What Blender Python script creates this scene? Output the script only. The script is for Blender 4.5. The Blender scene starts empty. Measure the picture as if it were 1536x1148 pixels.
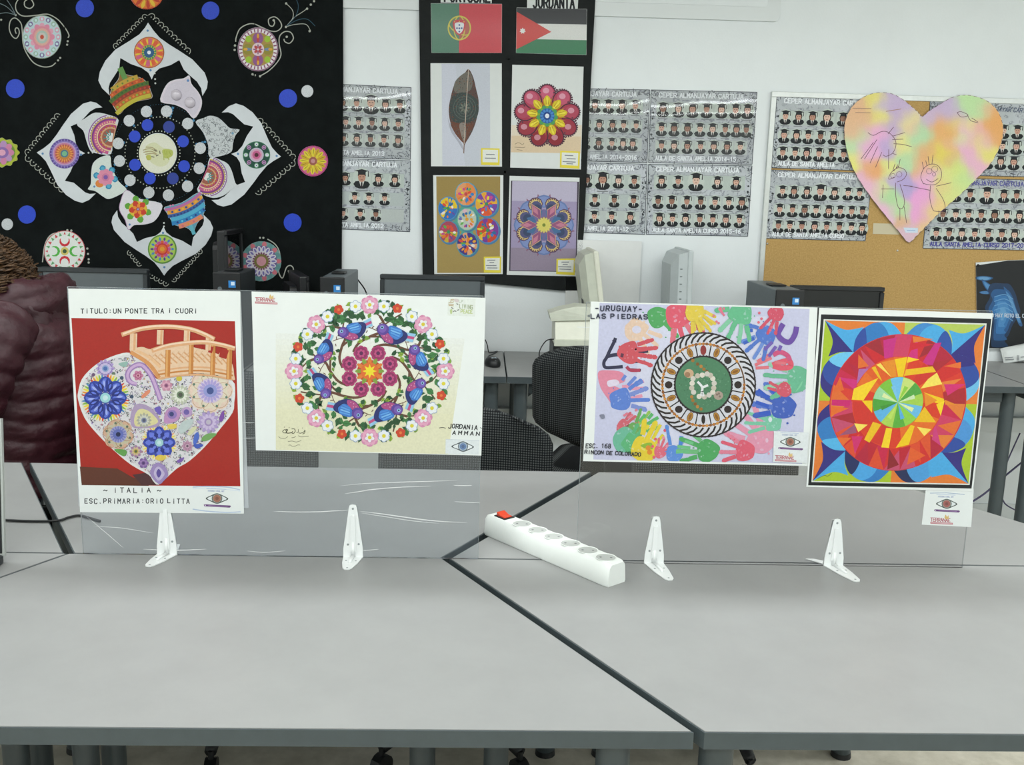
import bpy, bmesh, math, random
from mathutils import Vector, Matrix
random.seed(7)
scene = bpy.context.scene
COL = scene.collection
PI = math.pi

# ------------------------------------------------------------------ camera
F_PX, W_PX, H_PX = 1480.8, 1536.0, 1148.0
YAW, PITCH, ROLL = 0.034315, 0.189436, 0.025836
CAM = Vector((0.756, -1.7676, 1.4189))
_fwd = Vector((math.sin(YAW)*math.cos(PITCH), math.cos(YAW)*math.cos(PITCH), -math.sin(PITCH)))
_r0 = Vector((math.cos(YAW), -math.sin(YAW), 0.0))
_u0 = _r0.cross(_fwd)
_right = _r0*math.cos(ROLL) + _u0*math.sin(ROLL)
_up = -_r0*math.sin(ROLL) + _u0*math.cos(ROLL)
cam_data = bpy.data.cameras.new('camera')
cam_data.sensor_width = 36.0
cam_data.lens = F_PX / W_PX * 36.0
cam_data.clip_start = 0.05
cam = bpy.data.objects.new('camera', cam_data)
COL.objects.link(cam)
cam.matrix_world = Matrix(((_right.x, _up.x, -_fwd.x, CAM.x),
                           (_right.y, _up.y, -_fwd.y, CAM.y),
                           (_right.z, _up.z, -_fwd.z, CAM.z), (0, 0, 0, 1)))
scene.camera = cam

# ------------------------------------------------------------------ world, light, exposure
world = bpy.data.worlds.new('world'); scene.world = world
world.use_nodes = True
world.node_tree.nodes['Background'].inputs[0].default_value = (0.86, 0.92, 1.0, 1)
world.node_tree.nodes['Background'].inputs[1].default_value = 0.1
vs = scene.view_settings
vs.view_transform = 'Standard'; vs.look = 'None'; vs.gamma = 1.0; vs.use_curve_mapping = False
vs.exposure = 0.0
LAMP_POWER = 12.4
LAMP_COLOR = (0.965, 1.0, 1.0)
WALL_Y = 2.5          # back wall
TT = 0.74             # table top height
ROOM = (-3.4, 4.8, -4.6, WALL_Y, 2.75)
LAMPS = [(-2.55+1.3*i, y) for y in (-3.3, -1.4, 0.5) for i in range(6)]

# ------------------------------------------------------------------ pixel -> place helpers (survey of the room)
def ray(px, py):
    return _fwd + _right*((px-W_PX/2)/F_PX) + _up*((H_PX/2-py)/F_PX)
def at_y(px, py, Y):
    d = ray(px, py); return CAM + d*((Y-CAM.y)/d.y)
def at_z(px, py, Z):
    d = ray(px, py); return CAM + d*((Z-CAM.z)/d.z)

# ------------------------------------------------------------------ colours and materials
def lin(c):
    if isinstance(c, str):
        c = c.lstrip('#'); c = tuple(int(c[i:i+2], 16) for i in (0, 2, 4))
    out = []
    for v in c[:3]:
        v = v/255.0
        out.append(v/12.92 if v <= 0.04045 else ((v+0.055)/1.055)**2.4)
    return (*out, 1.0)
def mix(a, b, t):
    def f(c):
        if isinstance(c, str):
            c = c.lstrip('#'); return [int(c[i:i+2], 16) for i in (0, 2, 4)]
        return list(c)
    a, b = f(a), f(b)
    return tuple(a[i]*(1-t)+b[i]*t for i in range(3))
def N(nt, t, **kw):
    n = nt.nodes.new(t)
    for k, v in kw.items():
        if k in n.inputs: n.inputs[k].default_value = v
        else: setattr(n, k, v)
    return n
def mat(name, color, rough=0.5, metal=0.0, spec=0.5, grain=0.0, gscale=60.0, bump=0.0, bscale=200.0, coat=0.0, color2=None, gdetail=4.0, emit=0.0):
    m = bpy.data.materials.new(name); m.use_nodes = True
    nt = m.node_tree; b = nt.nodes['Principled BSDF']
    c = lin(color)
    b.inputs['Base Color'].default_value = c
    b.inputs['Roughness'].default_value = rough
    b.inputs['Metallic'].default_value = metal
    b.inputs['Specular IOR Level'].default_value = spec
    b.inputs['Coat Weight'].default_value = coat
    b.inputs['Coat Roughness'].default_value = 0.08
    if emit:
        b.inputs['Emission Color'].default_value = c; b.inputs['Emission Strength'].default_value = emit
    if grain or bump or color2:
        tc = N(nt, 'ShaderNodeTexCoord')
    if grain or color2:
        nz = N(nt, 'ShaderNodeTexNoise', Scale=gscale, Detail=gdetail, Roughness=0.65)
        nt.links.new(tc.outputs['Object'], nz.inputs['Vector'])
        rp = N(nt, 'ShaderNodeValToRGB')
        c2 = lin(color2) if color2 else None
        lo = c2 or tuple(x*(1-grain) for x in c[:3]) + (1,)
        hi = c if c2 else tuple(min(1, x*(1+grain)) for x in c[:3]) + (1,)
        rp.color_ramp.elements[0].position = 0.35; rp.color_ramp.elements[0].color = lo
        rp.color_ramp.elements[1].position = 0.65; rp.color_ramp.elements[1].color = hi
        nt.links.new(nz.outputs['Fac'], rp.inputs['Fac'])
        nt.links.new(rp.outputs['Color'], b.inputs['Base Color'])
    if bump:
        n2 = N(nt, 'ShaderNodeTexNoise', Scale=bscale, Detail=3.0)
        nt.links.new(tc.outputs['Object'], n2.inputs['Vector'])
        bp = N(nt, 'ShaderNodeBump', Strength=bump, Distance=0.01)
        nt.links.new(n2.outputs['Fac'], bp.inputs['Height'])
        nt.links.new(bp.outputs['Normal'], b.inputs['Normal'])
    return m
def ink_mat(name, rough=0.6, coat=0.0, noise=0.12, nscale=250.0, gain=1.0):
    m = bpy.data.materials.new(name); m.use_nodes = True
    nt = m.node_tree; b = nt.nodes['Principled BSDF']
    at = N(nt, 'ShaderNodeAttribute', attribute_name='Col')
    tc = N(nt, 'ShaderNodeTexCoord')
    nz = N(nt, 'ShaderNodeTexNoise', Scale=nscale, Detail=3.0)
    nt.links.new(tc.outputs['Object'], nz.inputs['Vector'])
    mr = N(nt, 'ShaderNodeMapRange'); mr.inputs['To Min'].default_value = (1-noise)*gain; mr.inputs['To Max'].default_value = (1+noise)*gain
    nt.links.new(nz.outputs['Fac'], mr.inputs['Value'])
    mx = N(nt, 'ShaderNodeVectorMath', operation='SCALE')
    nt.links.new(at.outputs['Color'], mx.inputs[0]); nt.links.new(mr.outputs['Result'], mx.inputs['Scale'])
    nt.links.new(mx.outputs['Vector'], b.inputs['Base Color'])
    b.inputs['Roughness'].default_value = rough
    b.inputs['Specular IOR Level'].default_value = 0.3
    b.inputs['Coat Weight'].default_value = coat; b.inputs['Coat Roughness'].default_value = 0.12
    return m
def clear_mat(name, tint, haze=0.0, haze_col='#dfe6ee', rough=0.03, ior=1.45):
    m = bpy.data.materials.new(name); m.use_nodes = True
    nt = m.node_tree; nt.nodes.clear()
    out = N(nt, 'ShaderNodeOutputMaterial')
    tr = N(nt, 'ShaderNodeBsdfTransparent'); tr.inputs['Color'].default_value = lin(tint)
    gl = N(nt, 'ShaderNodeBsdfGlossy', Roughness=rough)
    fr = N(nt, 'ShaderNodeFresnel', IOR=ior)
    cur = tr.outputs[0]
    if haze:
        df = N(nt, 'ShaderNodeBsdfDiffuse'); df.inputs['Color'].default_value = lin(haze_col)
        mh = N(nt, 'ShaderNodeMixShader'); mh.inputs[0].default_value = haze
        nt.links.new(cur, mh.inputs[1]); nt.links.new(df.outputs[0], mh.inputs[2]); cur = mh.outputs[0]
    ms = N(nt, 'ShaderNodeMixShader')
    nt.links.new(fr.outputs[0], ms.inputs[0]); nt.links.new(cur, ms.inputs[1]); nt.links.new(gl.outputs[0], ms.inputs[2])
    nt.links.new(ms.outputs[0], out.inputs['Surface'])
    return m
def fabric_mat(name, base, dot, scale=95.0):
    m = bpy.data.materials.new(name); m.use_nodes = True
    nt = m.node_tree; b = nt.nodes['Principled BSDF']
    tc = N(nt, 'ShaderNodeTexCoord')
    vo = N(nt, 'ShaderNodeTexVoronoi', voronoi_dimensions='2D', Scale=scale, Randomness=0.0)
    sp = N(nt, 'ShaderNodeSeparateXYZ'); cb = N(nt, 'ShaderNodeCombineXYZ')
    nt.links.new(tc.outputs['Object'], sp.inputs[0]); nt.links.new(sp.outputs[0], cb.inputs[0]); nt.links.new(sp.outputs[2], cb.inputs[1])
    nt.links.new(cb.outputs[0], vo.inputs['Vector'])
    rp = N(nt, 'ShaderNodeValToRGB')
    rp.color_ramp.elements[0].position = 0.26; rp.color_ramp.elements[0].color = lin(dot)
    rp.color_ramp.elements[1].position = 0.40; rp.color_ramp.elements[1].color = lin(base)
    nt.links.new(vo.outputs['Distance'], rp.inputs['Fac'])
    nt.links.new(rp.outputs['Color'], b.inputs['Base Color'])
    b.inputs['Roughness'].default_value = 0.9; b.inputs['Specular IOR Level'].default_value = 0.15
    return m

M = {}
M['wall'] = mat('wall_paint', '#e6ebec', 0.75, grain=0.02, gscale=3, bump=0.05, bscale=120)
M['ceiling'] = mat('ceiling_paint', '#e6e6e2', 0.9)
M['trim'] = mat('white_trim', '#dde2e2', 0.45)
M['floor'] = mat('floor_terrazzo', '#d9d3c3', 0.4, color2='#bdb7a6', gscale=14, gdetail=8)
M['laminate'] = mat('grey_laminate', '#8f908f', 0.42, grain=0.035, gscale=9, spec=0.32, gdetail=8)
M['edge'] = mat('slate_edging', '#3d4649', 0.5, grain=0.06, gscale=30)
M['leg'] = mat('slate_steel', '#3f484b', 0.42, grain=0.05, gscale=20)
M['blackplastic'] = mat('black_plastic', '#17191b', 0.45, grain=0.1, gscale=80)
M['darkplastic'] = mat('dark_grey_plastic', '#2b3033', 0.45, grain=0.05, gscale=60)
M['greyplastic'] = mat('grey_plastic', '#5d666a', 0.5, grain=0.05, gscale=60)
M['beige'] = mat('aged_beige_plastic', '#c3c7b8', 0.5, grain=0.04, gscale=30)
M['beigelight'] = mat('pale_beige_plastic', '#d2d3c4', 0.5, grain=0.03, gscale=30)
M['palegrey'] = mat('pale_grey_plastic', '#b7bfc0', 0.5, grain=0.03, gscale=30)
M['vent'] = mat('vent_shadow_plastic', '#6b7474', 0.6)
M['screen'] = mat('screen_reflection_grey', '#5b6265', 0.35, spec=0.4, grain=0.03, gscale=20)  # grey base colour stands in for the room reflected in switched-off screens
M['darkscreen'] = mat('black_glossy_screen', '#08090a', 0.05, spec=0.9)
M['fabric'] = fabric_mat('black_dotted_fabric', '#131517', '#4c4f4f', 150.0)
M['paper'] = mat('white_paper', '#d9dddb', 0.6, grain=0.015, gscale=25)
M['card'] = mat('white_card', '#dfe1df', 0.55, grain=0.015, gscale=25)
M['petal'] = mat('white_card_petal', '#cfd4d8', 0.6, grain=0.03, gscale=18)
M['cloth'] = mat('black_felt_cloth', '#121616', 0.95, spec=0.12, grain=0.2, gscale=14, bump=0.25, bscale=45)
M['blackpaper'] = mat('black_crepe_paper', '#141818', 0.75, spec=0.3, grain=0.2, gscale=12, bump=0.3, bscale=22)
M['cork'] = mat('cork_sheet', '#c3a065', 0.9, color2='#b08d52', gscale=160, bump=0.2, bscale=300)
M['alu'] = mat('brushed_aluminium', '#cfd2cf', 0.35, metal=0.6, grain=0.04, gscale=40)
M['blueglit'] = mat('blue_glitter', '#1447d2', 0.5, color2='#0a2fae', gscale=600)
M['bluedark'] = mat('deep_blue_glitter', '#173aa2', 0.5, color2='#0c2575', gscale=600)
M['silver'] = mat('silver_glitter', '#d6d9dc', 0.35, color2='#9da2a6', gscale=500, metal=0.2)
M['ink'] = ink_mat('printed_ink')
M['glossink'] = ink_mat('glossy_printed_ink', 0.35, 0.35, gain=0.88)
M['paint'] = ink_mat('painted_line', 0.7, 0.0, 0.05)
M['white_metal'] = mat('white_enamel', '#e6e9e8', 0.32)
M['hole'] = mat('screw_hole_dark', '#8d9494', 0.6)
M['strip'] = mat('white_strip_plastic', '#e4e8e4', 0.38, grain=0.015, gscale=30)
M['socket'] = mat('socket_recess_shade', '#b2b6b2', 0.45)  # darker tone painted in as recess shade; the disc itself is flat
M['socketdark'] = mat('socket_hole', '#7d8080', 0.6)
M['red'] = mat('red_translucent_switch', '#d8401f', 0.25, coat=0.3)
M['acrylic'] = clear_mat('clear_acrylic', '#fafafa', haze=0.008, rough=0.06)
M['acrylicfilm'] = clear_mat('acrylic_with_film', '#f8fafb', haze=0.045, haze_col='#ccd6e2', rough=0.07)
M['acryledge'] = clear_mat('acrylic_cut_edge', '#cfd8da', haze=0.35, haze_col='#d6e0e2', rough=0.1)
M['crease'] = clear_mat('film_crease_glint', '#f4f6f8', haze=0.45, haze_col='#ffffff', rough=0.15)  # white haze paints the streak reflections along the creases
M['laminate_film'] = clear_mat('laminating_film', '#fbfbfb', rough=0.05, ior=1.6)
M['sleeve'] = clear_mat('plastic_sleeve', '#eef2f4', haze=0.35, haze_col='#eef2f6', rough=0.12)
M['cable'] = mat('black_cable', '#121416', 0.5)
M['purplecable'] = mat('violet_cable', '#4b4668', 0.5)
M['jacket'] = mat('maroon_nylon', '#36131c', 0.5, grain=0.12, gscale=25, bump=0.35, bscale=38, spec=0.45)
M['jacketdark'] = mat('maroon_nylon_lining', '#301018', 0.5, grain=0.12, gscale=25, bump=0.3, bscale=38)
M['hair'] = mat('brown_curly_hair', '#5e4329', 0.55, color2='#2c1f13', gscale=60, spec=0.4)
M['skin'] = mat('skin', '#c99a7e', 0.55, grain=0.05, gscale=20)
M['jeans'] = mat('dark_denim', '#242a36', 0.85, grain=0.15, gscale=120)
M['lampglow'] = mat('lamp_diffuser', '#f4fbff', 0.5, emit=1.6)
M['lampframe'] = mat('lamp_housing', '#e8e8e6', 0.5)
M['pin'] = mat('steel_pin', '#c8c8c4', 0.3, metal=0.8)
M['stickerblue'] = mat('blue_badge', '#2f7fc4', 0.35)
M['stickerwhite'] = mat('badge_white', '#cfe2f0', 0.35)

# ------------------------------------------------------------------ mesh helpers
class MB:
    def __init__(s): s.bm = bmesh.new()
    def box(s, c, d, rz=0.0, bevel=0.0, seg=2, rx=0.0, ry=0.0):
        t = bmesh.ops.create_cube(s.bm, size=1.0)
        vs_ = t['verts']
        for v in vs_: v.co = Vector((v.co.x*d[0], v.co.y*d[1], v.co.z*d[2]))
        if bevel:
            es = list({e for v in vs_ for e in v.link_edges})
            r = bmesh.ops.bevel(s.bm, geom=es, offset=bevel, segments=seg, profile=0.5, affect='EDGES')
            vs_ = list({v for f in r['faces'] for v in f.verts} | {v for v in vs_ if v.is_valid})
        m = Matrix.Translation(Vector(c)) @ Matrix.Rotation(rz, 4, 'Z') @ Matrix.Rotation(rx, 4, 'X') @ Matrix.Rotation(ry, 4, 'Y')
        for v in vs_: v.co = m @ v.co
        return s
    def prism(s, poly, vec):
        vec = Vector(vec)
        a = [s.bm.verts.new(Vector(p)) for p in poly]
        b = [s.bm.verts.new(Vector(p)+vec) for p in poly]
        n = len(poly)
        s.bm.faces.new(a); s.bm.faces.new(list(reversed(b)))
        for i in range(n):
            j = (i+1) % n
            s.bm.faces.new((a[j], a[i], b[i], b[j]))
        return s
    def tube(s, pts, r, n=8, caps=True):
        pts = [Vector(p) for p in pts]
        rs = r if isinstance(r, (list, tuple)) else [r]*len(pts)
        rings = []; prev = None
        for i, p in enumerate(pts):
            t = (pts[min(i+1, len(pts)-1)] - pts[max(i-1, 0)]).normalized()
            if prev is None:
                a = t.orthogonal().normalized()
            else:
                a = (prev - t*prev.dot(t))
                a = a.normalized() if a.length > 1e-6 else t.orthogonal().normalized()
            prev = a; b = t.cross(a)
            rings.append([s.bm.verts.new(p + (a*math.cos(2*PI*k/n) + b*math.sin(2*PI*k/n))*rs[i]) for k in range(n)])
        for i in range(len(rings)-1):
            for k in range(n):
                s.bm.faces.new((rings[i][k], rings[i][(k+1) % n], rings[i+1][(k+1) % n], rings[i+1][k]))
        if caps:
            s.bm.faces.new(list(reversed(rings[0]))); s.bm.faces.new(rings[-1])
        return s
    def loft(s, rings, caps=True):
        rr = [[s.bm.verts.new(Vector(p)) for p in ring] for ring in rings]
        n = len(rr[0])
        for i in range(len(rr)-1):
            for k in range(n):
                s.bm.faces.new((rr[i][k], rr[i][(k+1) % n], rr[i+1][(k+1) % n], rr[i+1][k]))
        if caps:
            s.bm.faces.new(list(reversed(rr[0]))); s.bm.faces.new(rr[-1])
        return s
    def grid(s, f, nu, nv):
        g = [[s.bm.verts.new(Vector(f(i/nu, j/nv))) for i in range(nu+1)] for j in range(nv+1)]
        for j in range(nv):
            for i in range(nu):
                s.bm.faces.new((g[j][i], g[j][i+1], g[j+1][i+1], g[j+1][i]))
        return s
    def build(s, name, m, parent=None, smooth=False, origin=None, fix=True):
        if fix: bmesh.ops.recalc_face_normals(s.bm, faces=s.bm.faces)
        me = bpy.data.meshes.new(name)
        if origin is not None:
            o_ = Vector(origin)
            for v in s.bm.verts: v.co -= o_
        s.bm.to_mesh(me); s.bm.free()
        me.materials.append(m)
        if smooth:
            for p in me.polygons: p.use_smooth = True
        o = bpy.data.objects.new(name, me); COL.objects.link(o)
        if origin is not None: o.location = origin
        if parent is not None: o.parent = parent
        return o
def tag(o, label=None, cat=None, group=None, kind=None):
    if label: o['label'] = label
    if cat: o['category'] = cat
    if group: o['group'] = group
    if kind: o['kind'] = kind
    return o
def wloc(o):
    v = Vector((0, 0, 0))
    while o is not None:
        v += Vector(o.location); o = o.parent
    return v
def thing(name, label, cat, loc=(0, 0, 0), rz=0.0, group=None):
    o = bpy.data.objects.new(name, None); COL.objects.link(o)
    o.location = loc; o.rotation_euler = (0, 0, rz); o.empty_display_size = 0.1
    return tag(o, label, cat, group)
def copy_tree(o, parent=None, loc=None, rz=None):
    c = o.copy(); COL.objects.link(c); c.parent = parent
    if loc is not None: c.location = loc
    if rz is not None: c.rotation_euler = (0, 0, rz)
    for ch in [x for x in bpy.data.objects if x.parent == o]:
        copy_tree(ch, c)
    return c
def auto_smooth(o, ang=40):
    me = o.data
    me.shade_smooth() if hasattr(me, 'shade_smooth') else None
    try: me.set_sharp_from_angle(angle=math.radians(ang))
    except Exception: pass
    return o

# ------------------------------------------------------------------ flat print (ink on paper, paint on cloth), drawn in survey pixels on a plane Y
def spline(pts, n=6, closed=False):
    P = list(pts); out = []; m = len(P)
    rng = range(m) if closed else range(m-1)
    for i in rng:
        if closed: p0, p1, p2, p3 = P[(i-1) % m], P[i], P[(i+1) % m], P[(i+2) % m]
        else: p0, p1, p2, p3 = P[max(i-1, 0)], P[i], P[i+1], P[min(i+2, m-1)]
        for k in range(n):
            t = k/n
            out.append(tuple(0.5*((2*p1[a]) + (-p0[a]+p2[a])*t + (2*p0[a]-5*p1[a]+4*p2[a]-p3[a])*t*t + (-p0[a]+3*p1[a]-3*p2[a]+p3[a])*t**3) for a in (0, 1)))
    if not closed: out.append(tuple(P[-1]))
    return out
def inside(pt, poly):
    x, y = pt; r = False; j = len(poly)-1
    for i in range(len(poly)):
        xi, yi = poly[i]; xj, yj = poly[j]
        if (yi > y) != (yj > y) and x < (xj-xi)*(y-yi)/(yj-yi)+xi: r = not r
        j = i
    return r
def view(x0, y0, s):
    return lambda x, y: (x0+x/s, y0+y/s)
def quad(TL, TR, BR, BL, w=1.0, h=1.0):
    def f(x, y):
        u, v = x/w, y/h
        return ((1-u)*(1-v)*TL[0]+u*(1-v)*TR[0]+u*v*BR[0]+(1-u)*v*BL[0],
                (1-u)*(1-v)*TL[1]+u*(1-v)*TR[1]+u*v*BR[1]+(1-u)*v*BL[1])
    return f
FONT = {
 'A': [[(0,6),(2,0),(4,6)],[(.8,4),(3.2,4)]], 'B': [[(0,0),(0,6),(3,6),(4,5),(4,4),(3,3),(0,3)],[(3,3),(3.7,2),(3.7,1),(3,0),(0,0)]],
 'C': [[(4,1),(3,0),(1,0),(0,1.2),(0,4.8),(1,6),(3,6),(4,5)]], 'D': [[(0,0),(0,6),(2.5,6),(4,4.5),(4,1.5),(2.5,0),(0,0)]],
 'E': [[(4,0),(0,0),(0,6),(4,6)],[(0,3),(3,3)]], 'F': [[(4,0),(0,0),(0,6)],[(0,3),(3,3)]],
 'G': [[(4,1),(3,0),(1,0),(0,1.2),(0,4.8),(1,6),(3,6),(4,5),(4,3.2),(2.4,3.2)]], 'H': [[(0,0),(0,6)],[(4,0),(4,6)],[(0,3),(4,3)]],
 'I': [[(2,0),(2,6)]], 'J': [[(3.5,0),(3.5,5),(2.6,6),(1,6),(.2,5)]], 'K': [[(0,0),(0,6)],[(4,0),(0,3.4)],[(1.2,2.6),(4,6)]],
 'L': [[(0,0),(0,6),(3.8,6)]], 'M': [[(0,6),(0,0),(2,3.5),(4,0),(4,6)]], 'N': [[(0,6),(0,0),(4,6),(4,0)]],
 'O': [[(1.2,0),(0,1.4),(0,4.6),(1.2,6),(2.8,6),(4,4.6),(4,1.4),(2.8,0),(1.2,0)]], 'P': [[(0,6),(0,0),(3,0),(4,1),(4,2.2),(3,3.3),(0,3.3)]],
 'Q': [[(1.2,0),(0,1.4),(0,4.6),(1.2,6),(2.8,6),(4,4.6),(4,1.4),(2.8,0),(1.2,0)],[(2.5,4.5),(4,6.4)]],
 'R': [[(0,6),(0,0),(3,0),(4,1),(4,2.2),(3,3.2),(0,3.2)],[(2,3.2),(4,6)]], 'S': [[(4,.9),(3,0),(1,0),(0,1),(0,2),(1,3),(3,3),(4,4),(4,5),(3,6),(1,6),(0,5.1)]],
 'T': [[(0,0),(4,0)],[(2,0),(2,6)]], 'U': [[(0,0),(0,4.8),(1.2,6),(2.8,6),(4,4.8),(4,0)]], 'V': [[(0,0),(2,6),(4,0)]],
 'W': [[(0,0),(1,6),(2,2),(3,6),(4,0)]], 'X': [[(0,0),(4,6)],[(4,0),(0,6)]], 'Y': [[(0,0),(2,3),(4,0)],[(2,3),(2,6)]], 'Z': [[(0,0),(4,0),(0,6),(4,6)]],
 '0': [[(1.2,0),(0,1.4),(0,4.6),(1.2,6),(2.8,6),(4,4.6),(4,1.4),(2.8,0),(1.2,0)]], '1': [[(.8,1.2),(2.2,0),(2.2,6)]],
 '2': [[(0,1.2),(1,0),(3,0),(4,1.2),(4,2.2),(0,6),(4,6)]], '3': [[(0,.6),(1,0),(3,0),(4,1),(4,2),(3,3),(1.6,3)],[(3,3),(4,4),(4,5),(3,6),(1,6),(0,5.2)]],
 '4': [[(3,6),(3,0),(0,4.2),(4,4.2)]], '5': [[(4,0),(.4,0),(.2,2.6),(2.8,2.4),(4,3.6),(4,4.8),(3,6),(1,6),(0,5.2)]],
 '6': [[(3.6,0),(1.4,.6),(0,3),(0,4.8),(1.2,6),(2.8,6),(4,4.8),(4,3.8),(2.8,2.8),(1.2,2.8),(0,3.8)]], '7': [[(0,0),(4,0),(1.4,6)]],
 '8': [[(1.2,0),(.3,1),(.3,2),(1.2,3),(2.8,3),(3.7,2),(3.7,1),(2.8,0),(1.2,0)],[(1.2,3),(0,4),(0,5),(1.2,6),(2.8,6),(4,5),(4,4),(2.8,3)]],
 '9': [[(.4,6),(2.6,5.4),(4,3),(4,1.2),(2.8,0),(1.2,0),(0,1.2),(0,2.2),(1.2,3.2),(2.8,3.2),(4,2.2)]],
 '-': [[(.6,3.2),(3.4,3.2)]], '.': [[(1.4,5.6),(2.2,5.9)]], ':': [[(1.6,1.6),(2.2,1.9)],[(1.6,4.6),(2.2,4.9)]], '~': [[(0,3.6),(1,2.6),(2.2,3.2),(3.2,3.8),(4.4,2.8)]],
 'i': [[(2,2),(2,6)],[(2,.2),(2,.8)]], 'l': [[(2,0),(2,6)]], "'": [[(2,0),(1.6,1.6)]]}
class Print:
    DZ = 0.000010
    def __init__(s, Y, T=None):
        s.Y = Y; s.DZ = 0.000008 if Y < 1 else 0.000012; s.clip = None; s.L = 1; s.T = T or (lambda x, y: (x, y)); s.v = []; s.f = []; s.c = []
    def add(s, polys):
        Y = s.Y - s.L*s.DZ; s.L += 1
        for j, (pts, c) in enumerate(polys):
            if len(pts) < 3: continue
            q = [s.T(x, y) for x, y in pts]
            if s.clip:
                q = clip_poly(q, s.clip)
                if len(q) < 3: continue
            pts = q; i = len(s.v)
            s.v += [at_y(x, y, Y-(j % 8)/8*s.DZ) for x, y in q]
            s.f.append(list(range(i, i+len(pts)))); s.c.append(lin(c))
        return s
    def poly(s, pts, c): return s.add([(pts, c)])
    def polys(s, lst): return s.add(lst)
    def smooth(s, pts, c, n=5): return s.add([(spline(pts, n, True), c)])
    @staticmethod
    def E(cx, cy, rx, ry, n=20, rot=0.0):
        cr, sr = math.cos(rot), math.sin(rot)
        return [(cx+rx*math.cos(2*PI*k/n)*cr-ry*math.sin(2*PI*k/n)*sr, cy+rx*math.cos(2*PI*k/n)*sr+ry*math.sin(2*PI*k/n)*cr) for k in range(n)]
    def ell(s, cx, cy, rx, ry, c, n=24, rot=0.0): return s.add([(s.E(cx, cy, rx, ry, n, rot), c)])
    def dots(s, pts, r, c, n=8):
        cs = c if isinstance(c, list) else [c]
        return s.add([(s.E(x, y, r, r, n), cs[i % len(cs)]) for i, (x, y) in enumerate(pts)])
    @staticmethod
    def ribbon(pts, w):
        out = []
        ws = w if isinstance(w, (list, tuple)) else [w]*len(pts)
        L, R = [], []
        for i, p in enumerate(pts):
            a = pts[max(i-1, 0)]; b = pts[min(i+1, len(pts)-1)]
            dx, dy = b[0]-a[0], b[1]-a[1]; l = math.hypot(dx, dy) or 1
            nx, ny = -dy/l*ws[i]/2, dx/l*ws[i]/2
            L.append((p[0]+nx, p[1]+ny)); R.append((p[0]-nx, p[1]-ny))
        for i in range(len(pts)-1):
            out.append([L[i], L[i+1], R[i+1], R[i]])
        return out
    def stroke(s, pts, w, c, curve=False, n=5):
        if curve: pts = spline(pts, n)
        return s.add([(q, c) for q in s.ribbon(pts, w)])
    def strokes(s, lst, w, c, curve=False, n=4):
        return s.add([(q, c) for pts in lst for q in s.ribbon(spline(pts, n) if curve else pts, w)])
    def radial(s, cx, cy, r0, r1, wd, n, c, ph=0.0, sx=1.0, sy=1.0, tip=0.0, kind='petal'):
        """n petals from radius r0 to r1; wd = half width"""
        cs = c if isinstance(c, list) else [c]; out = []
        for k in range(n):
            a = ph + 2*PI*k/n; ca, sa = math.cos(a), math.sin(a)
            if kind == 'petal': prof = [(r0, 0), (r0+(r1-r0)*.3, wd*.75), (r0+(r1-r0)*.65, wd), (r0+(r1-r0)*.9, wd*.55), (r1, tip), (r1, -tip), (r0+(r1-r0)*.9, -wd*.55), (r0+(r1-r0)*.65, -wd), (r0+(r1-r0)*.3, -wd*.75)]
            elif kind == 'tri': prof = [(r0, wd), (r1, 0), (r0, -wd)]
            elif kind == 'dia': prof = [(r0, 0), ((r0+r1)/2, wd), (r1, 0), ((r0+r1)/2, -wd)]
            elif kind == 'round': prof = [((r0+r1)/2+(r1-r0)/2*math.cos(t*PI/5), wd*math.sin(t*PI/5)) for t in range(10)]
            else: prof = [(r0, wd), (r1, wd), (r1, -wd), (r0, -wd)]
            out.append(([(cx+sx*(x*ca-y*sa), cy+sy*(x*sa+y*ca)) for x, y in prof], cs[k % len(cs)]))
        return s.add(out)
    def rings(s, cx, cy, lst, sx=1.0, sy=1.0, n=32):
        for r, c in lst: s.ell(cx, cy, r*sx, r*sy, c, n)
        return s
    def text(s, t, x, y, h, c, w=None, sw=None, gap=1.5, slant=0.0, slope=0.0, jit=0.0):
        """cap height h, stroke width sw, letter width w; y is the top of the letters"""
        k = h/6.0; w = (w or h*.62); kx = w/4.0; sw = (sw or h*.14)*1.15
        segs = []; cx = x; rnd = random.Random(len(t)*31+ord(t[0]))
        for ch in t:
            if ch == ' ': cx += w*1.0; continue
            jy = rnd.uniform(-jit, jit)*h; js = 1+rnd.uniform(-jit, jit)*1.2
            for st in FONT.get(ch, FONT['-']):
                segs.append([(cx+px*kx*js+slant*(6-py)*k, y+jy+py*k*js+slope*(cx-x)) for px, py in st])
            cx += w + gap*kx
        out = []
        for st in segs:
            for a, b in zip(st, st[1:]):
                l = math.hypot(b[0]-a[0], b[1]-a[1]) or 1; ex, ey = (b[0]-a[0])/l*sw*.38, (b[1]-a[1])/l*sw*.38
                out += [(q, c) for q in s.ribbon([(a[0]-ex, a[1]-ey), (b[0]+ex, b[1]+ey)], sw)]
        return s.add(out)
    def build(s, name, m, parent=None, origin=None):
        o_ = Vector(origin) if origin is not None else (wloc(parent) if parent is not None else Vector((0, 0, 0)))
        me = bpy.data.meshes.new(name)
        me.from_pydata([tuple(v-o_) for v in s.v], [], s.f)
        ca = me.color_attributes.new('Col', 'FLOAT_COLOR', 'CORNER')
        buf = []
        for f, c in zip(s.f, s.c): buf.extend(list(c)*len(f))
        ca.data.foreach_set('color', buf)
        me.materials.append(m); me.update()
        o = bpy.data.objects.new(name, me); COL.objects.link(o)
        if parent is not None: o.parent = parent
        else: o.location = o_
        return o
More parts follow.
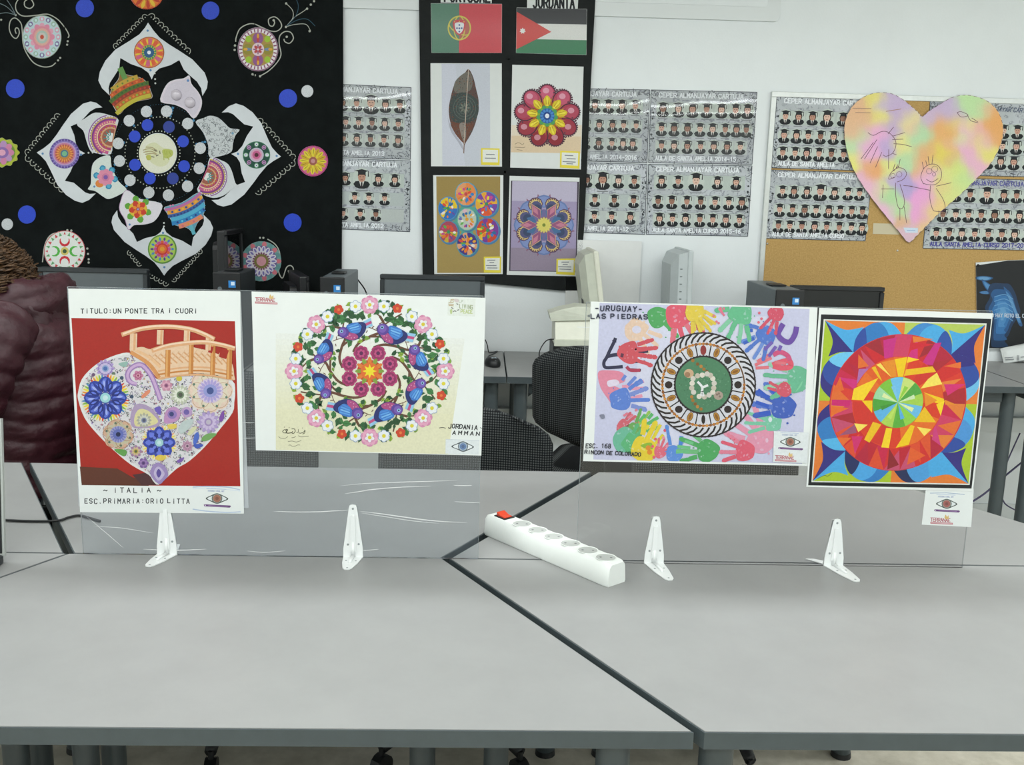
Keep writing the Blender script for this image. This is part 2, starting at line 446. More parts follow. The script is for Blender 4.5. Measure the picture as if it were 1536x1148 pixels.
def plate(name, pts, Y, th, m, parent=None, bm_parent_loc=None, bevel=False):
    """a flat cut-out of real thickness: outline in survey pixels, back face on plane Y, front face th nearer the room"""
    base = [at_y(x, y, Y) for x, y in pts]
    o_ = wloc(parent) if parent is not None else sum(base, Vector())/len(base)
    mb = MB(); mb.prism([p-o_ for p in base], (0, -th, 0))
    o = mb.build(name, m, None)
    if parent is not None: o.parent = parent
    else: o.location = o_
    return o
def centre(pts, Y):
    ps = [at_y(x, y, Y) for x, y in pts]; return sum(ps, Vector())/len(ps)

# ================================================================== THE ROOM
X0, X1, Y0, Y1, ZC = ROOM
def struct(name, m, boxes, **kw):
    mb = MB()
    for c, d in boxes: mb.box(c, d)
    o = mb.build(name, m); o['kind'] = 'structure'; return o
cx_, cy_ = (X0+X1)/2, (Y0+Y1)/2
struct('floor', M['floor'], [((cx_, cy_, -0.03), (X1-X0+.4, Y1-Y0+.4, 0.06))])
struct('ceiling', M['ceiling'], [((cx_, cy_, ZC+0.03), (X1-X0+.4, Y1-Y0+.4, 0.06))])
struct('wall_back', M['wall'], [((cx_, Y1+0.05, ZC/2), (X1-X0+.4, 0.1, ZC))])
struct('wall_front', M['wall'], [((cx_, Y0-0.05, ZC/2), (X1-X0+.4, 0.1, ZC))])
struct('wall_left', M['wall'], [((X0-0.05, cy_, ZC/2), (0.1, Y1-Y0, ZC))])
struct('wall_right', M['wall'], [((X1+0.05, cy_, ZC/2), (0.1, Y1-Y0, ZC))])
struct('baseboard_back', M['trim'], [((cx_, Y1-0.006, 0.04), (X1-X0, 0.012, 0.08))])
# cable trunking that runs along the back wall below the desks
struct('trim_1', M['trim'], [((cx_, Y1-0.02, 0.458), (X1-X0, 0.04, 0.064))])

# framed white panel at the top of the wall
pl = at_y(1168, 33, Y1); pz = pl.z
t = thing('wall_panel', 'white raised panel with a rounded frame high on the wall behind the flags', 'wall panel', (0, Y1, pz))
PX0, PX1 = -1.6, pl.x
def rrect(x0, x1, z0, z1, r, n=5):
    out = []
    for (cx, cz, a0) in ((x1-r, z0+r, -PI/2), (x1-r, z1-r, 0), (x0+r, z1-r, PI/2), (x0+r, z0+r, PI)):
        for k in range(n+1):
            a = a0+PI/2*k/n; out.append((cx+r*math.cos(a), cz+r*math.sin(a)))
    return out
MB().prism([(x, 0, z) for x, z in rrect(PX0, PX1, 0, 0.42, 0.022)], (0, -0.010, 0)).build('frame', M['trim'], t)
MB().prism([(x, -0.010, z) for x, z in rrect(PX0+.05, PX1-.055, 0.055, 0.37, 0.012)], (0, -0.002, 0)).build('face', M['wall'], t)
# white board sheet standing against the wall beside the flags (its right edge shows as a fold)
ps = at_y(962, 362, Y1); pb = at_y(962, 470, Y1)
t = thing('white_sheet', 'plain white sheet leaning on the wall between the two turned monitors', 'sheet', (ps.x, Y1, TT))
MB().box((-0.16, -0.012, (ps.z-TT)/2), (0.32, 0.006, ps.z-TT)).build('sheet', M['card'], t)
MB().box((-0.16, -0.016, 0.004), (0.32, 0.012, 0.008)).build('bottom_fold', M['card'], t)

# ceiling luminaires (the light of the room)
def luminaire(x, y):
    row = {-3.3: 'in the row behind the camera', -1.4: 'in the row above the camera', .5: 'in the row behind the acrylic screens'}[y]
    k = round((x+2.55)/1.3); where = row+', '+('leftmost', 'second from left', 'third from left', 'third from right', 'second from right', 'rightmost')[k]
    t = thing('ceiling_light', 'long fluorescent ceiling light '+where, 'light', (x, y, ZC), 0, 'ceiling lights in rows')
    MB().box((0, 0, -0.03), (1.29, 0.36, 0.06), bevel=0.008).build('frame', M['lampframe'], t)
    MB().box((0, 0, -0.064), (1.24, 0.30, 0.008)).build('diffuser', M['lampglow'], t)
    l = bpy.data.lights.new('lamp_tube_light', 'AREA'); l.shape = 'RECTANGLE'; l.size = 1.24; l.size_y = 0.30
    l.energy = LAMP_POWER; l.color = LAMP_COLOR
    lo = bpy.data.objects.new('lamp_tube_light', l); COL.objects.link(lo); lo.parent = t; lo.location = (0, 0, -0.075)
for x, y in LAMPS: luminaire(x, y)

# ================================================================== TRAPEZOID TABLES (hexagon layout)
S_, H_ = 0.70, 0.6062
A_, B_ = (0.0, 0.0), (0.70, 0.0)
def inset(poly, offs):
    """move every edge i (poly[i] to poly[i+1]) inwards by offs[i]; poly counter-clockwise"""
    n = len(poly); L = []
    for i in range(n):
        p, q = poly[i], poly[(i+1) % n]
        dx, dy = q[0]-p[0], q[1]-p[1]; l = math.hypot(dx, dy)
        nx, ny = -dy/l, dx/l
        L.append((p[0]+nx*offs[i], p[1]+ny*offs[i], dx, dy))
    out = []
    for i in range(n):
        a = L[i-1]; b = L[i]
        det = a[2]*b[3]-a[3]*b[2]
        s = ((b[0]-a[0])*b[3]-(b[1]-a[1])*b[2])/det
        out.append((a[0]+a[2]*s, a[1]+a[3]*s))
    return out
def trapezoid_table(label, poly, offs):
    c = (sum(p[0] for p in poly)/4, sum(p[1] for p in poly)/4)
    t = thing('trapezoid_table', label, 'table', (c[0], c[1], 0), 0, 'trapezoid tables set in hexagons')
    q = [(p[0]-c[0], p[1]-c[1]) for p in inset(poly, offs)]
    i1 = inset(q, [0.0022]*4)
    MB().prism([(x, y, TT-0.0012) for x, y in i1], (0, 0, 0.0012)).build('tabletop', M['laminate'], t)
    MB().prism([(x, y, TT-0.0245) for x, y in q], (0, 0, 0.0233)).build('edge_band', M['edge'], t)
    for x, y in inset(q, [0.055]*4):
        mb = MB(); mb.tube([(x, y, 0.012), (x, y, TT-0.0255)], 0.0235, 16); lg = auto_smooth(mb.build('leg', M['leg'], t))
        mb = MB(); mb.tube([(x, y, 0), (x, y, 0.014)], [0.026, 0.0245], 16); auto_smooth(mb.build('foot_cap', M['blackplastic'], lg))
    r = inset(q, [0.10]*4)
    for i in range(4):
        a, b = r[i], r[(i+1) % 4]
        L_ = math.hypot(b[0]-a[0], b[1]-a[1])-0.025
        MB().box(((a[0]+b[0])/2, (a[1]+b[1])/2, TT-0.0455), (L_, 0.02, 0.04), rz=math.atan2(b[1]-a[1], b[0]-a[0])).build('rail', M['leg'], t)
    return t
g0, g1, g2 = 0.0008, 0.006, 0.008
trapezoid_table('grey trapezoid table in front, below the two left pictures', [(-.35, -H_), (1.05, -H_), B_, A_], [0, g1, g0, g0])
trapezoid_table('grey trapezoid table in the right foreground with the power strip end on it', [(1.05, -H_), (1.75, -H_), (2.1, 0), B_], [0, 0, g0, g1])
trapezoid_table('grey trapezoid table behind the right acrylic screen', [B_, (2.1, 0), (1.75, H_), (1.05, H_)], [g0, 0, 0, g2])
trapezoid_table('grey trapezoid table behind the left acrylic screen', [A_, B_, (1.05, H_), (-.35, H_)], [g0, g2, 0, g2])
trapezoid_table('grey trapezoid table at the left edge behind the laptop', [A_, (-.35, H_), (-1.05, H_), (-1.4, 0)], [g2, 0, 0, g0])
trapezoid_table('grey trapezoid table at the left edge under the laptop', [A_, (-1.4, 0), (-1.05, -H_), (-.35, -H_)], [g0, 0, 0, g0])

# ================================================================== DESKS ALONG THE BACK WALL
DESK_Y0 = 1.885
def back_desk(x0, x1, label):
    cx = (x0+x1)/2; w = x1-x0; d = Y1-0.005-DESK_Y0; cy = DESK_Y0+d/2
    t = thing('computer_desk', label, 'desk', (cx, cy, 0), 0, 'computer desks along the back wall')
    MB().box((0, 0, TT-0.0006), (w-.006, d-.004, 0.0012)).build('desktop', M['laminate'], t)
    MB().box((0, 0, TT-0.0136), (w-.002, d, 0.0248)).build('edge_band', M['edge'], t)
    for sx in (-1, 1):
        for sy in (-1, 1):
            x, y = sx*(w/2-.055), sy*(d/2-.06)
            lg = auto_smooth(MB().tube([(x, y, 0.012), (x, y, TT-0.026)], 0.026, 16).build('leg', M['leg'], t))
            auto_smooth(MB().tube([(x, y, 0), (x, y, 0.014)], [0.029, 0.027], 16).build('foot_cap', M['blackplastic'], lg))
        MB().box((sx*(w/2-.055), 0, TT-.05), (.02, d-.17, .045)).build('rail', M['leg'], t)
    MB().box((0, -(d/2-.06), TT-.05), (w-.17, .02, .045)).build('rail', M['leg'], t)
    MB().prism([(-(w/2-.085), -(d/2-.07), TT-.027), (-(w/2-.16), -(d/2-.07), TT-.027), (-(w/2-.085), -(d/2-.07), TT-.09)], (0, 0.006, 0)).build('corner_gusset', M['leg'], t)
    return t
D0 = 0.862
back_desk(D0-2.955, D0-1.972, 'slate-edged computer desk at the far left behind the person')
back_desk(D0-1.97, D0-.987, 'slate-edged computer desk under the black mandala cloth')
back_desk(D0-.985, D0-.002, 'slate-edged computer desk holding the black mouse')
back_desk(D0, D0+.983, 'slate-edged computer desk holding the beige printer')
back_desk(D0+.985, D0+2.015, 'slate-edged computer desk under the cork board')
back_desk(D0+2.017, D0+3.0, 'slate-edged computer desk at the far right beyond the x-ray poster')

# ================================================================== BLACK MANDALA CLOTH
WY = WALL_Y
ban_pts = [(-52, -60), (514.5, -42), (515, 120), (514, 240), (513, 340), (512, 520), (-44, 505)]
b0 = centre(ban_pts, WY)
banner = thing('mandala_cloth', 'large black cloth with paper mandala flower pinned on the left of the wall', 'wall hanging', b0)
plate('cloth', ban_pts, WY-.0125, 0.0025, M['cloth'], banner)
CY = WY-.015          # front of the cloth
# fold creases pressed into the cloth
for fx in (383, 98):
    plate('fold_crease', [(fx-1, -30), (fx+.4, -30), (fx-3, 470), (fx-4.4, 470)], CY, 0.0006, M['cloth'], banner)
plate('fold_crease', [(-45, 215), (514, 239), (514, 240.2), (-45, 216.2)], CY, 0.0006, M['cloth'], banner)
def pxs(pts, x0, y0, s): return [(x0+x/s, y0+y/s) for x, y in pts]
top_petal = pxs([(497,145),(545,215),(600,280),(690,345),(780,400),(900,480),(1010,600),(1038,680),(1030,740),(990,810),(978,740),(940,680),(870,620),(820,570),(780,485),(700,530),(600,560),(555,600),(530,660),(500,600),(440,555),(340,520),(245,465),(235,560),(190,630),(150,690),(138,740),(148,805),(80,740),(46,670),(60,590),(110,490),(200,390),(330,310),(420,250),(470,190)], 140, 10, 6.044)
def big_petal(tip, inner, ws):
    t0, i0 = Vector(top_petal[0]), Vector(top_petal[18])
    ax0 = (i0-t0); l0 = ax0.length; ax0.normalize(); pr0 = Vector((-ax0.y, ax0.x))
    t1, i1 = Vector(tip), Vector(inner); ax1 = i1-t1; l1 = ax1.length; ax1.normalize(); pr1 = Vector((-ax1.y, ax1.x))
    out = []
    for p in top_petal:
        d = Vector(p)-t0
        q = t1 + ax1*(d.dot(ax0)*l1/l0) + pr1*(d.dot(pr0)*ws)
        out.append((q.x, q.y))
    return out
for tip, inner, ws in [((222.2,34),(227.7,119.2),1.0), ((421.6,235),(347,231),.95), ((55.3,229),(127.6,230),.93), ((246.3,413.5),(245.3,340),.93)]:
    plate('white_petal', big_petal(tip, inner, ws), CY, 0.0012, M['petal'], banner)
PY = CY-.0012
def mandala(name, cx, cy, rx, ry, back, draw, parent=banner, Y=None, scal=0):
    """a coloured paper roundel: card disc with its own drawing"""
    Y = PY if Y is None else Y
    n = 40
    if scal:
        pts = [(cx+rx*(1+.07*math.cos(scal*2*PI*k/72))*math.cos(2*PI*k/72), cy+ry*(1+.07*math.cos(scal*2*PI*k/72))*math.sin(2*PI*k/72)) for k in range(72)]
    else: pts = Print.E(cx, cy, rx, ry, n)
    d = plate(name, pts, Y, 0.0012, M['petal'], parent)
    p = Print(Y-.0012)
    p.poly([(cx+(x-cx)*.995, cy+(y-cy)*.995) for x, y in pts], back)
    draw(p, cx, cy, rx, ry)
    p.build('drawing', M['ink'], d)
    return d
def R_(p, cx, cy, rx, ry, k, c, n=32): p.ell(cx, cy, rx*k, ry*k, c, n)
def draw_top(p, cx, cy, rx, ry):
    R_(p,cx,cy,rx,ry,1,'#a0562f'); R_(p,cx,cy,rx,ry,.95,'#d97d52')
    p.radial(cx,cy,rx*.45,rx*.95,rx*.13,12,['#d8603c','#c95f86'],.1)
    p.radial(cx,cy,rx*.55,rx*.93,rx*.06,12,'#e0c63a',.36)
    R_(p,cx,cy,rx,ry,.48,'#4c8f55'); p.radial(cx,cy,rx*.3,rx*.52,rx*.05,16,'#c9b84a',0,kind='tri')
    R_(p,cx,cy,rx,ry,.34,'#2c5a86'); R_(p,cx,cy,rx,ry,.12,'#dfe6ea')
def draw_left(p, cx, cy, rx, ry):
    for k, c in [(1,'#5d4c93'),(.86,'#8673b4'),(.78,'#b89bc4'),(.72,'#c07c98'),(.62,'#b3554f'),(.5,'#c9743c'),(.36,'#b8863c'),(.26,'#4a6f8a'),(.17,'#77b58a')]: R_(p,cx,cy,rx,ry,k,c)
    p.radial(cx,cy,rx*.8,rx*.97,rx*.03,28,'#8d7fc0',0,kind='box')
    p.radial(cx,cy,rx*.4,rx*.6,rx*.03,20,'#dd9a55',0,kind='box')
def draw_right(p, cx, cy, rx, ry):
    R_(p,cx,cy,rx,ry,1,'#3a7257'); R_(p,cx,cy,rx,ry,.94,'#1e4a3c')
    p.radial(cx,cy,rx*.6,rx*.94,rx*.16,8,['#8fb59a','#b48ab2'],0,kind='round')
    p.radial(cx,cy,rx*.66,rx*.88,rx*.1,8,['#e4e6ee','#5d3f70'],0,kind='round')
    p.radial(cx,cy,rx*.72,rx*.82,rx*.05,8,['#5a4a8a','#c99ac0'],0,kind='round')
    for k, c in [(.53,'#b9b4c4'),(.42,'#d29ab4'),(.3,'#c45f8c'),(.15,'#51252f')]: R_(p,cx,cy,rx,ry,k,c)
def draw_bottom(p, cx, cy, rx, ry):
    R_(p,cx,cy,rx,ry,1,'#5f8f3c'); R_(p,cx,cy,rx,ry,.9,'#a9c65a')
    p.radial(cx,cy,rx*.55,rx*.86,rx*.09,14,['#4a7fc0','#5d3f8a'],0,kind='dia')
    R_(p,cx,cy,rx,ry,.58,'#b083b8'); p.radial(cx,cy,rx*.3,rx*.6,rx*.12,12,['#c7508c','#d8603c'],0)
    for k, c in [(.4,'#c93a3a'),(.3,'#dd6a34'),(.16,'#dd9a34')]: R_(p,cx,cy,rx,ry,k,c)
mandala('paper_roundel', 223.6, 78.7, 22.8, 23.6, '#d97d52', draw_top)
mandala('paper_roundel', 96.7, 230.5, 22.6, 22.4, '#5d4c93', draw_left)
mandala('paper_roundel', 384.7, 232.5, 20.6, 20.4, '#1e4a3c', draw_right)
mandala('paper_roundel', 243.4, 373.8, 21.7, 22, '#a9c65a', draw_bottom)
def draw_tl(p, cx, cy, rx, ry):
    R_(p,cx,cy,rx,ry,1,'#8a9a86'); R_(p,cx,cy,rx,ry,.97,'#b9ced4')
    p.radial(cx,cy,rx*.72,rx*.95,rx*.13,16,['#d59ab0','#7a6a9a','#9ab8a4'],0,kind='round',sy=ry/rx)
    p.radial(cx,cy,rx*.76,rx*.9,rx*.06,16,'#c3dbe0',0,kind='round',sy=ry/rx)
    p.radial(cx,cy,rx*.36,rx*.66,rx*.14,12,['#d98aa4','#dca0b4'],0,kind='round',sy=ry/rx)
    R_(p,cx,cy,rx,ry,.5,'#d98c9c'); R_(p,cx,cy,rx,ry,.4,'#d9a99c'); R_(p,cx,cy,rx,ry,.3,'#a8bdb4'); R_(p,cx,cy,rx,ry,.2,'#c9c2bb'); R_(p,cx,cy,rx,ry,.1,'#c0503c')
def draw_tr(p, cx, cy, rx, ry):
    R_(p,cx,cy,rx,ry,1,'#8d6a80'); R_(p,cx,cy,rx,ry,.94,'#e0dadd')
    p.radial(cx,cy,rx*.78,rx*.93,rx*.03,32,'#8a4a6a',0,kind='box',sy=ry/rx)
    R_(p,cx,cy,rx,ry,.77,'#a98a4c')
    p.radial(cx,cy,rx*.2,rx*.78,rx*.26,4,['#8f5a8c','#92893a'],PI/2,kind='round',sy=ry/rx)
    p.radial(cx,cy,rx*.5,rx*.82,rx*.15,4,'#9cc03a',PI/4,kind='round',sy=ry/rx)
    p.radial(cx,cy,rx*.3,rx*.7,rx*.07,4,['#b84a4a','#6f86a4'],PI/2,kind='round',sy=ry/rx)
    p.radial(cx,cy,rx*.5,rx*.72,rx*.06,4,'#d8a23c',PI/2,kind='round',sy=ry/rx)
    R_(p,cx,cy,rx,ry,.3,'#dcc6cc'); p.radial(cx,cy,rx*.04,rx*.24,rx*.07,4,'#b8484a',PI/4,kind='round'); p.radial(cx,cy,rx*.05,rx*.26,rx*.03,4,'#7d3a6c',0)
def draw_topc(p, cx, cy, rx, ry):
    R_(p,cx,cy,rx,ry,1,'#c04a30'); R_(p,cx,cy,rx,ry,.93,'#d87a34')
    p.radial(cx,cy,rx*.3,rx*.92,rx*.11,14,['#ddba3e','#b8402e'],.1); R_(p,cx,cy,rx,ry,.4,'#3f6f3f'); R_(p,cx,cy,rx,ry,.25,'#d8b04a')
def draw_leftside(p, cx, cy, rx, ry):
    R_(p,cx,cy,rx,ry,.95,'#a9b43c'); R_(p,cx,cy,rx,ry,.8,'#6d8a3c'); p.radial(cx,cy,rx*.25,rx*.74,rx*.2,9,['#c77ea0','#b08ab8'],0,kind='round')
    R_(p,cx,cy,rx,ry,.4,'#8a6aa8'); R_(p,cx,cy,rx,ry,.22,'#d8a0b8')
def draw_rightside(p, cx, cy, rx, ry):
    R_(p,cx,cy,rx,ry,1,'#b0407c'); R_(p,cx,cy,rx,ry,.92,'#c9668a')
    p.radial(cx,cy,rx*.2,rx*.9,rx*.15,16,['#d8c83a','#c9a52e'],.05); p.radial(cx,cy,rx*.4,rx*.85,rx*.02,16,'#7d6a20',.05)
    R_(p,cx,cy,rx,ry,.27,'#9a5a4c'); R_(p,cx,cy,rx,ry,.14,'#c08a8c')
def draw_bl(p, cx, cy, rx, ry):
    R_(p,cx,cy,rx,ry,1,'#c04048'); R_(p,cx,cy,rx,ry,.97,'#d8dcd6')
    p.radial(cx,cy,rx*.76,rx*.95,rx*.07,24,['#c8404a','#5f9f6a'],0,kind='tri'); R_(p,cx,cy,rx,ry,.74,'#dfe2de')
    p.radial(cx,cy,rx*.22,rx*.74,rx*.26,4,['#55b04a','#c8303c'],0,kind='round')
    p.radial(cx,cy,rx*.34,rx*.82,rx*.2,4,'#dfe2de',0,kind='round')
    R_(p,cx,cy,rx,ry,.2,'#cfc06a'); R_(p,cx,cy,rx,ry,.1,'#3f5a3c')
def draw_br(p, cx, cy, rx, ry):
    R_(p,cx,cy,rx,ry,1,'#6f9a98'); p.radial(cx,cy,rx*.7,rx*1.0,rx*.12,18,['#c8707c','#5f8f90'],0,kind='round')
    R_(p,cx,cy,rx,ry,.78,'#6a5a90'); p.radial(cx,cy,rx*.4,rx*.78,rx*.11,18,'#d7d3dc',0,kind='round'); p.radial(cx,cy,rx*.5,rx*.72,rx*.05,18,'#7a74b4',0,kind='round')
    R_(p,cx,cy,rx,ry,.46,'#d8d2d4'); p.radial(cx,cy,rx*.28,rx*.46,rx*.05,20,'#7d4a6a',0); R_(p,cx,cy,rx,ry,.36,'#7d7440'); R_(p,cx,cy,rx,ry,.24,'#d297a0')
mandala('paper_roundel', 63, 55.5, 29.2, 32.6, '#b9ced4', draw_tl, Y=CY)
mandala('paper_roundel', 387, 74, 30.5, 33, '#e0dadd', draw_tr, Y=CY)
mandala('paper_roundel', 220, -9, 25, 23, '#c04a30', draw_topc, Y=CY)
mandala('paper_roundel', 3, 229, 25, 21, '#a9b43c', draw_leftside, Y=CY, scal=12)
mandala('paper_roundel', 469.5, 241.7, 22.6, 23, '#b0407c', draw_rightside, Y=CY)
mandala('paper_roundel', 97, 377, 31, 31, '#d8dcd6', draw_bl, Y=CY)
mandala('paper_roundel', 392, 392, 30, 30, '#6f9a98', draw_br, Y=CY)

# eight small petals round the centre ring
def petal(name, pts, back, draw):
    pts = spline(pts, 3, True)
    d = plate(name, pts, PY, 0.0012, M['petal'], banner)
    p = Print(PY-.0012)
    c = (sum(x for x, y in pts)/len(pts), sum(y for x, y in pts)/len(pts))
    if back: p.poly([(c[0]+(x-c[0])*.985, c[1]+(y-c[1])*.985) for x, y in pts], back)
    draw(p, pts, c)
    p.build('drawing', M['ink'], d)
def clip_poly(sub, clip):
    """clip polygon sub (convex pieces ok) by keeping points inside clip: Sutherland-Hodgman on a convex hull-ish outline"""
    def area(P): return sum(P[i-1][0]*P[i][1]-P[i][0]*P[i-1][1] for i in range(len(P)))
    sgn = 1 if area(clip) > 0 else -1
    out = list(sub)
    for i in range(len(clip)):
        a, b = clip[i-1], clip[i]
        def side(p): return sgn*((b[0]-a[0])*(p[1]-a[1])-(b[1]-a[1])*(p[0]-a[0]))
        inp, out = out, []
        for j in range(len(inp)):
            p, q = inp[j-1], inp[j]; sp, sq = side(p), side(q)
            if (sp >= 0) != (sq >= 0):
                t_ = sp/(sp-sq); out.append((p[0]+(q[0]-p[0])*t_, p[1]+(q[1]-p[1])*t_))
            if sq >= 0: out.append(q)
        if len(out) < 3: return []
    return out
def span(pts, f):
    """x range of the outline at parameter f: lines across the petal"""
    pass
def bands(p, pts, rc, r_list, a0, a1, cols, deco):
    """curved stripes: arcs of circles round the ring centre rc, kept inside the petal outline"""
    for (r0, r1), c in zip(r_list, cols):
        quads = []
        n = 26
        for k in range(n):
            A, B = a0+(a1-a0)*k/n, a0+(a1-a0)*(k+1)/n
            mid = (rc[0]+(r0+r1)/2*math.cos((A+B)/2), rc[1]+(r0+r1)/2*math.sin((A+B)/2))
            if inside(mid, pts):
                quads.append(([(rc[0]+r0*math.cos(A), rc[1]+r0*math.sin(A)), (rc[0]+r1*math.cos(A), rc[1]+r1*math.sin(A)), (rc[0]+r1*math.cos(B), rc[1]+r1*math.sin(B)), (rc[0]+r0*math.cos(B), rc[1]+r0*math.sin(B))], c))
        p.add(quads)
    for r, rad, n, cs in deco:
        dd = [(rc[0]+r*math.cos(a0+(a1-a0)*(k+.5)/n), rc[1]+r*math.sin(a0+(a1-a0)*(k+.5)/n)) for k in range(n)]
        dd = [q for q in dd if inside(q, pts)]
        p.dots(dd, rad, cs, 6)
RC = (240, 230)
P1 = [(180.2,105),(189.6,111.8),(209.5,116),(221,124),(226,135.7),(227.7,147.3),(206,152.3),(189.6,160.6),(179.7,171.3),(171.4,162),(166.5,150.6),(165.6,139),(169.8,129),(176.4,120.8),(178.9,114.2)]
def dr1(p, pts, c):
    rl = [(74,85),(85,91),(91,98),(98,104),(104,110),(110,116),(116,123),(123,142)]
    bands(p, pts, RC, rl, -2.9, -1.3, ['#2f8f6c','#b9b03c','#b5672c','#8a3a2c','#4f6a2c','#c0562c','#b89a3c','#5f8f4a'],
          [(81,2.2,26,['#3fb5a8','#b8c84a']),(94,2.0,26,['#8fa83c','#d87a3c']),(101,1.8,24,'#b8402e'),(107,1.5,26,'#2f5a34'),(113,1.8,26,['#d8743a','#8a4a2c']),(119,1.6,22,'#5f7f3a')])
petal('printed_petal', P1, '#8f6a34', dr1)
P2 = [(284,113.4),(287.3,125.8),(297,137.4),(303,150.6),(300.5,165.5),(290.6,178),(279,165.5),(262.4,157.3),(241.3,153),(244.2,137.4),(252.5,124.2),(264,119.2),(275.7,117.5)]
def dr2(p, pts, c):
    p.poly([(c[0]+(x-c[0])*.9, c[1]+(y-c[1])*.9) for x, y in pts], '#cdc6d2')
    p.ell(282, 121, 2, 2, '#5f86b8', 8)
petal('printed_petal', P2, '#d9cfd9', dr2)
for (px_, py_) in ((264.5, 142.5), (285, 154)):
    a = at_y(px_, py_, PY-.0012); mb = MB(); r0 = 0.0225
    mb.loft([[(r0*math.cos(q)*2*PI/2/PI, -h_, r0*math.sin(q)) if False else (rr*math.cos(2*PI*q/16), -h_, rr*math.sin(2*PI*q/16)) for q in range(16)] for rr, h_ in ((r0, 0), (r0*.92, .005), (r0*.7, .009), (r0*.35, .0115), (r0*.05, .012))])
    o = mb.build('pearl_dome', mat('pearl_plastic', '#cbc3cd', 0.12, coat=.6), banner, smooth=True); o.location = a-b0
P3 = [(293.5,183),(306,177),(315.7,173.7),(328,177),(337.6,185.5),(345.5,192.5),(359.3,194.6),(353.3,202.7),(349.4,215.3),(347,227.8),(331.4,234),(314,235),(312.5,218.4),(305,199)]
def dr3(p, pts, c):
    rnd = random.Random(3); st = []
    for k in range(240):
        x, y = rnd.uniform(293, 356), rnd.uniform(173, 235)
        if inside((x, y), pts):
            r = rnd.uniform(1.2, 2.6); a0 = rnd.uniform(0, 6)
            st.append([(x+r*math.cos(a0+q), y+r*math.sin(a0+q)) for q in (0, .9, 1.8, 2.7, 3.6)])
    st = [s_ for s_ in st if all(inside(q, pts) for q in s_)]
    p.strokes(st, .55, '#565c60')
    p.ell(349, 200, 2, 2, '#6f98b4', 8)
petal('printed_petal', P3, '#c3c8ca', dr3)
P4 = [(315,236.5),(331.4,240.4),(342.4,246.7),(348.6,259),(353.3,275),(359.6,281),(348.6,283.5),(336,293),(320.4,297),(304.7,292),(295.8,283.5),(309,262)]
P8 = [(178,180.5),(164,172.7),(143.2,169),(128,177.5),(115.4,186.6),(125,196),(129.3,210),(134.5,224),(141.5,229.3),(166.8,231),(168.5,206)]
def half_mandala(mx, my, R0):
    def f(p, pts, c):
        for k, cc in [(1,'#8a5a98'),(.95,'#d6d6d4'),(.9,'#c9b05a'),(.84,'#7d3a84'),(.76,'#c05a8c'),(.62,'#dcc79a'),(.57,'#a83f74'),(.46,'#c9a078'),(.38,'#9a5a4a'),(.2,'#d8dad8')]:
            q = [e for e in Print.E(mx, my, R0*k, R0*k, 40)]
            q = [e for e in q if inside(e, pts)]
            if len(q) > 3:
                cx0 = sorted(q, key=lambda e: math.atan2(e[1]-c[1], e[0]-c[0]))
                # order along the arc by angle about (mx,my), unwrapped toward the petal centre
                base = math.atan2(c[1]-my, c[0]-mx)
                q.sort(key=lambda e: (math.atan2(e[1]-my, e[0]-mx)-base+PI) % (2*PI))
                p.poly(q, cc)
        base = math.atan2(c[1]-my, c[0]-mx)
        for r, n, cc, rad in [(.9, 22, '#7d4a94', 1.0), (.68, 18, '#e0c48a', 1.1), (.48, 9, '#b8603c', 1.7)]:
            d = [(mx+R0*r*math.cos(base-1.5+3.0*k/n), my+R0*r*math.sin(base-1.5+3.0*k/n)) for k in range(n+1)]
            p.dots([e for e in d if inside(e, pts)], rad, cc, 7)
        d = [[(mx+R0*.08*math.cos(base+a), my+R0*.08*math.sin(base+a)), (mx+R0*.32*math.cos(base+a), my+R0*.32*math.sin(base+a))] for a in (-1.1, -.55, 0, .55, 1.1)]
        p.strokes([s_ for s_ in d if inside(s_[1], pts)], 1.5, '#3f8a84')
    return f
petal('printed_petal', P4, '#cdd1d4', half_mandala(311, 265, 30))
petal('printed_petal', P8, '#cdd1d4', half_mandala(166, 206, 34))
P5 = [(247.2,310.6),(272.7,304),(297.3,288.9),(304.8,298.3),(307.6,311.5),(303.9,324.7),(295.4,336),(289.7,348.3),(280.3,341.7),(263.3,338),(255.7,328.5),(250,319)]
def dr5(p, pts, c):
    rl = [(72,83),(83,87),(87,93),(93,98),(98,104),(104,110),(110,117),(117,132)]
    bands(p, pts, RC, rl, .6, 1.7, ['#4f9a9c','#b86aa0','#d8953c','#3a5f9a','#4fa8c8','#2f7fb8','#d8876a','#5fb0c0'],
          [(80,1.4,22,'#d87aa8'),(90,2.0,18,['#e0a840','#384f94']),(96,1.6,20,'#2c3f7c'),(107,1.8,16,['#2a3f84','#5fc0dc']),(114,1.9,14,['#d8953c','#c96a7a'])])
petal('printed_petal', P5, '#5f9ab0', dr5)
P6 = [(189.6,285),(210.4,298.3),(241.6,305),(240.6,319),(231,332.3),(216,337),(201,338),(192.5,344.6),(187.8,330.4),(179.3,315.3),(181,302)]
def dr6(p, pts, c):
    mx, my = 207, 314
    p.radial(mx, my, 8, 21, 5, 6, '#5f9f3c', .3); p.ell(mx, my, 14, 12, '#d8b83c'); p.radial(mx, my, 0, 14, 4.5, 5, '#c8402e', .5); p.radial(mx, my, 0, 9, 2.5, 5, '#e08a34', 1.1); p.ell(mx, my, 3, 3, '#b84a5a', 10); p.ell(mx, my, 1.5, 1.5, '#8aa0c8', 8)
    p.ell(194.5, 337, 1.7, 1.7, '#5f86b8', 8)
    p.strokes([pts[-14:]+pts[:2]], .8, '#b08ab0')
petal('printed_petal', P6, '#d9d5dc', dr6)
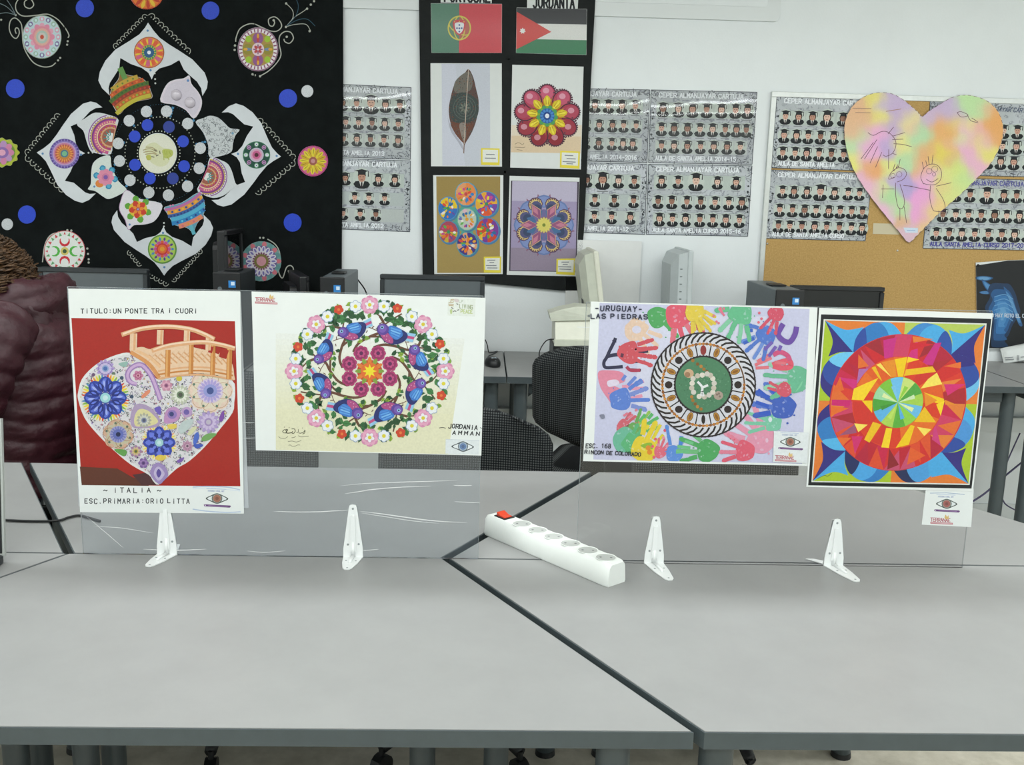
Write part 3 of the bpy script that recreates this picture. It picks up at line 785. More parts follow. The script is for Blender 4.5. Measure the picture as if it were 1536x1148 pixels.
P7 = [(165,233.7),(150,236.3),(139.8,245),(137,259),(136.3,276.3),(132,284),(143,286.8),(155.4,295.5),(164,298.6),(179.8,292),(190,284),(178,272),(167.5,250)]
def dr7(p, pts, c):
    mx, my = 158.5, 266
    p.radial(mx, my, 8, 19, 5, 6, '#2f84ac', .2); p.radial(mx, my, 10, 17, 3, 6, '#58a8c4', .2); p.ell(149.5, 275.5, 6.5, 6, '#d8823c', 12); p.radial(mx, my, 0, 13, 5, 8, '#d98aa4', .1); p.ell(mx, my, 6, 6, '#c87a9c', 14); p.ell(mx, my, 3.4, 3.4, '#7a58a4', 10)
    p.ell(141.5, 280, 1.7, 1.7, '#5f86b8', 8)
petal('printed_petal', P7, '#cfd8d2', dr7)

# centre ring
plate('ring_disc', Print.E(240, 230, 73, 75, 56), PY, 0.0010, M['cloth'], banner)
RY = PY-.0010
p = Print(RY)
pe = []
for k in range(12):
    a = 2*PI*(k+.5)/12-PI/2+.02
    for r in (56.5, 61, 65.5, 69.5): pe.append((240+r*math.cos(a), 230+r*1.02*math.sin(a)))
p.dots(pe, 2.0, ['#3a7298', '#4482aa'], 8)
p.dots([(240+71.2*math.cos(2*PI*k/110), 230+73.2*math.sin(2*PI*k/110)) for k in range(110)], .55, '#35607c', 5)
p.dots([(240+52.5*math.cos(2*PI*k/64), 229+53.5*math.sin(2*PI*k/64)) for k in range(64)], .95, '#b9bcae', 6)
p.dots([(238+32*math.cos(2*PI*k/44), 230+33.4*math.sin(2*PI*k/44)) for k in range(44)], .95, '#c3c5b8', 6)
p.build('dot_painting', M['paint'], banner)
for x, y in [(445,175),(637,172),(840,290),(960,525),(950,717),(838,890),(655,975),(468,950),(287,832),(187,648),(175,480),(280,262)]:
    plate('silver_disc', Print.E(150+x/6.378, 140+y/6.378, 8.4, 8.7, 20), RY, 0.0012, M['silver'], banner)
for i, (x, y) in enumerate([(455,305),(660,322),(795,460),(805,698),(697,815),(478,815),(335,685),(332,413)]):
    plate('blue_disc', Print.E(150+x/6.378, 140+y/6.378, 8.7, 9, 20), RY, 0.0012, M['bluedark'] if i in (1, 4) else M['blueglit'], banner)
d = plate('centre_disc', Print.E(237, 230, 28.6, 30.4, 40), RY, 0.0012, M['petal'], banner)
p = Print(RY-.0012, view(150, 140, 6.378))
p.ell(552, 575, 180, 190, '#d9dbc4', 40); p.ell(552, 575, 165, 176, '#dcdccb', 40)
p.smooth([(430,520),(520,470),(600,520),(690,540),(680,600),(640,680),(560,700),(470,640)], '#d2d3ae')
p.smooth([(600,540),(690,545),(690,600),(620,620)], '#b3bb62'); p.smooth([(440,600),(480,590),(490,630),(455,640)], '#b8b85a')
p.strokes([[(410,545),(480,530),(540,560)],[(415,565),(490,555),(540,580)],[(430,585),(500,575),(545,590)],[(440,515),(500,520),(540,545)]], 9, '#a89c74', True)
p.strokes([[(515,540),(550,555)],[(570,550),(575,580)],[(490,605),(520,612)],[(535,600),(560,590)]], 9, '#6a6a5c')
p.strokes([[(600,570),(600,545)],[(615,545),(625,590)],[(640,550),(640,590)],[(660,555),(680,590)],[(610,600),(612,640)],[(640,605),(660,635)]], 8, '#a4ae4c')
p.build('emblem', M['ink'], d)

# loose glitter discs
for x, y, r in [(127.4,12,13.7),(315.8,16,13.3),(23,133,14),(432,147.6,13.6),(40.5,322,13.4),(439,334,13.4)]:
    plate('blue_disc', Print.E(x, y, r, r*1.02, 24), CY, 0.0012, M['blueglit'], banner)
for x, y, r in [(461,137,9),(11,336.5,8.6)]:
    plate('silver_disc', Print.E(x, y, r, r*1.02, 20), CY, 0.0012, M['silver'], banner)
# painted scrolls and scalloped lace lines
p = Print(CY-.0001)
WH = '#aeb0a6'
def sc(pts, x0, y0, s, w=1.5, c=WH): p.stroke(pxs(pts, x0, y0, s), w, c, True, 6)
sc([(585,325),(593,300),(560,240),(500,170),(430,128),(380,122),(310,132),(200,138),(145,100),(135,40),(165,-20)], 0, 0, 5.739)
sc([(210,40),(215,10),(260,-10),(290,40),(260,72),(220,60),(208,35)], 0, 0, 5.739)
sc([(480,540),(440,570),(370,575),(290,540),(230,460),(200,380),(192,280),(180,200),(130,155),(90,180),(80,250),(105,310),(140,330),(165,290),(160,250),(140,240),(130,260),(140,290)], 0, 0, 5.739)
p.dots(pxs([(583,355),(578,385),(500,520),(518,498),(135,130),(10,170)], 0, 0, 5.739), 1.6, WH)
sc([(135,360),(140,320),(170,250),(230,212),(290,205),(360,235),(430,265),(490,268),(530,230),(515,180),(470,145),(420,165),(425,215),(455,225),(470,195),(462,175)], 330, 0, 5.742)
sc([(345,655),(420,610),(490,540),(525,470),(510,380),(515,310),(560,272),(610,280),(632,330),(600,372),(560,360),(550,335)], 330, 0, 5.742)
sc([(568,230),(640,150),(700,110),(750,75)], 330, 0, 5.742, 1.0)
sc([(568,230),(625,160),(625,90),(570,30)], 330, 0, 5.742, 1.0)
sc([(568,230),(650,210),(740,210),(780,265)], 330, 0, 5.742, 1.0)
sc([(568,230),(650,140),(675,60),(660,0)], 330, 0, 5.742, 1.0, '#2f4f60')
sc([(568,230),(660,175),(750,165),(820,225)], 330, 0, 5.742, 1.0, '#2f4f60')
p.dots(pxs([(568,232),(570,30),(750,75),(782,40),(810,10),(772,268),(129,392),(126,430),(280,640),(300,648),(345,657),(462,175),(575,317)], 330, 0, 5.742), 1.8, WH)
for e in ([(135,130),(60,60),(0,30)], [(135,130),(100,60),(60,0)], [(135,130),(60,110),(-20,120)]): sc(e, 0, 0, 5.739, 1.0, '#6f7d82')
sc([(1330,470),(1390,510),(1425,570),(1430,650),(1420,730),(1450,780),(1480,700),(1510,680),(1535,700),(1530,740),(1495,735)], 150, 270, 5.297)
p.dots(pxs([(1272,460),(1298,460),(1500,725)], 150, 270, 5.297), 1.6, WH)
sc([(170,1050),(180,980),(205,940),(250,930)], 0, 0, 2.669)
p.dots([(101,345.5),(107,346),(131,373),(132,381),(133,389),(133,394)], 1.7, WH)
def lace(a, b, n, side, x0, y0, s):
    A = Vector((x0+a[0]/s, y0+a[1]/s)); B = Vector((x0+b[0]/s, y0+b[1]/s)); d = (B-A)/n; nn = Vector((-d.y, d.x)).normalized()*side
    L = d.length; st = []; dt = []
    for k in range(n):
        c = A+d*(k+.5)
        st.append([tuple(c+d*(-.55*math.cos(q))+nn*(L*.75*math.sin(q))) for q in (0, .5, 1.0, 1.57, 2.1, 2.6, 3.1)])
        dt.append(tuple(c+nn*L*.12))
    p.strokes(st, .95, WH); p.dots(dt, 1.0, WH, 6)
lace((195,380), (490,85), 9, -1, 140, 10, 6.044); lace((500,80), (865,430), 9, -1, 140, 10, 6.044)
lace((60,590), (345,245), 9, -1, 30, 130, 5.74); lace((390,890), (60,590), 8, -1, 30, 130, 5.74)
lace((545,255), (895,640), 9, -1, 300, 140, 6.375); lace((895,640), (530,950), 8, -1, 300, 140, 6.375)
lace((330,675), (230,560), 4, -1, 150, 270, 5.297); lace((545,825), (400,745), 4, -1, 150, 270, 5.297); lace((800,550), (570,800), 9, -1, 150, 270, 5.297)
p.dots(pxs([(556,605),(560,657),(562,695)], 140, 10, 6.044)+pxs([(590,570),(625,568)], 30, 130, 5.74)+pxs([(508,342),(508,370)], 150, 270, 5.297), 1.4, '#c9ccc8')
p.build('painted_scrollwork', M['paint'], banner)
# small blue drops on the white petals
p = Print(PY-.0001)
p.dots([(221.5,46),(225.8,105.5),(64,230.5),(121.5,232),(415,234),(357,231),(246.5,401),(244.5,349.5)], 1.8, '#5a86b4', 8)
p.build('blue_drops', M['paint'], banner)

# ================================================================== GRADUATION POSTERS
def poster_mat(name, seed):
    m = bpy.data.materials.new(name); m.use_nodes = True
    nt = m.node_tree; b = nt.nodes['Principled BSDF']
    tc = N(nt, 'ShaderNodeTexCoord')
    mp = N(nt, 'ShaderNodeMapping'); mp.inputs['Location'].default_value = (seed*1.7, seed, 0)
    nt.links.new(tc.outputs['Object'], mp.inputs['Vector'])
    n1 = N(nt, 'ShaderNodeTexNoise', Scale=5.0, Detail=4.0); n2 = N(nt, 'ShaderNodeTexNoise', Scale=38.0, Detail=4.0, Distortion=2.0)
    for n in (n1, n2): nt.links.new(mp.outputs[0], n.inputs['Vector'])
    r1 = N(nt, 'ShaderNodeValToRGB'); e = r1.color_ramp.elements
    e[0].position = .35; e[0].color = lin('#a7abb2'); e[1].position = .65; e[1].color = lin('#c0c4cb')
    x = e.new(.5); x.color = lin('#b3b9bc')
    r2 = N(nt, 'ShaderNodeValToRGB'); e2 = r2.color_ramp.elements
    e2[0].position = .36; e2[0].color = (.45, .45, .5, 1); e2[1].position = .47; e2[1].color = (1, 1, 1, 1)
    nt.links.new(n1.outputs['Fac'], r1.inputs['Fac']); nt.links.new(n2.outputs['Fac'], r2.inputs['Fac'])
    mx = N(nt, 'ShaderNodeMix', data_type='RGBA', blend_type='MULTIPLY'); mx.inputs[0].default_value = .9
    nt.links.new(r1.outputs[0], mx.inputs[6]); nt.links.new(r2.outputs[0], mx.inputs[7]); nt.links.new(mx.outputs[2], b.inputs['Base Color'])
    b.inputs['Roughness'].default_value = .45
    return m
SKIN = ['#d2aa96', '#c69a86', '#dab8a6', '#b98c78', '#cfa492', '#9a7260']
HAIRC = ['#2a211c', '#3a2c22', '#1e1a18', '#4a382a', '#6a6460', '#33261e']
def class_poster(label, corners, rows, title, foot, seed, Y, tcol='#e6eaee', fcol='#e6eaee', wavy=False, group='graduation class posters'):
    TL, TR, BR, BL = corners
    loc = centre(corners, Y)
    t = thing('class_poster', label, 'poster', loc, 0, group)
    plate('sheet', corners, Y, 0.0012, poster_mat('poster_print', seed), t)
    Q = quad(TL, TR, BR, BL, 150, 105)
    rnd = random.Random(seed)
    p = Print(Y-.0012, Q)
    # dark floral border
    sp = []
    for k in range(150):
        e = rnd.choice('tblrtb'); u = rnd.uniform(1, 149); v = rnd.uniform(1, 104)
        if e == 't': v = rnd.uniform(1, 8)
        elif e == 'b': v = rnd.uniform(96, 104)
        elif e == 'l': u = rnd.uniform(1, 7)
        else: u = rnd.uniform(143, 149)
        a = rnd.uniform(0, 6.3); l = rnd.uniform(1, 3)
        sp.append([(u-l*math.cos(a), v-l*math.sin(a)), (u+rnd.uniform(-1, 1), v+rnd.uniform(-1, 1)), (u+l*math.cos(a), v+l*math.sin(a))])
    p.strokes(sp, .8, '#4b4f55')
    p.dots([(rnd.choice((4, 146))+rnd.uniform(-2, 2), rnd.uniform(28, 80)) for _ in range(12)], 1.5, '#2c3034', 6)
    p.strokes([[(.4, .4), (149.6, .4)], [(149.6, .4), (149.6, 104.6)], [(149.6, 104.6), (.4, 104.6)], [(.4, 104.6), (.4, .4)]], .9, '#3a3f48')
    p.add([([(9, vy-s*1.1), (141, vy-s*1.15), (141, vy+s*1.5), (9, vy+s*1.5)], ['#b4bfb8', '#b3bcba', '#b8bfbc'][i % 3]) for i, (vy, s, us) in enumerate(rows)])
    p.strokes([[(9, vy-s*1.16), (141, vy-s*1.2)] for vy, s, us in rows], .35, '#7d8488')
    L = {k: [] for k in 'vig hairb gown col face hair cap tie feat name'.split()}
    for vy, s, us in rows:
        for u in us:
            k_ = 1.0
            if isinstance(u, tuple): u, k_ = u
            s_ = s*k_*1.12; x, y = u, vy-(s_-s)*.4
            sk = rnd.choice(SKIN); hc = rnd.choice(HAIRC); lh = rnd.random() < .45
            E = Print.E
            L['vig'].append((E(x, y+s_*.1, s_*1.05, s_*1.25, 12), '#bfc8c0'))
            if lh: L['hairb'].append((E(x, y-s_*.05, s_*.58, s_*.82, 10), hc))
            else: L['hairb'].append((E(x, y-s_*.25, s_*.47, s_*.5, 10), hc))
            L['gown'].append(([(x-s_*.95, y+s_*.82), (x-s_*.72, y+s_*.5), (x-s_*.25, y+s_*.42), (x+s_*.25, y+s_*.42), (x+s_*.72, y+s_*.5), (x+s_*.95, y+s_*.82), (x+s_*.72, y+s_*1.2), (x+s_*.3, y+s_*1.36), (x-s_*.3, y+s_*1.36), (x-s_*.72, y+s_*1.2)], '#1d2224'))
            L['col'].append(([(x-s_*.3, y+s_*.42), (x+s_*.3, y+s_*.42), (x+s_*.12, y+s_*1.05), (x-s_*.12, y+s_*1.05)], '#d8d8d2'))
            L['face'].append((E(x, y, s_*.44, s_*.57, 12), sk))
            L['tie'].append(([(x-s_*.09, y+s_*.58), (x+s_*.09, y+s_*.58), (x+s_*.1, y+s_*1.25), (x-s_*.1, y+s_*1.25)], '#2b2228'))
            L['feat'] += [([(x-s_*.26, y-s_*.1), (x-s_*.08, y-s_*.1), (x-s_*.08, y-s_*.02), (x-s_*.26, y-s_*.02)], '#4a3830'),
                          ([(x+s_*.08, y-s_*.1), (x+s_*.26, y-s_*.1), (x+s_*.26, y-s_*.02), (x+s_*.08, y-s_*.02)], '#4a3830'),
                          ([(x-s_*.14, y+s_*.26), (x+s_*.14, y+s_*.26), (x+s_*.1, y+s_*.34), (x-s_*.1, y+s_*.34)], '#8a5048')]
            L['hair'].append(([(x-s_*.43, y-s_*.1), (x-s_*.42, y-s_*.42), (x+s_*.42, y-s_*.42), (x+s_*.43, y-s_*.1), (x+s_*.3, y-s_*.3), (x-s_*.3, y-s_*.3)], hc))
            L['cap'].append(([(x-s_*.82, y-s_*.78), (x, y-s_*.98), (x+s_*.82, y-s_*.78), (x+s_*.45, y-s_*.66), (x+s_*.43, y-s_*.36), (x-s_*.43, y-s_*.36), (x-s_*.45, y-s_*.66)], '#24262a'))
            L['cap'].append(([(x+s_*.7, y-s_*.75), (x+s_*.78, y-s_*.75), (x+s_*.8, y-s_*.1), (x+s_*.68, y-s_*.1)], '#24262a'))
            L['name'].append(([(x-s_*.7, y+s_*1.5), (x+s_*.7, y+s_*1.5), (x+s_*.7, y+s_*1.62), (x-s_*.7, y+s_*1.62)], '#7d8084'))
    for k in 'vig hairb gown col tie face feat hair cap name'.split(): p.add(L[k])
    if title: p.text(title, 12, 4.2, 6.2, tcol, w=3.6, sw=1.25, gap=1.7)
    if foot: p.text(foot, 10, 95, 5.6, fcol, w=3.1, sw=1.15, gap=1.6)
    p.build('print', M['ink'], t)
    if wavy:
        mb = MB(); rnd2 = random.Random(seed+5); ph = rnd2.uniform(0, 3)
        def f(u, v):
            a = at_y(*Q(u*150, v*105), Y-.0012-p.L*p.DZ-.0004)
            k_ = 1+.22*math.sin(3.1*u+ph)+.06*math.sin(11*u)
            bump = .33*wavy*k_*(v-v*v)
            return (a.x-loc.x, a.y-bump-loc.y, a.z-loc.z)
        mb.grid(f, 40, 40).build('laminating_film', M['laminate_film'], t, smooth=True, fix=False)
    return t
def row(vy, s, n, u0=14, u1=136, big=None, k=1.35):
    us = [u0+(u1-u0)*i/(n-1) for i in range(n)]
    if big is not None: us[big] = (us[big], k)
    return (vy, s, us)
T1 = 'CEPER ALMANJAYAR CARTUJA'
F1 = 'AULA DE SANTA AMELIA'
F2 = 'AULA SANTA AMELIA CURSO'
GW = WY-.0006
class_poster('grey class portrait poster right of the black cloth, upper one', [(458,123.5),(617,131),(616,239.5),(456,234)], [row(27,8,7,12,134,4),(54,7.4,[20,39,58,76,95,113,132]),(78,7.4,[18,37,55,74,93,112,132])], T1, F1+' 2013', 11, GW, wavy=.09)
class_poster('grey class portrait poster right of the black cloth, lower one', [(456,235.5),(616,241),(615,348),(454,342)], [row(29,7.6,6,12,128,3,1.45),(57,7.2,[20,45,72,92,114]),(81,7.2,[25,56,80,102])], T1, F1+' 2012', 12, GW)
class_poster('class portrait poster with bright glare half hidden by the black flag panel, upper', [(818,131.5),(975,134.5),(971,244.5),(815,240.5)], [row(24,8,7,14,130),(52,7.2,[20,40,60,79,98,114,132]),(78,7.2,[20,40,60,79,98,114,128])], T1, F1+' 2014-2016', 13, GW, wavy=.095)
class_poster('class portrait poster with wide glare streak, upper right of the four by the flags', [(976.5,134.5),(1136,138),(1128.5,247),(972.5,244.5)], [(27,8.4,[18,40,60,80,101,121,138]),(55,7.8,[17,35,54,72,90,108,124,138]),(80,7.6,[18,36,55,74,93,112,131])], T1, F1+' 2014-15', 14, GW, wavy=.095)
class_poster('class portrait poster half hidden by the black flag panel, lower', [(815,242),(971,246),(967.5,352),(812,347.5)], [row(26,8,6,18,132,3,1.3),(55,7.6,[20,48,76,104,132]),(80,7.6,[20,48,76,101,128])], T1, F1+' 2011-12', 15, GW)
class_poster('class portrait poster without glare, lower right of the four by the flags', [(972.5,246),(1128.5,248.5),(1122,355),(969,352)], [(25,7.8,[20,44,(70,1.35),101,128]),(55,8,[16,36,58,78,99,119,138]),(81,8,[19,38,57,78,97,116,136])], T1, F2+' 2015-16', 16, GW)

# ================================================================== FLAG PANEL OF BLACK PAPER
pan = [(628,-34),(894.5,-30),(893,0),(888,90),(884,170),(880,260),(876,345),(868,436),(842,436),(800,432),(760,428),(720,424),(634,414)]
pc = centre(pan, WY)
panel = thing('flag_display', 'long black paper panel on the wall holding two flags and four pictures', 'display panel', pc)
plate('backing_paper', pan, WY-.0125, 0.0025, M['blackpaper'], panel)
plate('paper_joint', [(757,-30),(766,-30),(764,120),(759,255),(757,425),(752,424),(756,255),(759,120)], WY-.015, 0.0009, M['blackpaper'], panel)
plate('paper_joint', [(632,254),(880,258),(880,262),(632,258)], WY-.015, 0.0009, M['blackpaper'], panel)
plate('paper_joint', [(630,84),(888,90),(888,93),(630,87)], WY-.015, 0.0009, M['blackpaper'], panel)
FY = WY-.0161
def wall_sheet(name, label, cat, corners, Y, m=None, th=.0008, group=None):
    t = thing(name, label, cat, centre(corners, Y), 0, group)
    plate('sheet', corners, Y, th, m or M['paper'], t)
    return t, Print(Y-th)
t, p = wall_sheet('country_card', 'white name card with black lettering PORTUGAL at the top edge', 'card', [(661,-14),(738,-11.5),(737.5,5),(661,3.8)], FY)
p.text('PORTUGAL', 667, -13, 15, '#1c2023', w=6.0, sw=2.5, gap=1.9, slope=.02); p.build('lettering', M['ink'], t)
t, p = wall_sheet('country_card', 'white name card with black lettering JORDANIA', 'card', [(791,-9),(867.5,-6.5),(866.5,14.6),(790.5,12.6)], FY)
p.text('JORDANIA', 800, -4.5, 15.5, '#1c2023', w=5.4, sw=2.4, gap=1.9, slope=.02); p.build('lettering', M['ink'], t)
t, p = wall_sheet('flag', 'green and red flag with yellow emblem above the leaf picture', 'flag', [(646.3,5),(753,6),(752.6,79.5),(647.3,79.3)], FY)
p.poly([(646.5,5.2),(689,5.6),(688.5,79.2),(647.5,79.1)], '#4f7f68'); p.poly([(689,5.6),(752.8,6.2),(752.4,79.3),(688.5,79.2)], '#cf3f4a')
p.ell(689,42,17.6,18.6,'#cfc44e',32); p.ell(689,42,15.6,16.6,'#8a7a48',32); p.ell(689,42,15.2,16.2,'#b55a4c',32); p.poly([e for e in Print.E(689,42,15.2,16.2,32) if e[0] <= 689.5],'#5a8266')
p.strokes([Print.E(689,42,17,8,24,.5)[:13], Print.E(689,42,8,17.5,24)[:24]], 1.6, '#cfc44e')
p.smooth([(680.5,31),(697.5,31),(697.5,43),(694,50),(689,53),(684,50),(680.5,43)], '#c8404a'); p.smooth([(683,34.5),(695,34.5),(695,43),(692.5,48),(689,50.5),(685.5,48),(683,43)], '#e3e6e8')
p.dots([(689,37.5),(689,42.5),(689,47.3),(685.5,42.3),(692.5,42.3)], 1.5, '#4a5f9c', 6); p.dots([(682,32.6),(689,32.3),(696,32.6)], 1.0, '#cfc44e', 5)
p.build('flag_print', M['glossink'], t)
t, p = wall_sheet('flag', 'black white and green flag with red triangle and white star', 'flag', [(775,11.5),(880.5,13.5),(879.5,82.5),(774,79.6)], FY)
p.poly([(775.2,11.8),(880.2,13.7),(880,36.8),(775,35)], '#1f2226'); p.poly([(775,35),(880,36.8),(879.8,60.3),(774.6,58.2)], '#dfe0dc'); p.poly([(774.6,58.2),(879.8,60.3),(879.3,82.2),(774.2,79.4)], '#2a7a50')
p.poly([(775,17.5),(827,47.8),(774.4,74)], '#cf3b34'); p.radial(784,46.3,0,4.8,1.5,7,'#e6e6e2',.2,kind='dia'); p.radial(784,46.3,-.5,4.8,1.3,7,'#e6e6e2',.2,kind='tri')
p.build('flag_print', M['glossink'], t)
def caption(t, corners, Y, lines):
    c = plate('caption_card', corners, Y, .0006, mat('yellow_card', '#e3d23e', .6), t)
    TL, TR, BR, BL = corners; Q = quad(TL, TR, BR, BL, 30, 27)
    q = Print(Y-.0006, Q); q.poly([(2.5,2.5),(27.5,2.5),(27.5,22.5),(2.5,22.5)], '#e2e4dc')
    q.strokes([[(x0, y), (x1, y)] for x0, x1, y in lines], 1.5, '#83878c')
    q.build('writing', M['ink'], c)
LP_ = view(640, 90, 3.48)
def lpx(pts): return [LP_(x, y) for x, y in pts]
# leaf
cs = lpx([(20,17),(392,18),(393,557),(23,555)])
t, p = wall_sheet('art_print', 'white picture sheet with a dark dry leaf', 'picture', cs, FY); p.T = LP_
p.poly([(78,20),(330,20),(332,553),(82,552)], '#c9ccd8'); p.poly([(150,20),(330,20),(331,553),(200,553)], '#c4c8d2')
p.smooth([(110,300),(120,330),(150,390),(185,440),(190,470),(165,430),(125,370)], '#a9abb8')
leaf = [(219,48),(243,90),(258,150),(271,210),(268,270),(255,330),(232,385),(205,430),(196,445),(185,425),(160,400),(138,365),(122,320),(115,260),(124,200),(140,140),(160,100),(195,72)]
p.smooth(leaf, '#5a4440', 5)
p.smooth([(150,110),(215,60),(240,100),(225,160),(150,170)], '#6e6a62'); p.smooth([(128,200),(200,170),(266,215),(262,300),(200,330),(130,310)], '#3f4846')
p.smooth([(125,325),(190,335),(245,330),(215,400),(196,435),(150,385)], '#6b4436')
p.smooth([(170,340),(200,330),(205,400),(190,420)], '#8a8078')
rnd = random.Random(5); dd = [(rnd.uniform(115,270), rnd.uniform(60,440)) for _ in range(420)]
p.dots([d_ for d_ in dd if inside(d_, leaf)], 2.6, ['#7d4a34','#3a3634','#54605a','#6a5048','#465a54'], 5)
for r in (58, 44, 30): p.strokes([Print.E(198, 250, r, r*1.05, 30)+[Print.E(198, 250, r, r*1.05, 30)[0]]], 3, '#57645e')
p.radial(198,250,4,28,5,8,'#6f756a'); p.stroke([(219,48),(212,150),(203,300),(195,440),(193,488)], 4, '#b9aa9c', True)
p.stroke([(196,440),(194,488)], 4, '#6a4a40')
p.build('print', M['ink'], t); caption(t, lpx([(284,460),(381,462),(380,550),(284,548)]), FY-.0009-p.L*p.DZ, [(8,22,10),(6,24,16)])
# red flower
cs = lpx([(447,25),(819,35),(805,572),(436,562)])
t, p = wall_sheet('art_print', 'white picture sheet with a pink petalled flower mandala', 'picture', cs, FY); p.T = LP_
p.poly([(442,390),(808,390),(803,488),(440,482)], '#d9c3a4'); p.poly([(443,340),(810,340),(808,400),(442,395)], '#dfd3c0')
cx, cy = 629, 292
for k in range(9):
    a = -PI/2+2*PI*k/9; ex, ey = cx+110*math.cos(a)*1.08, cy+112*math.sin(a)
    col = mix('#c8607c', '#8a2c34', .5+.5*math.sin(a))
    p.ell(ex, ey, 55, 47, '#4c2c3c', 20, a); 
    p.dots([(ex+53*math.cos(a+q*.22)*1.02, ey+53*math.sin(a+q*.22)) for q in range(-7, 8)], 5, '#5a3a48', 6)
    p.ell(ex, ey, 49, 41, mix(col, '#a03044', .5), 20, a); p.ell(ex+10*math.cos(a), ey+10*math.sin(a), 36, 32, col, 18, a); p.ell(ex+14*math.cos(a)-6, ey+14*math.sin(a)-6, 17, 15, mix(col, '#eac4d2', .6), 14)
p.ell(cx, cy, 78, 76, '#a8442c'); p.radial(cx, cy, 40, 108, 19, 9, '#d8c02e', -PI/2); p.radial(cx, cy, 45, 102, 9, 9, '#e6d84a', -PI/2)
p.radial(cx, cy, 60, 104, 3, 36, '#b89a24', .1, kind='tri'); p.ell(cx, cy, 52, 52, '#7fa83a'); p.radial(cx, cy, 30, 58, 12, 9, '#4f9a5c', -PI/2+.35)
p.ell(cx, cy, 38, 40, '#2f5fa4'); p.radial(cx, cy, 16, 38, 6, 12, '#4a86c8'); p.ell(cx, cy, 20, 22, '#274a8c'); p.ell(cx, cy, 11, 12, '#dfe6ee')
p.strokes([[(460,440),(480,432),(500,442),(508,434)],[(458,455),(500,458),(515,454)],[(470,468),(500,472)]], 2.4, '#8a7a66', True)
p.build('print', M['ink'], t); caption(t, lpx([(697,474),(800,478),(797,568),(695,562)]), FY-.0009-p.L*p.DZ, [(7,20,7),(10,24,12),(4,24,17),(10,20,20)])
# seven discs
cs = lpx([(34,602),(400,602),(397,1118),(40,1118)])
t, p = wall_sheet('art_print', 'picture of seven colourful painted discs on brown ground', 'picture', cs, FY); p.T = LP_
p.poly([(50,608),(384,608),(382,1112),(55,1112)], '#a68f55'); p.poly([(50,608),(384,608),(383,760),(52,760)], '#9c854c')
p.ell(210,832,66,70,'#56a08e')
for q in ((205,700),(315,752),(318,890),(212,960),(112,895),(112,775)): p.stroke([(210,832),q], 60, '#56a08e')
BR = ['#d8503a','#e0a02e','#3a7fc0','#c84a8c','#5fa84a','#e07a2e','#6a4aa0','#d8c83a','#2f6a9c','#e6e0d8']
for i, (x, y, rx, ry) in enumerate([(205,700,55,62),(312,752,60,66),(318,890,60,66),(212,960,55,62),(114,898,50,58),(112,775,50,60),(210,832,50,58)]):
    rnd = random.Random(40+i)
    p.ell(x+5, y+5, rx+4, ry+4, '#4a7a9c', 24); p.ell(x, y, rx+2, ry+2, ['#5aa0b4','#4a90b4','#5a86b4','#4a9aa8','#4a86b0','#4a90c0','#6ab09c'][i], 24)
    base = [['#e0884a','#dd9a6a'],['#d85a34','#7a4aa0','#e0a83a'],['#c84a34','#e0b83a','#7a3f94'],['#dda07a','#4a3a84'],['#a84a5c','#c8a83a'],['#e0c02e','#3a6fb8','#c84a3a'],['#b8c4b4','#d8b4c0']][i]
    n = 12
    p.add([([(x, y), (x+rx*.94*math.cos(2*PI*k/n), y+ry*.94*math.sin(2*PI*k/n)), (x+rx*.97*math.cos(2*PI*(k+.5)/n), y+ry*.97*math.sin(2*PI*(k+.5)/n)), (x+rx*.94*math.cos(2*PI*(k+1)/n), y+ry*.94*math.sin(2*PI*(k+1)/n))], rnd.choice(base)) for k in range(n)])
    sh = []
    for k in range(16):
        a = 2*PI*k/16+rnd.uniform(-.15, .15); r = rnd.uniform(.35, .75); l = rnd.uniform(.12, .26); wd = rnd.uniform(.07, .14)
        sh.append((Print.E(x+rx*r*math.cos(a), y+ry*r*math.sin(a), rx*l, ry*wd, 8, a), rnd.choice(BR)))
    p.add(sh)
    p.ell(x, y, 9, 10, rnd.choice(['#c84a4a','#3a8a5a','#d8a03a']), 10)
p.build('print', M['ink'], t); caption(t, lpx([(298,1028),(389,1026),(387,1112),(298,1110)]), FY-.0009-p.L*p.DZ, [(6,20,6),(10,18,10),(4,22,15),(6,24,19)])
# violet mandala
cs = lpx([(433,605),(798,615),(783,1130),(418,1122)])
t, p = wall_sheet('art_print', 'picture of a violet and cream pointed mandala on lilac ground', 'picture', cs, FY); p.T = LP_
p.poly([(440,630),(796,636),(782,1108),(430,1102)], '#4a4450'); p.poly([(447,632),(786,637),(776,1104),(437,1098)], '#9f94b4'); p.poly([(447,632),(786,637),(784,740),(445,735)], '#b9b2c8'); p.poly([(441,980),(779,985),(776,1104),(437,1098)], '#938699')
cx, cy = 612, 862
p.radial(cx,cy,120,166,18,16,'#8a6078',.2,kind='tri'); p.radial(cx,cy,90,158,44,8,'#6a7fb0',PI/8*0+.0,kind='round'); p.radial(cx,cy,96,150,34,8,'#7f90c0',0,kind='round')
p.radial(cx,cy,80,154,40,8,'#5a4060',PI/8,kind='round'); p.radial(cx,cy,84,148,35,8,'#cfb87a',PI/8,kind='round'); p.radial(cx,cy,70,134,30,8,'#54567c',PI/8,kind='round'); p.radial(cx,cy,70,116,22,8,'#3d4a68',PI/8,kind='round')
dd = []
for k in range(8):
    a = PI/8+k*PI/4; ex, ey = cx+116*math.cos(a), cy+116*math.sin(a)
    dd += [(ex+28*math.cos(a+q*.42), ey+28*math.sin(a+q*.42)) for q in range(-3, 4)]
p.dots(dd, 4, '#6a4a58', 6)
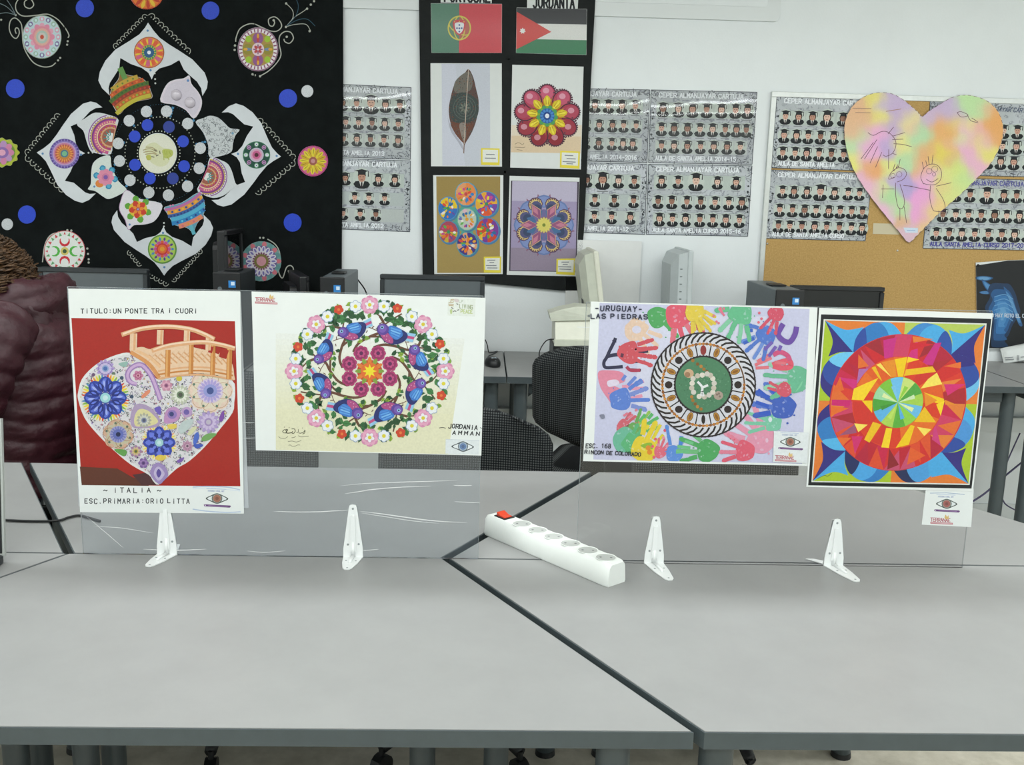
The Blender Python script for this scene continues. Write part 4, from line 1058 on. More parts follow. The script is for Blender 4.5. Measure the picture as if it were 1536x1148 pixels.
p.ell(cx,cy,82,82,'#6f6a98'); p.radial(cx,cy,40,98,20,8,'#4a6f98',PI/8,kind='dia'); p.radial(cx,cy,30,128,26,6,'#c8a080',0,kind='dia'); p.radial(cx,cy,32,122,22,6,'#94587c',0,kind='dia'); p.radial(cx,cy,60,116,12,6,'#c07c92',0,kind='dia')
p.ell(cx,cy,44,44,'#8a6a84'); p.radial(cx,cy,4,42,7,16,'#d8cc6a'); p.ell(cx,cy,9,9,'#7d8a3c',10)
p.build('print', M['ink'], t); caption(t, lpx([(678,1038),(777,1036),(773,1124),(676,1118)]), FY-.0009-p.L*p.DZ, [(8,20,6),(10,18,10),(3,24,14),(5,24,18)])

# ================================================================== CORK BOARD
ck = [(1158,134.5),(1640,157),(1640,506),(1136,487)]
ckc = centre(ck, WY); cork = thing('cork_board', 'wide cork notice board with aluminium frame on the right of the wall', 'notice board', ckc)
a0, a1 = at_y(1158, 134.5, WY), at_y(1640, 157, WY); zb = at_y(1140, 487, WY).z; zt = (a0.z+at_y(1536, 152, WY).z)/2
xl, xr = a0.x-.004, a1.x
def wbox(name, x0, x1, z0, z1, y0, y1, m, par):
    l = wloc(par); return MB().box(((x0+x1)/2-l.x, (y0+y1)/2-l.y, (z0+z1)/2-l.z), (abs(x1-x0), abs(y1-y0), abs(z1-z0)), bevel=.0015, seg=1).build(name, m, par)
wbox('cork_sheet', xl+.01, xr-.01, zb+.01, zt-.01, WY-.012, WY-.001, M['cork'], cork)
wbox('frame_top', xl, xr, zt-.022, zt, WY-.016, WY-.001, M['alu'], cork); wbox('frame_bottom', xl, xr, zb, zb+.022, WY-.016, WY-.001, M['alu'], cork)
wbox('frame_side', xl, xl+.022, zb+.022, zt-.022, WY-.016, WY-.001, M['alu'], cork); wbox('frame_side', xr-.022, xr, zb+.022, zt-.022, WY-.016, WY-.001, M['alu'], cork)
KY = WY-.0125
class_poster('class portrait poster at the top left corner of the cork board', [(1165,143),(1322,149),(1310,257),(1157,252.3)], [(30,8,[15,34,54,(75,1.2),98,118,137]),(57,8,[15,33,50,68,87,106,124,138]),(82,8,[15,33,50,68,86,104,122,138])], T1, F1, 21, KY, group='class posters on the cork board')
class_poster('class portrait poster on the cork board directly left of the heart point', [(1156,254.5),(1309,259.5),(1298,362),(1148,358)], [(32,7.8,[20,37,56,(76,1.3),97,117,134]),(60,8,[18,37,55,72,91,108,125,141]),(85,8,[18,35,53,72,90,109,127,143])], T1+' 14', F1+' CURSO', 22, KY, wavy=0, group='class posters on the cork board')
class_poster('class portrait poster at the right edge of the cork board, upper one', [(1395,150),(1560,156),(1552,266),(1388,262)], [(40,8,[30,60,84,103,122,140]),(62,8,[30,60,84,103,122,140]),(84,8,[30,60,84,102,120,140])], None, None, 23, KY, group='class posters on the cork board')
class_poster('class portrait poster with violet lettering right of the heart point', [(1394,266),(1552,270),(1545,376),(1384,373)], [(24,8,[40,60,(84,1.25),108,126,143]),(54,8,[24,42,60,78,97,114,132,146]),(82,8,[17,35,53,71,90,109,127,145])], None, 'AULA SANTA AMELIA-CURSO 2017-2018', 24, KY, fcol='#4a4a94', group='class posters on the cork board')
# script headings of the two right posters
t = [o for o in bpy.data.objects if o.get('label', '').startswith('class portrait poster at the right edge')][0]
p = Print(KY-.0012-.0008); p.text('ALMANJAYAR CARTUJA', 1470, 160, 6, '#5a6478', w=3.4, sw=1.0, slant=.3, slope=.04); p.build('heading', M['ink'], t)
t = [o for o in bpy.data.objects if o.get('label', '').startswith('class portrait poster with violet')][0]
p = Print(KY-.0012-.0008); p.text('ALMANJAYAR CARTUJA', 1444, 270.5, 6.5, '#5a5a9c', w=3.8, sw=1.1, slope=.03); p.build('heading', M['ink'], t)
# strip of paper and pins
plate_o, p = wall_sheet('paper_strip', 'small blank beige paper strip on the cork left of the heart point', 'paper strip', [(1310,335),(1350,336),(1349,352),(1309,351)], KY, mat('beige_paper', '#c9bfa2', .7))
for i, (x, y, lab) in enumerate([(1151,365.5,'brass pin at the lower left of the cork board'),(1346,376,'steel pin below the heart point')]):
    a = at_y(x, y, KY+.0006); mb = MB(); mb.loft([[(r*math.cos(2*PI*k/12), -h, r*math.sin(2*PI*k/12)) for k in range(12)] for r, h in ((.0045, 0), (.0045, .0015), (.003, .003), (.0008, .0036))])
    o = mb.build('push_pin', M['pin'], None, smooth=True); o.location = a; tag(o, lab, 'pin', 'pins in the cork board')
# big watercolour heart, standing off the board
HY = WY-.02
V = view(1260, 130, 4.785)
ho = [(492,1118),(430,1050),(330,930),(220,790),(120,640),(60,500),(32,350),(40,240),(90,140),(170,75),(260,45),(360,48),(440,85),(510,140),(560,185),(590,215),(640,175),(720,125),(800,80),(880,62),(960,68),(1050,100),(1120,160),(1160,240),(1170,330),(1150,420),(1090,540),(1000,640),(900,740),(800,830),(700,920),(620,1000),(550,1070)]
hs = spline(ho, 4, True)
heart = thing('heart_cutout', 'large watercolour paper heart with pencilled children in front of the cork board', 'heart', centre([V(x, y) for x, y in hs], HY))
MH = mat('heart_card', '#e0d3b8', .6)
plate('heart_card', [V(x, y) for x, y in hs], HY, 0.003, MH, heart)
for fx, fy in ((300, 400), (850, 400), (500, 800)):
    a = at_y(*V(fx, fy), HY); o = MB().box((0, .004, 0), (.03, .008, .03)).build('foam_pad', M['card'], heart); o.location = a-heart.location
def heart_paint():
    """watercolour wash: fine mesh whose colours blend between blots"""
    BL_ = [(120,220,'#e0a06a',110),(100,320,'#dfa878',70),(250,90,'#e6d84e',60),(290,230,'#e6dc52',70),(430,90,'#b69ad0',90),(420,200,'#b08cd0',70),(300,130,'#b7a0d4',50),(360,300,'#b290cc',60),(340,420,'#a98cd4',60),(240,370,'#ea8fd4',80),(180,480,'#e69ad2',70),(290,320,'#ea96d6',60),(90,420,'#a8dc9a',60),(170,360,'#b4dc90',50),(100,520,'#e2e24a',55),(480,240,'#e6d67c',60),(530,300,'#e6b48c',50),(440,420,'#e4dc6e',60),(570,370,'#9ed89a',70),(600,330,'#98d49a',60),(500,520,'#a4d896',60),(240,610,'#e88a3c',60),(210,560,'#e6904a',40),(190,690,'#e8a0c8',60),(250,760,'#e8a4c4',60),(330,900,'#e8a0d0',60),(350,600,'#d8dc6a',50),(450,690,'#9a84d0',55),(490,750,'#9a84d0',40),(380,660,'#b096d4',40),(350,800,'#9ad486',60),(430,880,'#a4d68c',60),(290,740,'#c8d87a',50),(440,980,'#d8986a',40),(490,1060,'#d2a4c0',60),(740,160,'#b69ad0',80),(640,240,'#bb9fd2',50),(840,210,'#b79cd0',60),(950,130,'#aadf8c',90),(1010,160,'#b0dc96',60),(720,310,'#e8943c',90),(800,290,'#e6a43c',60),(780,410,'#e6a060',50),(840,260,'#e8d03e',50),(720,480,'#e2c828',70),(640,440,'#e29a4a',50),(600,500,'#e2934e',70),(580,600,'#e39a5a',50),(620,640,'#e69ad0',60),(590,820,'#e884d4',80),(580,930,'#e682d0',60),(650,880,'#e6c06a',60),(620,990,'#e6b460',60),(700,880,'#e8c060',60),(900,300,'#e8a4d0',60),(930,420,'#e890cc',70),(960,560,'#e69ac8',70),(880,380,'#d8dc8a',50),(990,400,'#e6d24e',60),(1040,480,'#e4d84c',60),(930,280,'#e8da5a',50),(1000,320,'#ea9a9a',60),(1100,240,'#e88c2e',70),(1110,330,'#e68c32',70),(1060,160,'#e6a070',50),(1040,400,'#e8a8b4',50),(800,520,'#d8a85a',50),(850,600,'#c8e05a',70),(780,640,'#d8d86a',50),(870,720,'#c2de72',70),(800,780,'#d2d868',60),(730,720,'#dcc866',60),(680,560,'#dcc060',40),(900,650,'#aede7a',60),(1010,600,'#e8a0c0',60),(660,1000,'#e4b870',60)]
    pts = [(x, y, lin(mix(c, '#f2ece0', .34))[:3], r) for x, y, c, r in BL_]
    from bisect import bisect
    step = 17; verts = []; idx = {}; faces = []; cols = []
    Yp = HY-.003-.00005; o_ = wloc(heart)
    def col(x, y):
        W = 0; C = [0, 0, 0]
        x += 9*math.sin(y*.05)+6*math.sin(x*.11); y += 8*math.sin(x*.045+1)
        for bx, by, c, r in pts:
            d2 = ((x-bx)**2+(y-by)**2)/(r*r)
            if d2 > 9: continue
            w = math.exp(-d2*1.25)+1e-6; W += w
            for i in range(3): C[i] += c[i]*w
        return tuple(c/W for c in C)+(1,) if W > 0 else (.7, .6, .4, 1)
    # cells cut by the outline: Sutherland-Hodgman of the outline against each cell (cell is convex)
    for gx in range(20, 1190, step):
        for gy in range(30, 1130, step):
            cell = [(gx, gy), (gx+step, gy), (gx+step, gy+step), (gx, gy+step)]
            ins = [inside(c, hs) for c in cell]
            if all(ins): poly = cell
            elif any(ins) or any(inside((gx+step*a, gy+step*b), hs) for a in (.25, .5, .75) for b in (.25, .5, .75)): poly = clip_poly(hs, cell)
            else: continue
            if len(poly) < 3: continue
            i0 = len(verts)
            verts += [tuple(at_y(*V(x, y), Yp)-o_) for x, y in poly]; faces.append(list(range(i0, i0+len(poly)))); cols += [col(x, y) for x, y in poly]
    me = bpy.data.meshes.new('watercolour'); me.from_pydata(verts, [], faces)
    ca = me.color_attributes.new('Col', 'FLOAT_COLOR', 'CORNER'); buf = []
    for c in cols: buf.extend(c)
    ca.data.foreach_set('color', buf); me.materials.append(M['ink']); me.update()
    o = bpy.data.objects.new('watercolour', me); COL.objects.link(o); o.parent = heart
heart_paint()
p = Print(HY-.0031-.0001, V)
p.strokes([hs[i:i+2] for i in range(0, len(hs)-1, 2)], 3.4, '#7d6a70')
PC = '#6d4a58'
p.strokes([[(200,330),(240,350),(300,322),(350,330),(395,380),(400,430),(375,480),(330,500),(310,490)],[(150,520),(240,400)],[(175,520),(265,380)],[(215,550),(270,430)],[(255,580),(300,470)],[(345,340),(385,290)],[(380,355),(465,330)],[(375,380),(455,377)],[(385,410),(450,415),(515,432)],[(350,450),(348,590)],[(380,480),(405,490)],
           [(390,650),(350,665),(365,620),(410,585),(455,590),(478,625),(455,665),(410,685)],[(380,600),(395,555)],[(400,590),(415,560)],[(420,580),(432,520)],[(385,605),(420,570)],[(295,735),(390,735)],[(310,705),(305,800)],[(400,690),(400,780),(420,870),(455,865),(460,800),(430,700)],[(430,870),(430,960)],[(460,860),(478,980)],[(455,710),(520,715)],
           [(600,700),(580,650),(600,590),(640,560),(690,560),(725,600),(725,660),(690,700),(640,705),(600,695)],[(600,590),(590,540)],[(625,570),(615,530)],[(640,560),(632,500)],[(660,555),(668,490)],[(500,715),(650,745)],[(690,715),(800,690)],[(650,710),(645,800),(665,880),(690,895),(750,890),(745,820),(690,730)],[(710,890),(708,940)],[(760,890),(765,925)],[(620,665),(660,685),(705,660)],[(840,185),(870,218),(920,205),(870,180),(842,186)],[(915,205),(940,245),(990,255),(945,225)]], 4.0, PC, True)
for x, y, r in [(425,630,20),(380,640,17),(640,607,20),(680,592,22),(675,630,12)]: p.strokes([Print.E(x, y, r, r, 14)+[Print.E(x, y, r, r, 14)[0]]], 2.6, PC)
p.strokes([[(90,155),(225,158)],[(110,186),(220,188)],[(330,178),(440,160)]], 5, '#b08a78')
p.poly([(455,1012),(560,1015),(558,1050),(470,1048)], '#cfdcec'); p.strokes([[(480,1032),(540,1033)]], 5, '#8fb0d8')
p.build('print', M['ink'], heart)

# x-ray poster hanging at the lower right of the board
xr_ = [(1463.5,397),(1490,393),(1600,389),(1600,505),(1536,516),(1500,523.5),(1470,520)]
XP = [(1463.5,394),(1512,390.5),(1600,388),(1600,508),(1536,516),(1500,523.5),(1466,522)]
t = thing('xray_poster', 'glossy black poster with a blue x-ray torso at the right edge', 'poster', centre(XP, WY-.0165))
plate('sheet', XP, WY-.0165, .001, M['paper'], t)
p = Print(WY-.0175)
p.poly([(1463.8,398.5),(1512,391),(1600,388.3),(1600,507.5),(1536,515.6),(1500,523),(1466.3,521.5)], '#0c0f14')
VX = view(1460, 380, 6.38); p.T = VX
def glow(pts, cols, n=4):
    cx = sum(a for a, b in pts)/len(pts); cy = sum(b for a, b in pts)/len(pts)
    for i, c in enumerate(cols):
        k = 1-i*.2; p.smooth([(cx+(x-cx)*k, cy+(y-cy)*k) for x, y in pts], c, n)
glow([(30,225),(110,218),(190,235),(150,260),(90,262),(30,250)], ['#23507c','#4a86bc','#6aa0cc'])
glow([(80,250),(150,290),(200,330),(170,380),(110,330)], ['#1f4a78','#3a78b0','#5590c4'])
glow([(180,290),(290,290),(350,300),(400,380),(430,480),(450,560),(420,620),(370,700),(340,780),(300,840),(330,890),(200,900),(170,860),(180,640),(110,530),(160,420),(140,350)], ['#16365a','#235a90','#3376b4','#4a8cc6','#62a0d0'])
glow([(290,320),(360,400),(420,560),(440,600),(470,690),(440,690),(400,600),(330,430)], ['#2a5f94','#4a86bc','#5f98c8'])
glow([(60,370),(130,360),(150,390),(80,388)], ['#2a5f94','#4a80b4'])
p.strokes([[(200,420+i*42),(300,395+i*42),(380,440+i*42)] for i in range(6)], 7, '#6ba4d2', True)
p.T = lambda x, y: (x, y)
p.text('NO HAY ROTO EL CO', 1484, 470.5, 5, '#c3cfdc', w=2.6, sw=.9, slope=.02)
p.build('print', M['glossink'], t)
# curled white foot of the poster
c0, c1 = at_y(1500, 523, WY-.017), at_y(1600, 506, WY-.017); l = t.location
mb = MB(); prof = [(0, 0), (-.012, -.02), (-.022, -.04), (-.03, -.058), (-.03, -.064), (-.022, -.066)]
mb.grid(lambda u, v: ((c0.x+(c1.x-c0.x)*u+.012*(1-u)*v)-l.x, WY-.0175+prof[int(v*5+.01)][0]-l.y, c0.z+(c1.z-c0.z)*u+prof[int(v*5+.01)][1]-l.z), 6, 5)
o = mb.build('curled_foot', M['paper'], t, smooth=True); sm = o.modifiers.new('thickness', 'SOLIDIFY'); sm.thickness = .0006
p = Print(WY-.05); p.T = lambda x, y: (x, y)
p.strokes([[(1507,537),(1520,536)],[(1508,540),(1521,539)],[(1526,533),(1526,541)],[(1528,533),(1528,541)],[(1531,536),(1548,534)]], 1.2, '#8d9194'); p.build('small_print', M['ink'], t)
a = at_y(1467, 398, WY-.018); mb = MB(); mb.loft([[(r*math.cos(2*PI*k/12), -h, r*math.sin(2*PI*k/12)) for k in range(12)] for r, h in ((.0055, 0), (.005, .003), (.001, .004))])
o = mb.build('push_pin', M['blackplastic'], None, smooth=True); o.location = a; tag(o, 'dark pin in the corner of the x-ray poster', 'pin', 'pins in the cork board')

# ================================================================== ACRYLIC SCREENS WITH PICTURES
def screen(label, x0, x1, yc, ztop, m):
    t = thing('acrylic_screen', label, 'acrylic screen', ((x0+x1)/2, yc, TT))
    w = x1-x0; h = ztop-TT
    MB().box((0, 0, h/2), (w, 0.003, h)).build('sheet', m, t)
    for s in (-1, 1): MB().box((s*(w/2+.0004), 0, h/2), (.0006, .003, h)).build('cut_edge', M['acryledge'], t)
    MB().box((0, 0, h+.0004), (w, .003, .0006)).build('cut_edge', M['acryledge'], t)
    return t
S1 = screen('clear acrylic screen with wrinkled film on the left of the tables', .027, .761, 0.0, 1.2365, M['acrylicfilm'])
S2 = screen('clear acrylic screen on the right of the tables', .946, 1.683, -.012, 1.231, M['acrylic'])
# creases of the loose protective film on the left screen, white glints painted in
def crease(pts, w, x0=360, y0=660, s=3.84, Y=-.0021):
    pp = spline(pxs(pts, x0, y0, s), 6); n = len(pp)
    ws = [w*math.sin(PI*(i+.5)/n)**.7 for i in range(n)]
    l = S1.location; mb = MB()
    L, R, T_ = [], [], []
    for i, q in enumerate(pp):
        a = at_y(q[0], q[1]-ws[i]/2, Y)-l; b = at_y(q[0], q[1]+ws[i]/2, Y)-l; c = (a+b)/2+Vector((0, -.0018*ws[i]/w, 0))
        L.append(mb.bm.verts.new(a)); R.append(mb.bm.verts.new(b)); T_.append(mb.bm.verts.new(c))
    for i in range(n-1):
        mb.bm.faces.new((L[i], L[i+1], T_[i+1], T_[i])); mb.bm.faces.new((T_[i], T_[i+1], R[i+1], R[i]))
    mb.build('film_crease_glint', M['crease'], S1, smooth=True)
for pts, w in [([(580,265),(720,252),(860,246),(1000,242),(1130,238),(1250,234)], 1.3), ([(605,310),(680,300),(760,287),(900,275),(1100,266)], 1.8), ([(1230,262),(1290,264),(1335,262)], 1.3),
               ([(190,412),(320,416),(460,415),(540,410),(625,407)], 1.6), ([(690,412),(800,425),(920,442),(1050,460),(1180,472),(1310,476)], 2.0), ([(700,422),(850,445),(1000,468),(1150,482)], 1.0),
               ([(1235,356),(1310,360),(1385,362)], 1.2), ([(700,640),(760,634),(800,630)], .9), ([(40,640),(140,648),(260,640)], .8)]: crease(pts, w)
for pts, w in [([(355,634),(372,634.5),(382,634.5)], 1.1), ([(356,657),(372,657.5),(384,657)], 1.1), ([(130,775),(160,800),(185,822)], .9), ([(215,824),(260,826),(310,824)], 1.6), ([(140,790),(180,792),(230,800)], .7)]: crease(pts, w, 0, 0, 1)

def picture(label, corners, Y, th=.0009):
    t = thing('picture_sheet', label, 'picture', centre(corners, Y))
    plate('sheet', corners, Y, th, M['paper'], t)
    return t, Print(Y-th)
HW = '#25282c'
def eye_logo(p, x, y, k=1.0, iris='#a06a58', bar=True, red=False):
    """eye emblem centred at x,y in pixels"""
    e = [(x-17*k,y),(x-9*k,y-4.6*k),(x,y-7.8*k),(x+9*k,y-4.4*k),(x+17*k,y+.6*k),(x+9*k,y+5*k),(x,y+8*k),(x-9*k,y+4.6*k)]
    p.strokes([[(x-16*k,y-15*k),(x+14*k,y-13.6*k)]], .9, '#b9c6dc'); p.text('INTERNATIONAL ART', x-14*k, y-12.6*k, 2.2*k, '#a9b4cc', w=1.1*k, sw=.5*k, slope=.03)
    p.smooth(e, '#4a5450', 4); p.smooth([(x+(a-x)*.86, y+(b-y)*.8) for a, b in e], '#e0e6e6', 4)
    p.ell(x, y, 8*k, 7.8*k, '#59625e', 18); p.ell(x, y, 6.8*k, 6.6*k, '#9a9a92', 18); p.ell(x, y, 5.8*k, 5.6*k, iris, 16); p.ell(x, y, 2.6*k, 2.6*k, mix(iris, '#40302c', .35), 10)
    if bar:
        p.poly([(x-20*k,y+9.5*k),(x-18*k,y+8.7*k),(x+20*k,y+10.6*k),(x+21*k,y+12.4*k),(x+19*k,y+13.8*k),(x-19*k,y+11.8*k)], '#6d4a7c'); p.dots([(x-17.5*k,y+10.4*k)], .9*k, '#d8c8e0', 6)
        p.strokes([[(x-13*k,y+10.6*k),(x+16*k,y+12.1*k)]], .6*k, '#a78ab4')
def red_logo(p, x, y, k=1.0):
    """red lettered emblem with a small flame, top left at x,y"""
    p.text('TERRANAE', x, y, 5.4*k, '#b86a74', w=3.1*k, sw=.9*k, gap=1.1, slope=.04)
    p.smooth([(x+22*k,y+1*k),(x+23.5*k,y-5*k),(x+26*k,y-1.5*k),(x+28*k,y-4*k),(x+28*k,y+2*k)], '#d8b878', 4)
    p.poly([(x-.5*k,y+6.2*k),(x+35*k,y+8*k),(x+35*k,y+11*k),(x-.5*k,y+9.4*k)], '#c08088'); p.strokes([[(x+1*k,y+7.8*k),(x+34*k,y+9.5*k)]], .7*k, '#e0c4c6')

# ---------------------------------------------------------------- picture 1: heart with a bridge
Y1_ = -.0021
cI = [(102.5,433),(360.3,437.3),(366,770.5),(120.3,768.3)]
tI, p = picture('picture of an ornate heart with a wooden bridge on red, left of the acrylic', cI, Y1_-.002)
plate('plastic_sleeve', [(106,434.5),(361.5,438.5),(373,762),(118,759)], Y1_, .0006, M['sleeve'], tI)
VT, VB = view(100, 430, 5.689), view(100, 600, 5.689)
p.poly(pxs([(40,268),(1436,296),(1436,296)],100,430,5.689)[:2]+pxs([(1482,738),(128,728)],100,600,5.689), '#a32015')
p.poly(pxs([(112,570),(300,580),(430,585),(560,660),(690,700),(700,735),(128,728)],100,600,5.689), '#5c3020')
p.poly(pxs([(690,620),(785,728),(640,728),(560,640)],100,600,5.689), '#4c2a2c')
ho_ = pxs([(785,725),(735,690),(700,640),(550,555),(400,430),(250,280),(150,150),(98,0)],100,600,5.689)+pxs([(98,900),(130,790),(220,690),(330,620),(480,568),(560,575),(660,650),(770,790),(900,762),(1000,750),(1200,745),(1410,800),(1438,900)],100,430,5.689)+pxs([(1430,20),(1415,110),(1300,260),(1180,400),(1050,520),(950,580),(880,640)],100,600,5.689)
hp = spline(ho_, 3, True)
p.poly(hp, '#dcdcdc')
hc_ = (sum(a for a, b in hp)/len(hp), sum(b for a, b in hp)/len(hp))
hin = [(hc_[0]+(a-hc_[0])*.965, hc_[1]+(b-hc_[1])*.965) for a, b in hp]
p.poly(hin, '#d3d0d4')
# pen doodles all over the heart
rnd = random.Random(17); dood = {c: [] for c in ('#3d3b4c', '#6a5a86', '#54705f', '#96707c')}; blot = []
for k in range(2900):
    x, y = rnd.uniform(116, 353), rnd.uniform(528, 727)
    if not inside((x, y), hin): continue
    r = rnd.uniform(1.0, 2.8); a0 = rnd.uniform(0, 6.3); n_ = rnd.choice((3, 4, 6))
    s_ = [(x+r*math.cos(a0+.7*q), y+r*math.sin(a0+.7*q)) for q in range(n_)]
    if all(inside(q, hin) for q in s_): dood[rnd.choice(list(dood))].append(s_)
    if rnd.random() < .3: blot.append((x, y))
p.dots(blot, 1.25, ['#4a4858', '#8a7a9c', '#d8c070', '#7da08c', '#b87a88', '#3a3f54', '#a08ac0'], 6)
for c, s_ in dood.items(): p.strokes(s_, .75, c)
p.T = VT
def flower(x, y, r, n, cols, ph=0.0):
    """cols: outer petals, inner petals, ring, centre"""
    p.radial(x, y, r*.2, r, r*2.2/n, n, cols[0], ph); p.radial(x, y, r*.2, r*.72, r*1.5/n, n, cols[1], ph+PI/n)
    p.ell(x, y, r*.36, r*.36, cols[2], 16); p.ell(x, y, r*.22, r*.22, cols[3], 12)
# purple paisley swirl
p.stroke([(800,967),(770,880),(720,760),(640,670),(560,690),(520,750),(540,810),(600,830)], 46, '#9a7ab0', True); p.stroke([(800,967),(770,880),(720,760),(640,670),(560,690),(520,750),(540,810),(600,830)], 22, '#c4a4cc', True)
p.ell(600,760,58,56,'#d4cfd4'); flower(610,760,46,6,['#c07a9c','#a85a80','#d8a0b0','#8a3a5a'])
flower(330,700,82,12,['#a894c8','#c0b4d8','#8aa0c8','#4a68a8']); p.strokes([Print.E(330,700,58,50,24)], 6, '#7d6aa8')
# big peach rosette on the right
p.radial(1225,890,60,195,75,8,'#dcc4b4',0,kind='round'); p.radial(1225,890,60,165,60,8,'#d8cdb8',.4,kind='round'); p.ell(1225,890,112,108,'#c9b8d0'); p.radial(1225,890,50,100,12,18,'#a89ad0'); p.ell(1225,890,58,56,'#8f94cc'); p.ell(1225,890,30,30,'#3f4f8a')
p.strokes([Print.E(1225+112*math.cos(k*PI/4), 890+108*math.sin(k*PI/4), 72, 70, 16) for k in range(8)], 5, '#b8957c'); p.ell(1225,890,104,100,'#cfc0d4'); p.radial(1225,890,40,100,12,18,'#a89ad0'); p.ell(1225,890,58,56,'#8f94cc'); p.ell(1225,890,30,30,'#3f4f8a'); p.dots([(1225+150*math.cos(k*PI/4+.4), 890+140*math.sin(k*PI/4+.4)) for k in range(8)], 11, '#5a7a6c', 8)
flower(970,925,90,14,['#b4b8a4','#dadcd0','#6f8468','#4a4f44']); p.ell(960,785,26,24,'#c9b838'); flower(850,845,52,6,['#c088a0','#d4a0b4','#a86a8c','#7a4a6a'])
p.smooth([(640,930),(700,880),(710,905),(650,955)], '#d8886a'); p.dots([(470,780),(400,745),(228,755),(555,940)], 17, ['#3f5068','#5c6f5c','#6a4f70','#3c4c64'], 10)
p.smooth([(440,660),(520,640),(500,690)], '#8fb0a8')
# great blue flower
fx, fy = 330, 950
p.radial(fx,fy,90,212,62,8,'#d9d6c4',.38,kind='round')
for j_, cc_ in enumerate(['#c8402e','#dd8a34','#e0cc3a','#7fae44','#4a86b4']): p.radial(fx,fy,96,206,10,8,cc_,.38-.26+.13*j_)
p.radial(fx,fy,40,185,62,8,'#2c3f9c',0); p.radial(fx,fy,60,170,34,8,'#5a6ed0',0); p.radial(fx,fy,50,150,30,8,'#1e2a74',.39,kind='dia'); p.radial(fx,fy,60,168,12,8,'#24348c',.10); p.radial(fx,fy,90,150,10,8,'#9aa8e6',-.08); p.radial(fx,fy,80,130,9,8,'#5f74d8',.39)
p.ell(fx,fy,52,50,'#3a4a98'); p.ell(fx,fy,44,42,'#96cbd0'); p.ell(fx,fy,22,22,'#c0dce0')
p.T = VB
fx, fy = 790, 365
p.radial(fx,fy,60,158,40,8,'#d9d6c4',.38,kind='round')
for j_, cc_ in enumerate(['#dd9a6a','#e0cc5a','#d8c48a']): p.radial(fx,fy,64,152,9,8,cc_,.38-.16+.16*j_)
p.radial(fx,fy,30,140,46,8,'#3444a4',0); p.radial(fx,fy,40,130,9,8,'#222e7c',.12); p.radial(fx,fy,40,120,24,8,'#6474d4',0); p.radial(fx,fy,40,100,20,8,'#222e7c',.39,kind='dia')
p.ell(fx,fy,42,40,'#4a5aa4'); p.ell(fx,fy,35,34,'#9ac8cc'); p.ell(fx,fy,17,17,'#bcd8dc')
p.radial(440,295,40,135,56,6,'#c9a48c',.3,kind='round'); p.radial(440,295,40,115,46,6,'#bcb49a',.5,kind='round'); p.ell(440,295,74,72,'#9a9ac4'); p.radial(440,295,36,70,8,16,'#7478b4'); p.ell(440,295,46,44,'#5f6ab0'); p.ell(440,295,20,20,'#20284c')
p.strokes([Print.E(440+72*math.cos(k*PI/3), 295+70*math.sin(k*PI/3), 58, 56, 16) for k in range(6)], 5, '#a87a5c'); p.ell(440,295,72,70,'#9a9ac4'); p.radial(440,295,36,70,8,16,'#7478b4'); p.ell(440,295,46,44,'#5f6ab0'); p.ell(440,295,20,20,'#20284c'); p.dots([(440+104*math.cos(k*PI/3+.3), 295+98*math.sin(k*PI/3+.3)) for k in range(6)], 11, '#5a6a5c', 8)
p.smooth([(560,230),(545,130),(590,40),(680,45),(760,110),(800,180),(770,230),(660,240)], '#a894b4', 5); p.smooth([(585,220),(580,140),(620,80),(690,90),(750,140),(780,185),(740,215),(660,225)], '#d4cc98', 5); flower(660,175,66,12,['#a4a494','#c8c8bc','#7d84a4','#4f5468'])
p.smooth([(830,190),(850,90),(920,60),(970,100),(950,170),(880,200)], '#b88ab8', 5); p.ell(900,125,40,38,'#8a70b0'); p.ell(895,122,20,20,'#3a3f74'); p.ell(1025,105,46,44,'#b496c0'); p.ell(1022,105,24,24,'#6a5aa0')
p.smooth([(750,70),(800,60),(800,130),(760,100)], '#6a5ab4'); flower(1210,190,98,12,['#a894c4','#c4b4d4','#9a84b4','#b8b0c0']); p.smooth([(1300,160),(1335,90),(1345,140),(1325,185)], '#7a4aa0')
p.smooth([(1150,330),(1200,290),(1280,290),(1230,335),(1170,355)], '#6fa05c'); p.smooth([(1080,370),(1090,300),(1120,275),(1130,320),(1105,375)], '#4a68c0'); p.smooth([(1085,380),(1160,380),(1155,400),(1105,415)], '#3f58b4')
p.smooth([(405,425),(490,425),(515,450),(480,480)], '#5f9a4c'); flower(590,440,54,8,['#a07a9c','#c4b08c','#b8a040','#4a5a3c']); flower(1030,395,50,8,['#b890a8','#a87a98','#c4a4b4','#6a5068']); p.smooth([(860,215),(930,205),(935,240),(880,250)], '#d8c05a'); flower(655,540,46,6,['#7a5a98','#9a7ab0','#6a4a84','#4a3468']); p.smooth([(940,520),(1000,490),(990,520),(960,540)], '#7a58a8'); p.ell(800,495,42,26,'#d8bc50')
p.smooth([(785,718),(715,640),(730,570),(780,535),(840,570),(865,640),(830,690)], '#9a86b8', 5); p.smooth([(785,690),(745,640),(755,590),(785,570),(820,600),(835,640)], '#bcb0d0', 5); p.smooth([(785,665),(765,625),(785,590),(808,625)], '#5a4a94', 5)
p.smooth([(950,250),(1000,180),(1080,170),(1050,240),(980,290)], '#b8c4c4', 5); p.smooth([(1030,290),(1080,230),(1110,240),(1060,300)], '#cfcfa8', 5)
